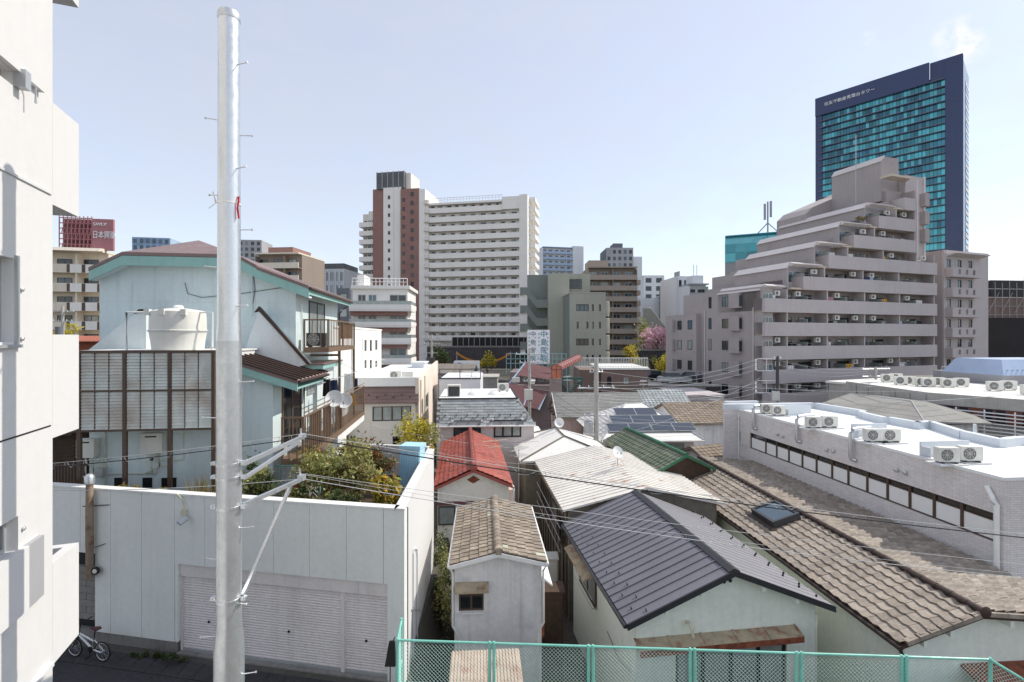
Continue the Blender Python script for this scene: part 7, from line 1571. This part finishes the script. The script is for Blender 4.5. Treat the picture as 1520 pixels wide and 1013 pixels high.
GA = T('green_canopy', 'dark green canopy roof above the stone wall', 'canopy', (P(998, 0, 90).x, 90, 0)); x1, z1 = GA.fx(1034, 497); GA.part('roof', MB().prism_x([(0, z1 - 1.8), (1.2, z1), (5, z1), (5, z1 - 1.8)], 0, x1 + 3), 'dark_green'); GA.part('wall', BOX(.3, .4, 0, x1 + 3, 4.5, z1 - 1.82), 'dark')
SW = T('sloped_wall', 'pale green sloping concrete wall behind the cherry tree', 'wall', (P(955, 0, 105).x, 105, 0)); a_ = SW.fx(965, 458); b_ = SW.fx(1008, 512); SW.part('wall', MB().prism_y([(0, 0), (b_[0], 0), b_, a_, (0, a_[1])], 0, .6), 'olive'); SW.part('coping', MB().prism_y([(a_[0], a_[1] + .01), (b_[0], b_[1] + .01), (b_[0], b_[1] + .3), (a_[0], a_[1] + .3)], -.1, .7), 'white_tower2')
p = P(976, 0, 88.5); plant('cherry_tree', 'pink blossoming cherry tree above the stone wall', 'tree', (p.x, 88.5, 3.5), (3.5, 2.6, 3.1), ['leaf_pink'], 1900, .28, .22, None, 5.6, 10)
p = P(955, 0, 94); plant('young_tree', 'loose yellow green tree behind the cherry tree', 'tree', (p.x, 94, 2), (2.2, 2, 3.6), ['leaf_yellow', 'leaf_mix'], 700, .3, .2, None, 7.5)
p = P(987, 0, 78); plant('ginkgo_tree', 'round bright yellow tree in front of the stone wall', 'tree', (p.x, 78, 0), (2.0, 2.0, 2.0), ['leaf_yellow'], 900, .22, .18, None, 5.2)
p = P(935, 0, 80); plant('ginkgo_tree', 'yellow tree top behind the white roof fence', 'tree', (p.x, 80, 0), (2.0, 1.8, 1.8), ['leaf_yellow', 'leaf_gold'], 700, .22, .18, None, 6.2)
p = P(957, 0, 84); plant('hedge_bush', 'dark green bush below the cherry tree', 'bush', (p.x, 84, 0), (2.0, 1.6, 1.8), ['leaf_dark', 'leaf_mix'], 700, .22, .15, None, 4.2)
p = P(655, 0, 104); plant('dark_tree', 'dark evergreen tree at the left end of the retaining wall', 'tree', (p.x, 104, 0), (2.6, 2.4, 3.2), ['leaf_dark'], 800, .3, .2, None, 5.0)
p = P(800, 0, 98); plant('dark_tree', 'dark evergreen tree beside the white clinic sign', 'tree', (p.x - 2.2, 98, 0), (2.6, 2.4, 2.8), ['leaf_dark'], 700, .3, .2, None, 4.4)
p = P(622, 0, 27); plant('yellow_tree', 'bright yellow green tree beside the blue shed box', 'tree', (p.x, 26, -.0), (1.05, 1.0, 1.15), ['leaf_yellow', 'leaf_yellow', 'leaf_mix'], 2600, .1, .1, None, 3.9)
DW = T('lilac_annex_wall', 'low grey brown annex in front of the lilac apartment block', 'building', (P(1018, 0, 50).x, 50, -2.5), math.radians(5)); x1, z1 = DW.fx(1075, 588); DW.part('wall', BOX(0, 0, 0, x1, 7, z1), 'plum'); DW.part('roof', BOX(-.1, -.1, z1 + .002, x1 + .1, 7, z1 + .15), 'plum_light'); window(DW, 'x', 0, 1, 2, 2.2, 3.4, 2, 'alu_dark', .07, -.05); window(DW, 'x', 0, 2.4, 3.4, 2.2, 3.4, 2, 'alu_dark', .07, -.05)
# extra low roofs far away so that the ground does not show
for i, (px, py, d, w_, m_) in enumerate(((700, 560, 66, 7, 'conc_light'), (590, 552, 68, 9, 'slate_dark'))):
    p = P(px, py, d); t = T('low_house', ('low concrete roofed house under the retaining wall', 'low dark roofed house beside the white balcony block')[i], 'house', (p.x, d, gz(0, d))); h_ = p.z - gz(0, d)
    t.part('wall', BOX(-w_ / 2, 0, 0, w_ / 2, 5, h_ - .1), 'conc_light'); t.part('roof', BOX(-w_ / 2 - .2, -.2, h_ - .098, w_ / 2 + .2, 5.2, h_ + .05), m_)
# ================================================================ green chain link fence
fA = P(590, 948, 9.95); fB = P(1470, 982, 9.35); fA.z = fB.z = (fA.z + fB.z) / 2
FE = T('chain_link_fence', 'turquoise chain link fence along the edge of the lower houses', 'fence', (fA.x, fA.y, 1.0), math.atan2(fB.y - fA.y, fB.x - fA.x))
Lf = math.hypot(fB.x - fA.x, fB.y - fA.y); zt_ = fA.z - 1.0
pxs = [590, 730, 877, 1028, 1186, 1342, 1470]; xs_f = [FE.fx(x) for x in pxs]; xs_f[0] = 0; xs_f[-1] = Lf
def mesh_panel(p0, p1, z0, z1, pitch=.078, r=.0027):
    """woven diamonds between two posts"""
    p0, p1 = Vector(p0), Vector(p1); w_ = (p1 - p0).length; u = (p1 - p0).normalized(); h = z1 - z0; mb = MB(); n = Vector((-u.y, u.x, 0)) * r
    k_ = int((w_ + h) / pitch) + 1
    for i in range(k_):
        s = i * pitch - h
        for sg in (1, -1):
            a0, a1 = (s, s + h)
            lo, hi = max(0, a0), min(w_, a1)
            if hi - lo < .02: continue
            t0, t1 = (lo - a0) / h, (hi - a0) / h
            if sg < 0: t0, t1 = 1 - t0, 1 - t1
            A_, B_ = p0 + u * lo + Vector((0, 0, z0 + h * t0 - p0.z)), p0 + u * hi + Vector((0, 0, z0 + h * t1 - p0.z))
            mb.tube([A_ + n * sg, B_ + n * sg], r, 3, False)
    return mb
zb_f = zt_ - 1.85
for i in range(len(xs_f) - 1): FE.part('mesh', mesh_panel((xs_f[i], 0, 0), (xs_f[i + 1], 0, 0), max(zb_f, .05), zt_ - .01), 'green_wire')
for i, x in enumerate(xs_f):
    o = FE.part('post', MB().lathe([(.032, -.0), (.032, zt_ + .02), (.025, zt_ + .035)], 12, (x - (.045 if 0 < i < len(xs_f) - 1 else 0), .0, 0)), 'green_paint', smooth=True)
    if 0 < i < len(xs_f) - 1: FE.part('post', MB().lathe([(.032, 0), (.032, zt_ + .02), (.025, zt_ + .035)], 12, (x + .045, .0, 0)), 'green_paint', smooth=True)
for z in (zt_, zt_ - .88, .08): FE.part('rail', MB().tube([(0, 0, z), (Lf, 0, z)], .024, 8), 'green_paint', smooth=True)
e1 = FE.loc_of(P(596, 917, 10.65)); 
FE.part('mesh', mesh_panel((0, 0, 0), (e1.x, e1.y, 0), .05, zt_ - .01), 'green_wire'); FE.part('post', MB().lathe([(.032, 0), (.032, zt_ + .04)], 12, (e1.x, e1.y, 0)), 'green_paint', smooth=True)
for z in (zt_, zt_ - .88): FE.part('rail', MB().tube([(0, 0, z), (e1.x, e1.y, z)], .024, 8), 'green_paint', smooth=True)
e2 = FE.loc_of(P(1560, 1035, 8.4)); FE.part('mesh', mesh_panel((Lf, 0, 0), (e2.x, e2.y, 0), .05, zt_ - .01), 'green_wire'); FE.part('post', MB().lathe([(.032, 0), (.032, zt_ + .04)], 12, (e2.x, e2.y, 0)), 'green_paint', smooth=True)
for z in (zt_, zt_ - .88): FE.part('rail', MB().tube([(Lf, 0, z), (e2.x, e2.y, z)], .024, 8), 'green_paint', smooth=True)
ww_ = T('lot_retaining_wall', 'concrete retaining wall carrying the turquoise fence', 'wall', (fA.x, fA.y, -2.6), FE.rz); ww_.part('wall', BOX(-.1, -.15, 0, Lf + .3, .15, 3.585), 'conc'); ww_.part('coping', BOX(-.14, -.2, 3.587, Lf + .34, .2, 3.598), 'conc_light')
p = P(1506, 1005, 8.9); plant('lot_shrub', 'grey green leafy shrub at the corner of the turquoise fence', 'shrub', (p.x, 8.75, 1.0), (.45, .35, .5), ['leaf_dry', 'leaf_dark'], 700, .06, .03, None, 1.25)
nb_ = T('hanging_net', 'dark folded net hanging on the end post of the turquoise fence', 'net', (P(580, 0, 10.2).x, 10.15, 1.0)); kz = lambda y: CZ - (y - HY) / F * 10.2 - 1.0
nb_.part('net', MB().loft([(-.1, -.06, kz(985)), (.12, -.06, kz(985)), (.12, .06, kz(985)), (-.1, .06, kz(985))], [(-.02, -.03, kz(950)), (.1, -.03, kz(950)), (.1, .03, kz(950)), (-.02, .03, kz(950))]), 'net_dark'); nb_.part('cord', MB().tube([(.06, 0, kz(950)), (.1, .0, kz(944))], .012, 5).tube([(0, 0, 0), (0, 0, kz(985))], .012, 5), 'cable')
# ================================================================ antennas
def antenna(label, p, h=1.2, rz=0, group=None, s=1.0, mat='alu'):
    t = T('tv_antenna', label, 'antenna', p, rz, group); t.part('mast', MB().tube([(0, 0, 0), (0, 0, h)], .018 * s, 5), mat)
    mb = MB().tube([(-.7 * s, 0, h - .1), (.7 * s, 0, h - .1)], .014 * s, 5)
    for i in range(9): mb.tube([(-.65 * s + i * .16 * s, -.28 * s, h - .1), (-.65 * s + i * .16 * s, .28 * s, h - .1)], .008 * s, 4)
    mb.tube([(-.4 * s, 0, h - .45), (.45 * s, 0, h - .4)], .012 * s, 5)
    for i in range(5): mb.tube([(-.35 * s + i * .18 * s, -.35 * s, h - .43), (-.35 * s + i * .18 * s, .35 * s, h - .43)], .008 * s, 4)
    t.part('elements', mb, mat)
p = P(735, 668, 26); antenna('tv antenna on the red tiled roof', (p.x, 26, Q.zr - 2.5 - .45), 1.0, .4, mat='insul')
p = P(770, 676, 25); antenna('thin tv antenna beside the red tiled roof eave', (p.x, 25, -2.5), 6.0, 1.0)
for px, py, d, h, lab in ((842, 588, 45, 2.2, 'tv antenna on the grey shingle ridge of the pinkish house'), (955, 590, 47, 2.0, 'tv antenna above the light grey tile roof'), (700, 588, 36, 2.2, 'tv antenna on the flat top of the slate mansard house'), (560, 574, 36, 2.4, 'tv antenna on the flat roof of the beige building'), (1060, 612, 42, 1.8, 'tv antenna on the brown tiled gable beside the clinic'), (1290, 590, 40, 1.6, 'tv antenna on the grey hipped roof')):
    b = P(px, py, d); antenna(lab, b - Vector((0, 0, .3)), h, R.uniform(0, 3), s=1.1)
q = Sl.loc + Vector((0, 0, 0)); ac_unit('outdoor unit on the flat white top of the slate mansard house', (Sl.loc.x + 4.2, Sl.loc.y + 3.4, Sl.loc.z + 7.72), .2, None)
ac_unit('outdoor unit on the flat roof of the beige building', (E1.loc.x - 2.2, E1.loc.y + 3.2, E1.loc.z + 8.75), .2, None)
# ================================================================ utility poles in the middle distance
def pole(label, px, ytop, d, z0, arms, r=.15, extra=None, mat='conc_pole'):
    t = T('utility_pole', label, 'utility pole', (P(px, 0, d).x, d, z0), 0); h = CZ - (ytop - HY) / F * d - z0
    t.part('shaft', MB().lathe([(r * 1.25, 0), (r * .85, h - .05), (r * .8, h)], 14), mat, smooth=True)
    for z, w_, a in arms:
        zz = h - z; ca, sa = math.cos(a), math.sin(a); o = t.part('cross_arm', MB().tube([(-w_ * ca, -w_ * sa, zz), (w_ * ca, w_ * sa, zz)], .05, 4), 'galv')
        for f in (-.9, -.4, .4, .9): t.part('insulator', MB().lathe([(.02, 0), (.04, .04), (.025, .07), (.04, .1), (.02, .13)], 8, (w_ * f * ca, w_ * f * sa, zz + .05)), 'white_clean', o, True)
    t.h = h; return t
p1 = pole('concrete utility pole with grey transformer between the solar and pinkish houses', 885, 533, 33.5, -2.5, ((.9, .5, .3), (2.0, 1.3, .1), (3.9, .9, .2)), .17)
p1.part('transformer', MB().lathe([(.28, 0), (.3, .05), (.3, .75), (.2, .85)], 16, (-.55, -.1, p1.h - 5.1)), 'far_grey', smooth=True); p1.part('transformer_bracket', BOX(-.9, -.15, p1.h - 5.2, 0, .05, p1.h - 5.1), 'galv')
p2 = pole('thin utility pole with cross arms in front of the maroon building', 786, 517, 47, -2.5, ((.6, 1.4, .1), (1.4, 1.0, .1), (3.2, .6, .4)), .14); p2.part('transformer', BOX(-.5, -.3, p2.h - 5, .3, .3, p2.h - 4), 'ac_white')
p3 = pole('utility pole with twin cable frames in front of the lilac apartment block', 1154, 529, 47, -2.5, ((.2, .35, 0),), .16, mat='retain')
for z in (0.25, 2.4): p3.part('cable_frame', MB().tube([(0, 0, p3.h - z), (-1.8, .2, p3.h - z), (-2.0, .2, p3.h - z - .3), (-2.0, .2, p3.h - z - 1.0), (-1.8, .2, p3.h - z - 1.2), (0, 0, p3.h - z - 1.2)], .045, 5).tube([(-1.0, .1, p3.h - z), (-1.0, .1, p3.h - z - 1.2)], .04, 5), 'galv_new')
p3.part('junction_box', BOX(-.5, -.25, p3.h - 4.3, .1, .1, p3.h - 3.4), 'ac_white')
for z in (0.3, .7, 1.1, 2.5, 2.9, 3.3): p3.part('insulator', MB().lathe([(.05, 0), (.09, .08), (.06, .16), (.09, .24), (.05, .3)], 8, (-2.0, .2, p3.h - z - .3)), 'white_clean', smooth=True)
p4 = pole('steel lattice frame pole with switchgear above the louvred building', 1300, 545, 52, -2.5, ((.2, 1.8, .2), (1.0, 1.8, .2), (1.7, 1.4, .2)), .14)
p5 = pole('utility pole with many cables in front of the dark retaining wall', 641, 497, 84, -.5, ((.5, 1.6, .1), (1.6, 1.4, .1), (3.2, 1.0, .1)), .2)
p5.part('transformer', BOX(-.9, -.4, p5.h - 5.4, .5, .4, p5.h - 4), 'alu_dark')
p6 = pole('utility pole before the cream apartment block', 93, 455, 52, 0, ((.6, 1.2, .1), (1.6, 1.0, .1)), .16); p6.part('transformer', MB().lathe([(.35, 0), (.35, 1.0)], 12, (.1, -.5, p6.h - 3.2)), 'far_dark', smooth=True)
p = P(95, 0, 60); plant('street_tree', 'green tree below the cream apartment block', 'tree', (p.x, 60, 0), (3.2, 2.5, 2.2), ['leaf_mix', 'leaf_yellow'], 900, .25, .2, None, 8.6)
p = P(128, 0, 58); t = T('red_roof_shop', 'low orange red roofed shop below the cream apartment block', 'shop', (p.x, 58, 0)); t.part('wall', BOX(-3, 0, 0, 4, 6, 8.9), 'rust'); t.part('awning', MB().prism_x([(0, 9.0), (-.8, 8.6), (-.8, 8.7), (0, 9.3)], -3.2, 4.2), 'orange_plastic')
# ================================================================ overhead cables
NC = [0]
def cable(label, a, b, r, sag, mat='cable', group=None, lash=False, n=28):
    a, b = Vector(a), Vector(b); pts = [a.lerp(b, i / n) - Vector((0, 0, sag * 4 * (i / n) * (1 - i / n))) for i in range(n + 1)]
    t = T('overhead_cable', label, 'cable', a, 0, group); t.part('line', MB().tube([p - a for p in pts], r, 6), mat, smooth=True)
    if lash:
        q_ = [p - a + Vector((0, 0, .07)) for p in pts]; t.part('messenger', MB().tube(q_, r * .55, 5), 'cable_grey', smooth=True)
        mb = MB()
        for i in range(1, n):
            m = (q_[i] + pts[i] - a) / 2
            if i % 2: mb.tube([q_[i], pts[i] - a], r * .4, 4)
            else: dd = (pts[i] - pts[i - 1]); mb.tube([q_[i], q_[i] + dd * .25 + Vector((0, 0, -.11)), q_[i] + dd * .5 + Vector((0, 0, -.09)), q_[i] + dd * .75], r * .4, 4)
        t.part('hanger', mb, 'cable_grey', kind='stuff')
tipA, tipB = P(450, 650, 8.45), P(449, 711, 7.75)
cable('thick black overhead cable from the upper arm of the steel pole across the roofs', tipA, P(1760, 822, 9.6), .011, .16, 'cable', None, True)
cable('pale overhead cable from the lower arm of the steel pole across the roofs', tipB, P(1760, 878, 9.2), .006, .2, 'cable_grey', None, True)
cable('second pale overhead cable close above the lower pole arm cable', tipB + Vector((0, .1, .05)), P(1760, 862, 9.6), .004, .1, 'cable_grey')
cable('dark overhead cable from the upper pole arm towards the white building', tipA, P(30, 697, 9.8), .009, .05, 'cable', None, True)
cable('thin overhead cable from the lower pole arm along the garage parapet', tipB, P(30, 727, 9.8), .006, .08, 'cable_grey')
t1 = lambda t, z, dx=0: t.loc + Vector((dx, 0, t.h - z))
mids = []
for dz, dx, r_ in ((.9, .4, .015), (2.0, 1.2, .015), (2.0, -1.2, .015), (3.9, -.8, .012), (4.3, .8, .012)):
    mids += [(t1(p1, dz, dx), t1(p2, dz * .7, dx), r_, .5, 'cable'), (t1(p1, dz, dx), P(1520, 560 + dz * 12, 36), r_, .9, 'cable_grey')]
for dz in (.3, .8, 1.3, 2.6, 3.1, 3.6): mids += [(t1(p3, dz, -2.0), P(880, 565 + dz * 8, 40), .015, .7, 'cable_grey'), (t1(p3, dz, -.1), t1(p4, dz * .5, -.8), .014, .5, 'cable_grey')]
for dz in (.5, 1.6, 3.2): mids += [(t1(p5, dz, .8), t1(p2, dz * .6, -.8), .02, 1.2, 'cable'), (t1(p5, dz, -.8), P(500, 520 + dz * 6, 80), .02, .8, 'cable')]
mids += [(P(540, 628, 24), P(820, 668, 30), .009, .3, 'cable_grey'), (P(560, 650, 22), P(800, 690, 24), .009, .25, 'cable_grey'), (P(650, 612, 33), P(880, 622, 33.5), .01, .3, 'cable'), (P(660, 650, 29), P(800, 655, 30), .008, .2, 'cable'),
         (P(790, 600, 40), P(1010, 640, 30), .01, .5, 'cable'), (P(800, 570, 46), P(870, 650, 34), .01, .2, 'cable'), (P(740, 560, 56), P(890, 585, 34), .012, .5, 'cable_grey'), (P(950, 548, 56), P(1130, 545, 48), .012, .4, 'cable_grey'), (P(940, 640, 32), P(1130, 560, 46), .01, .4, 'cable_grey')]
for i, (a, b, r_, s_, m_) in enumerate(mids): cable('thin overhead cable sagging between the poles above the middle roofs', a, b, r_ * .8, s_, m_, 'cables above the middle roofs', n=14)
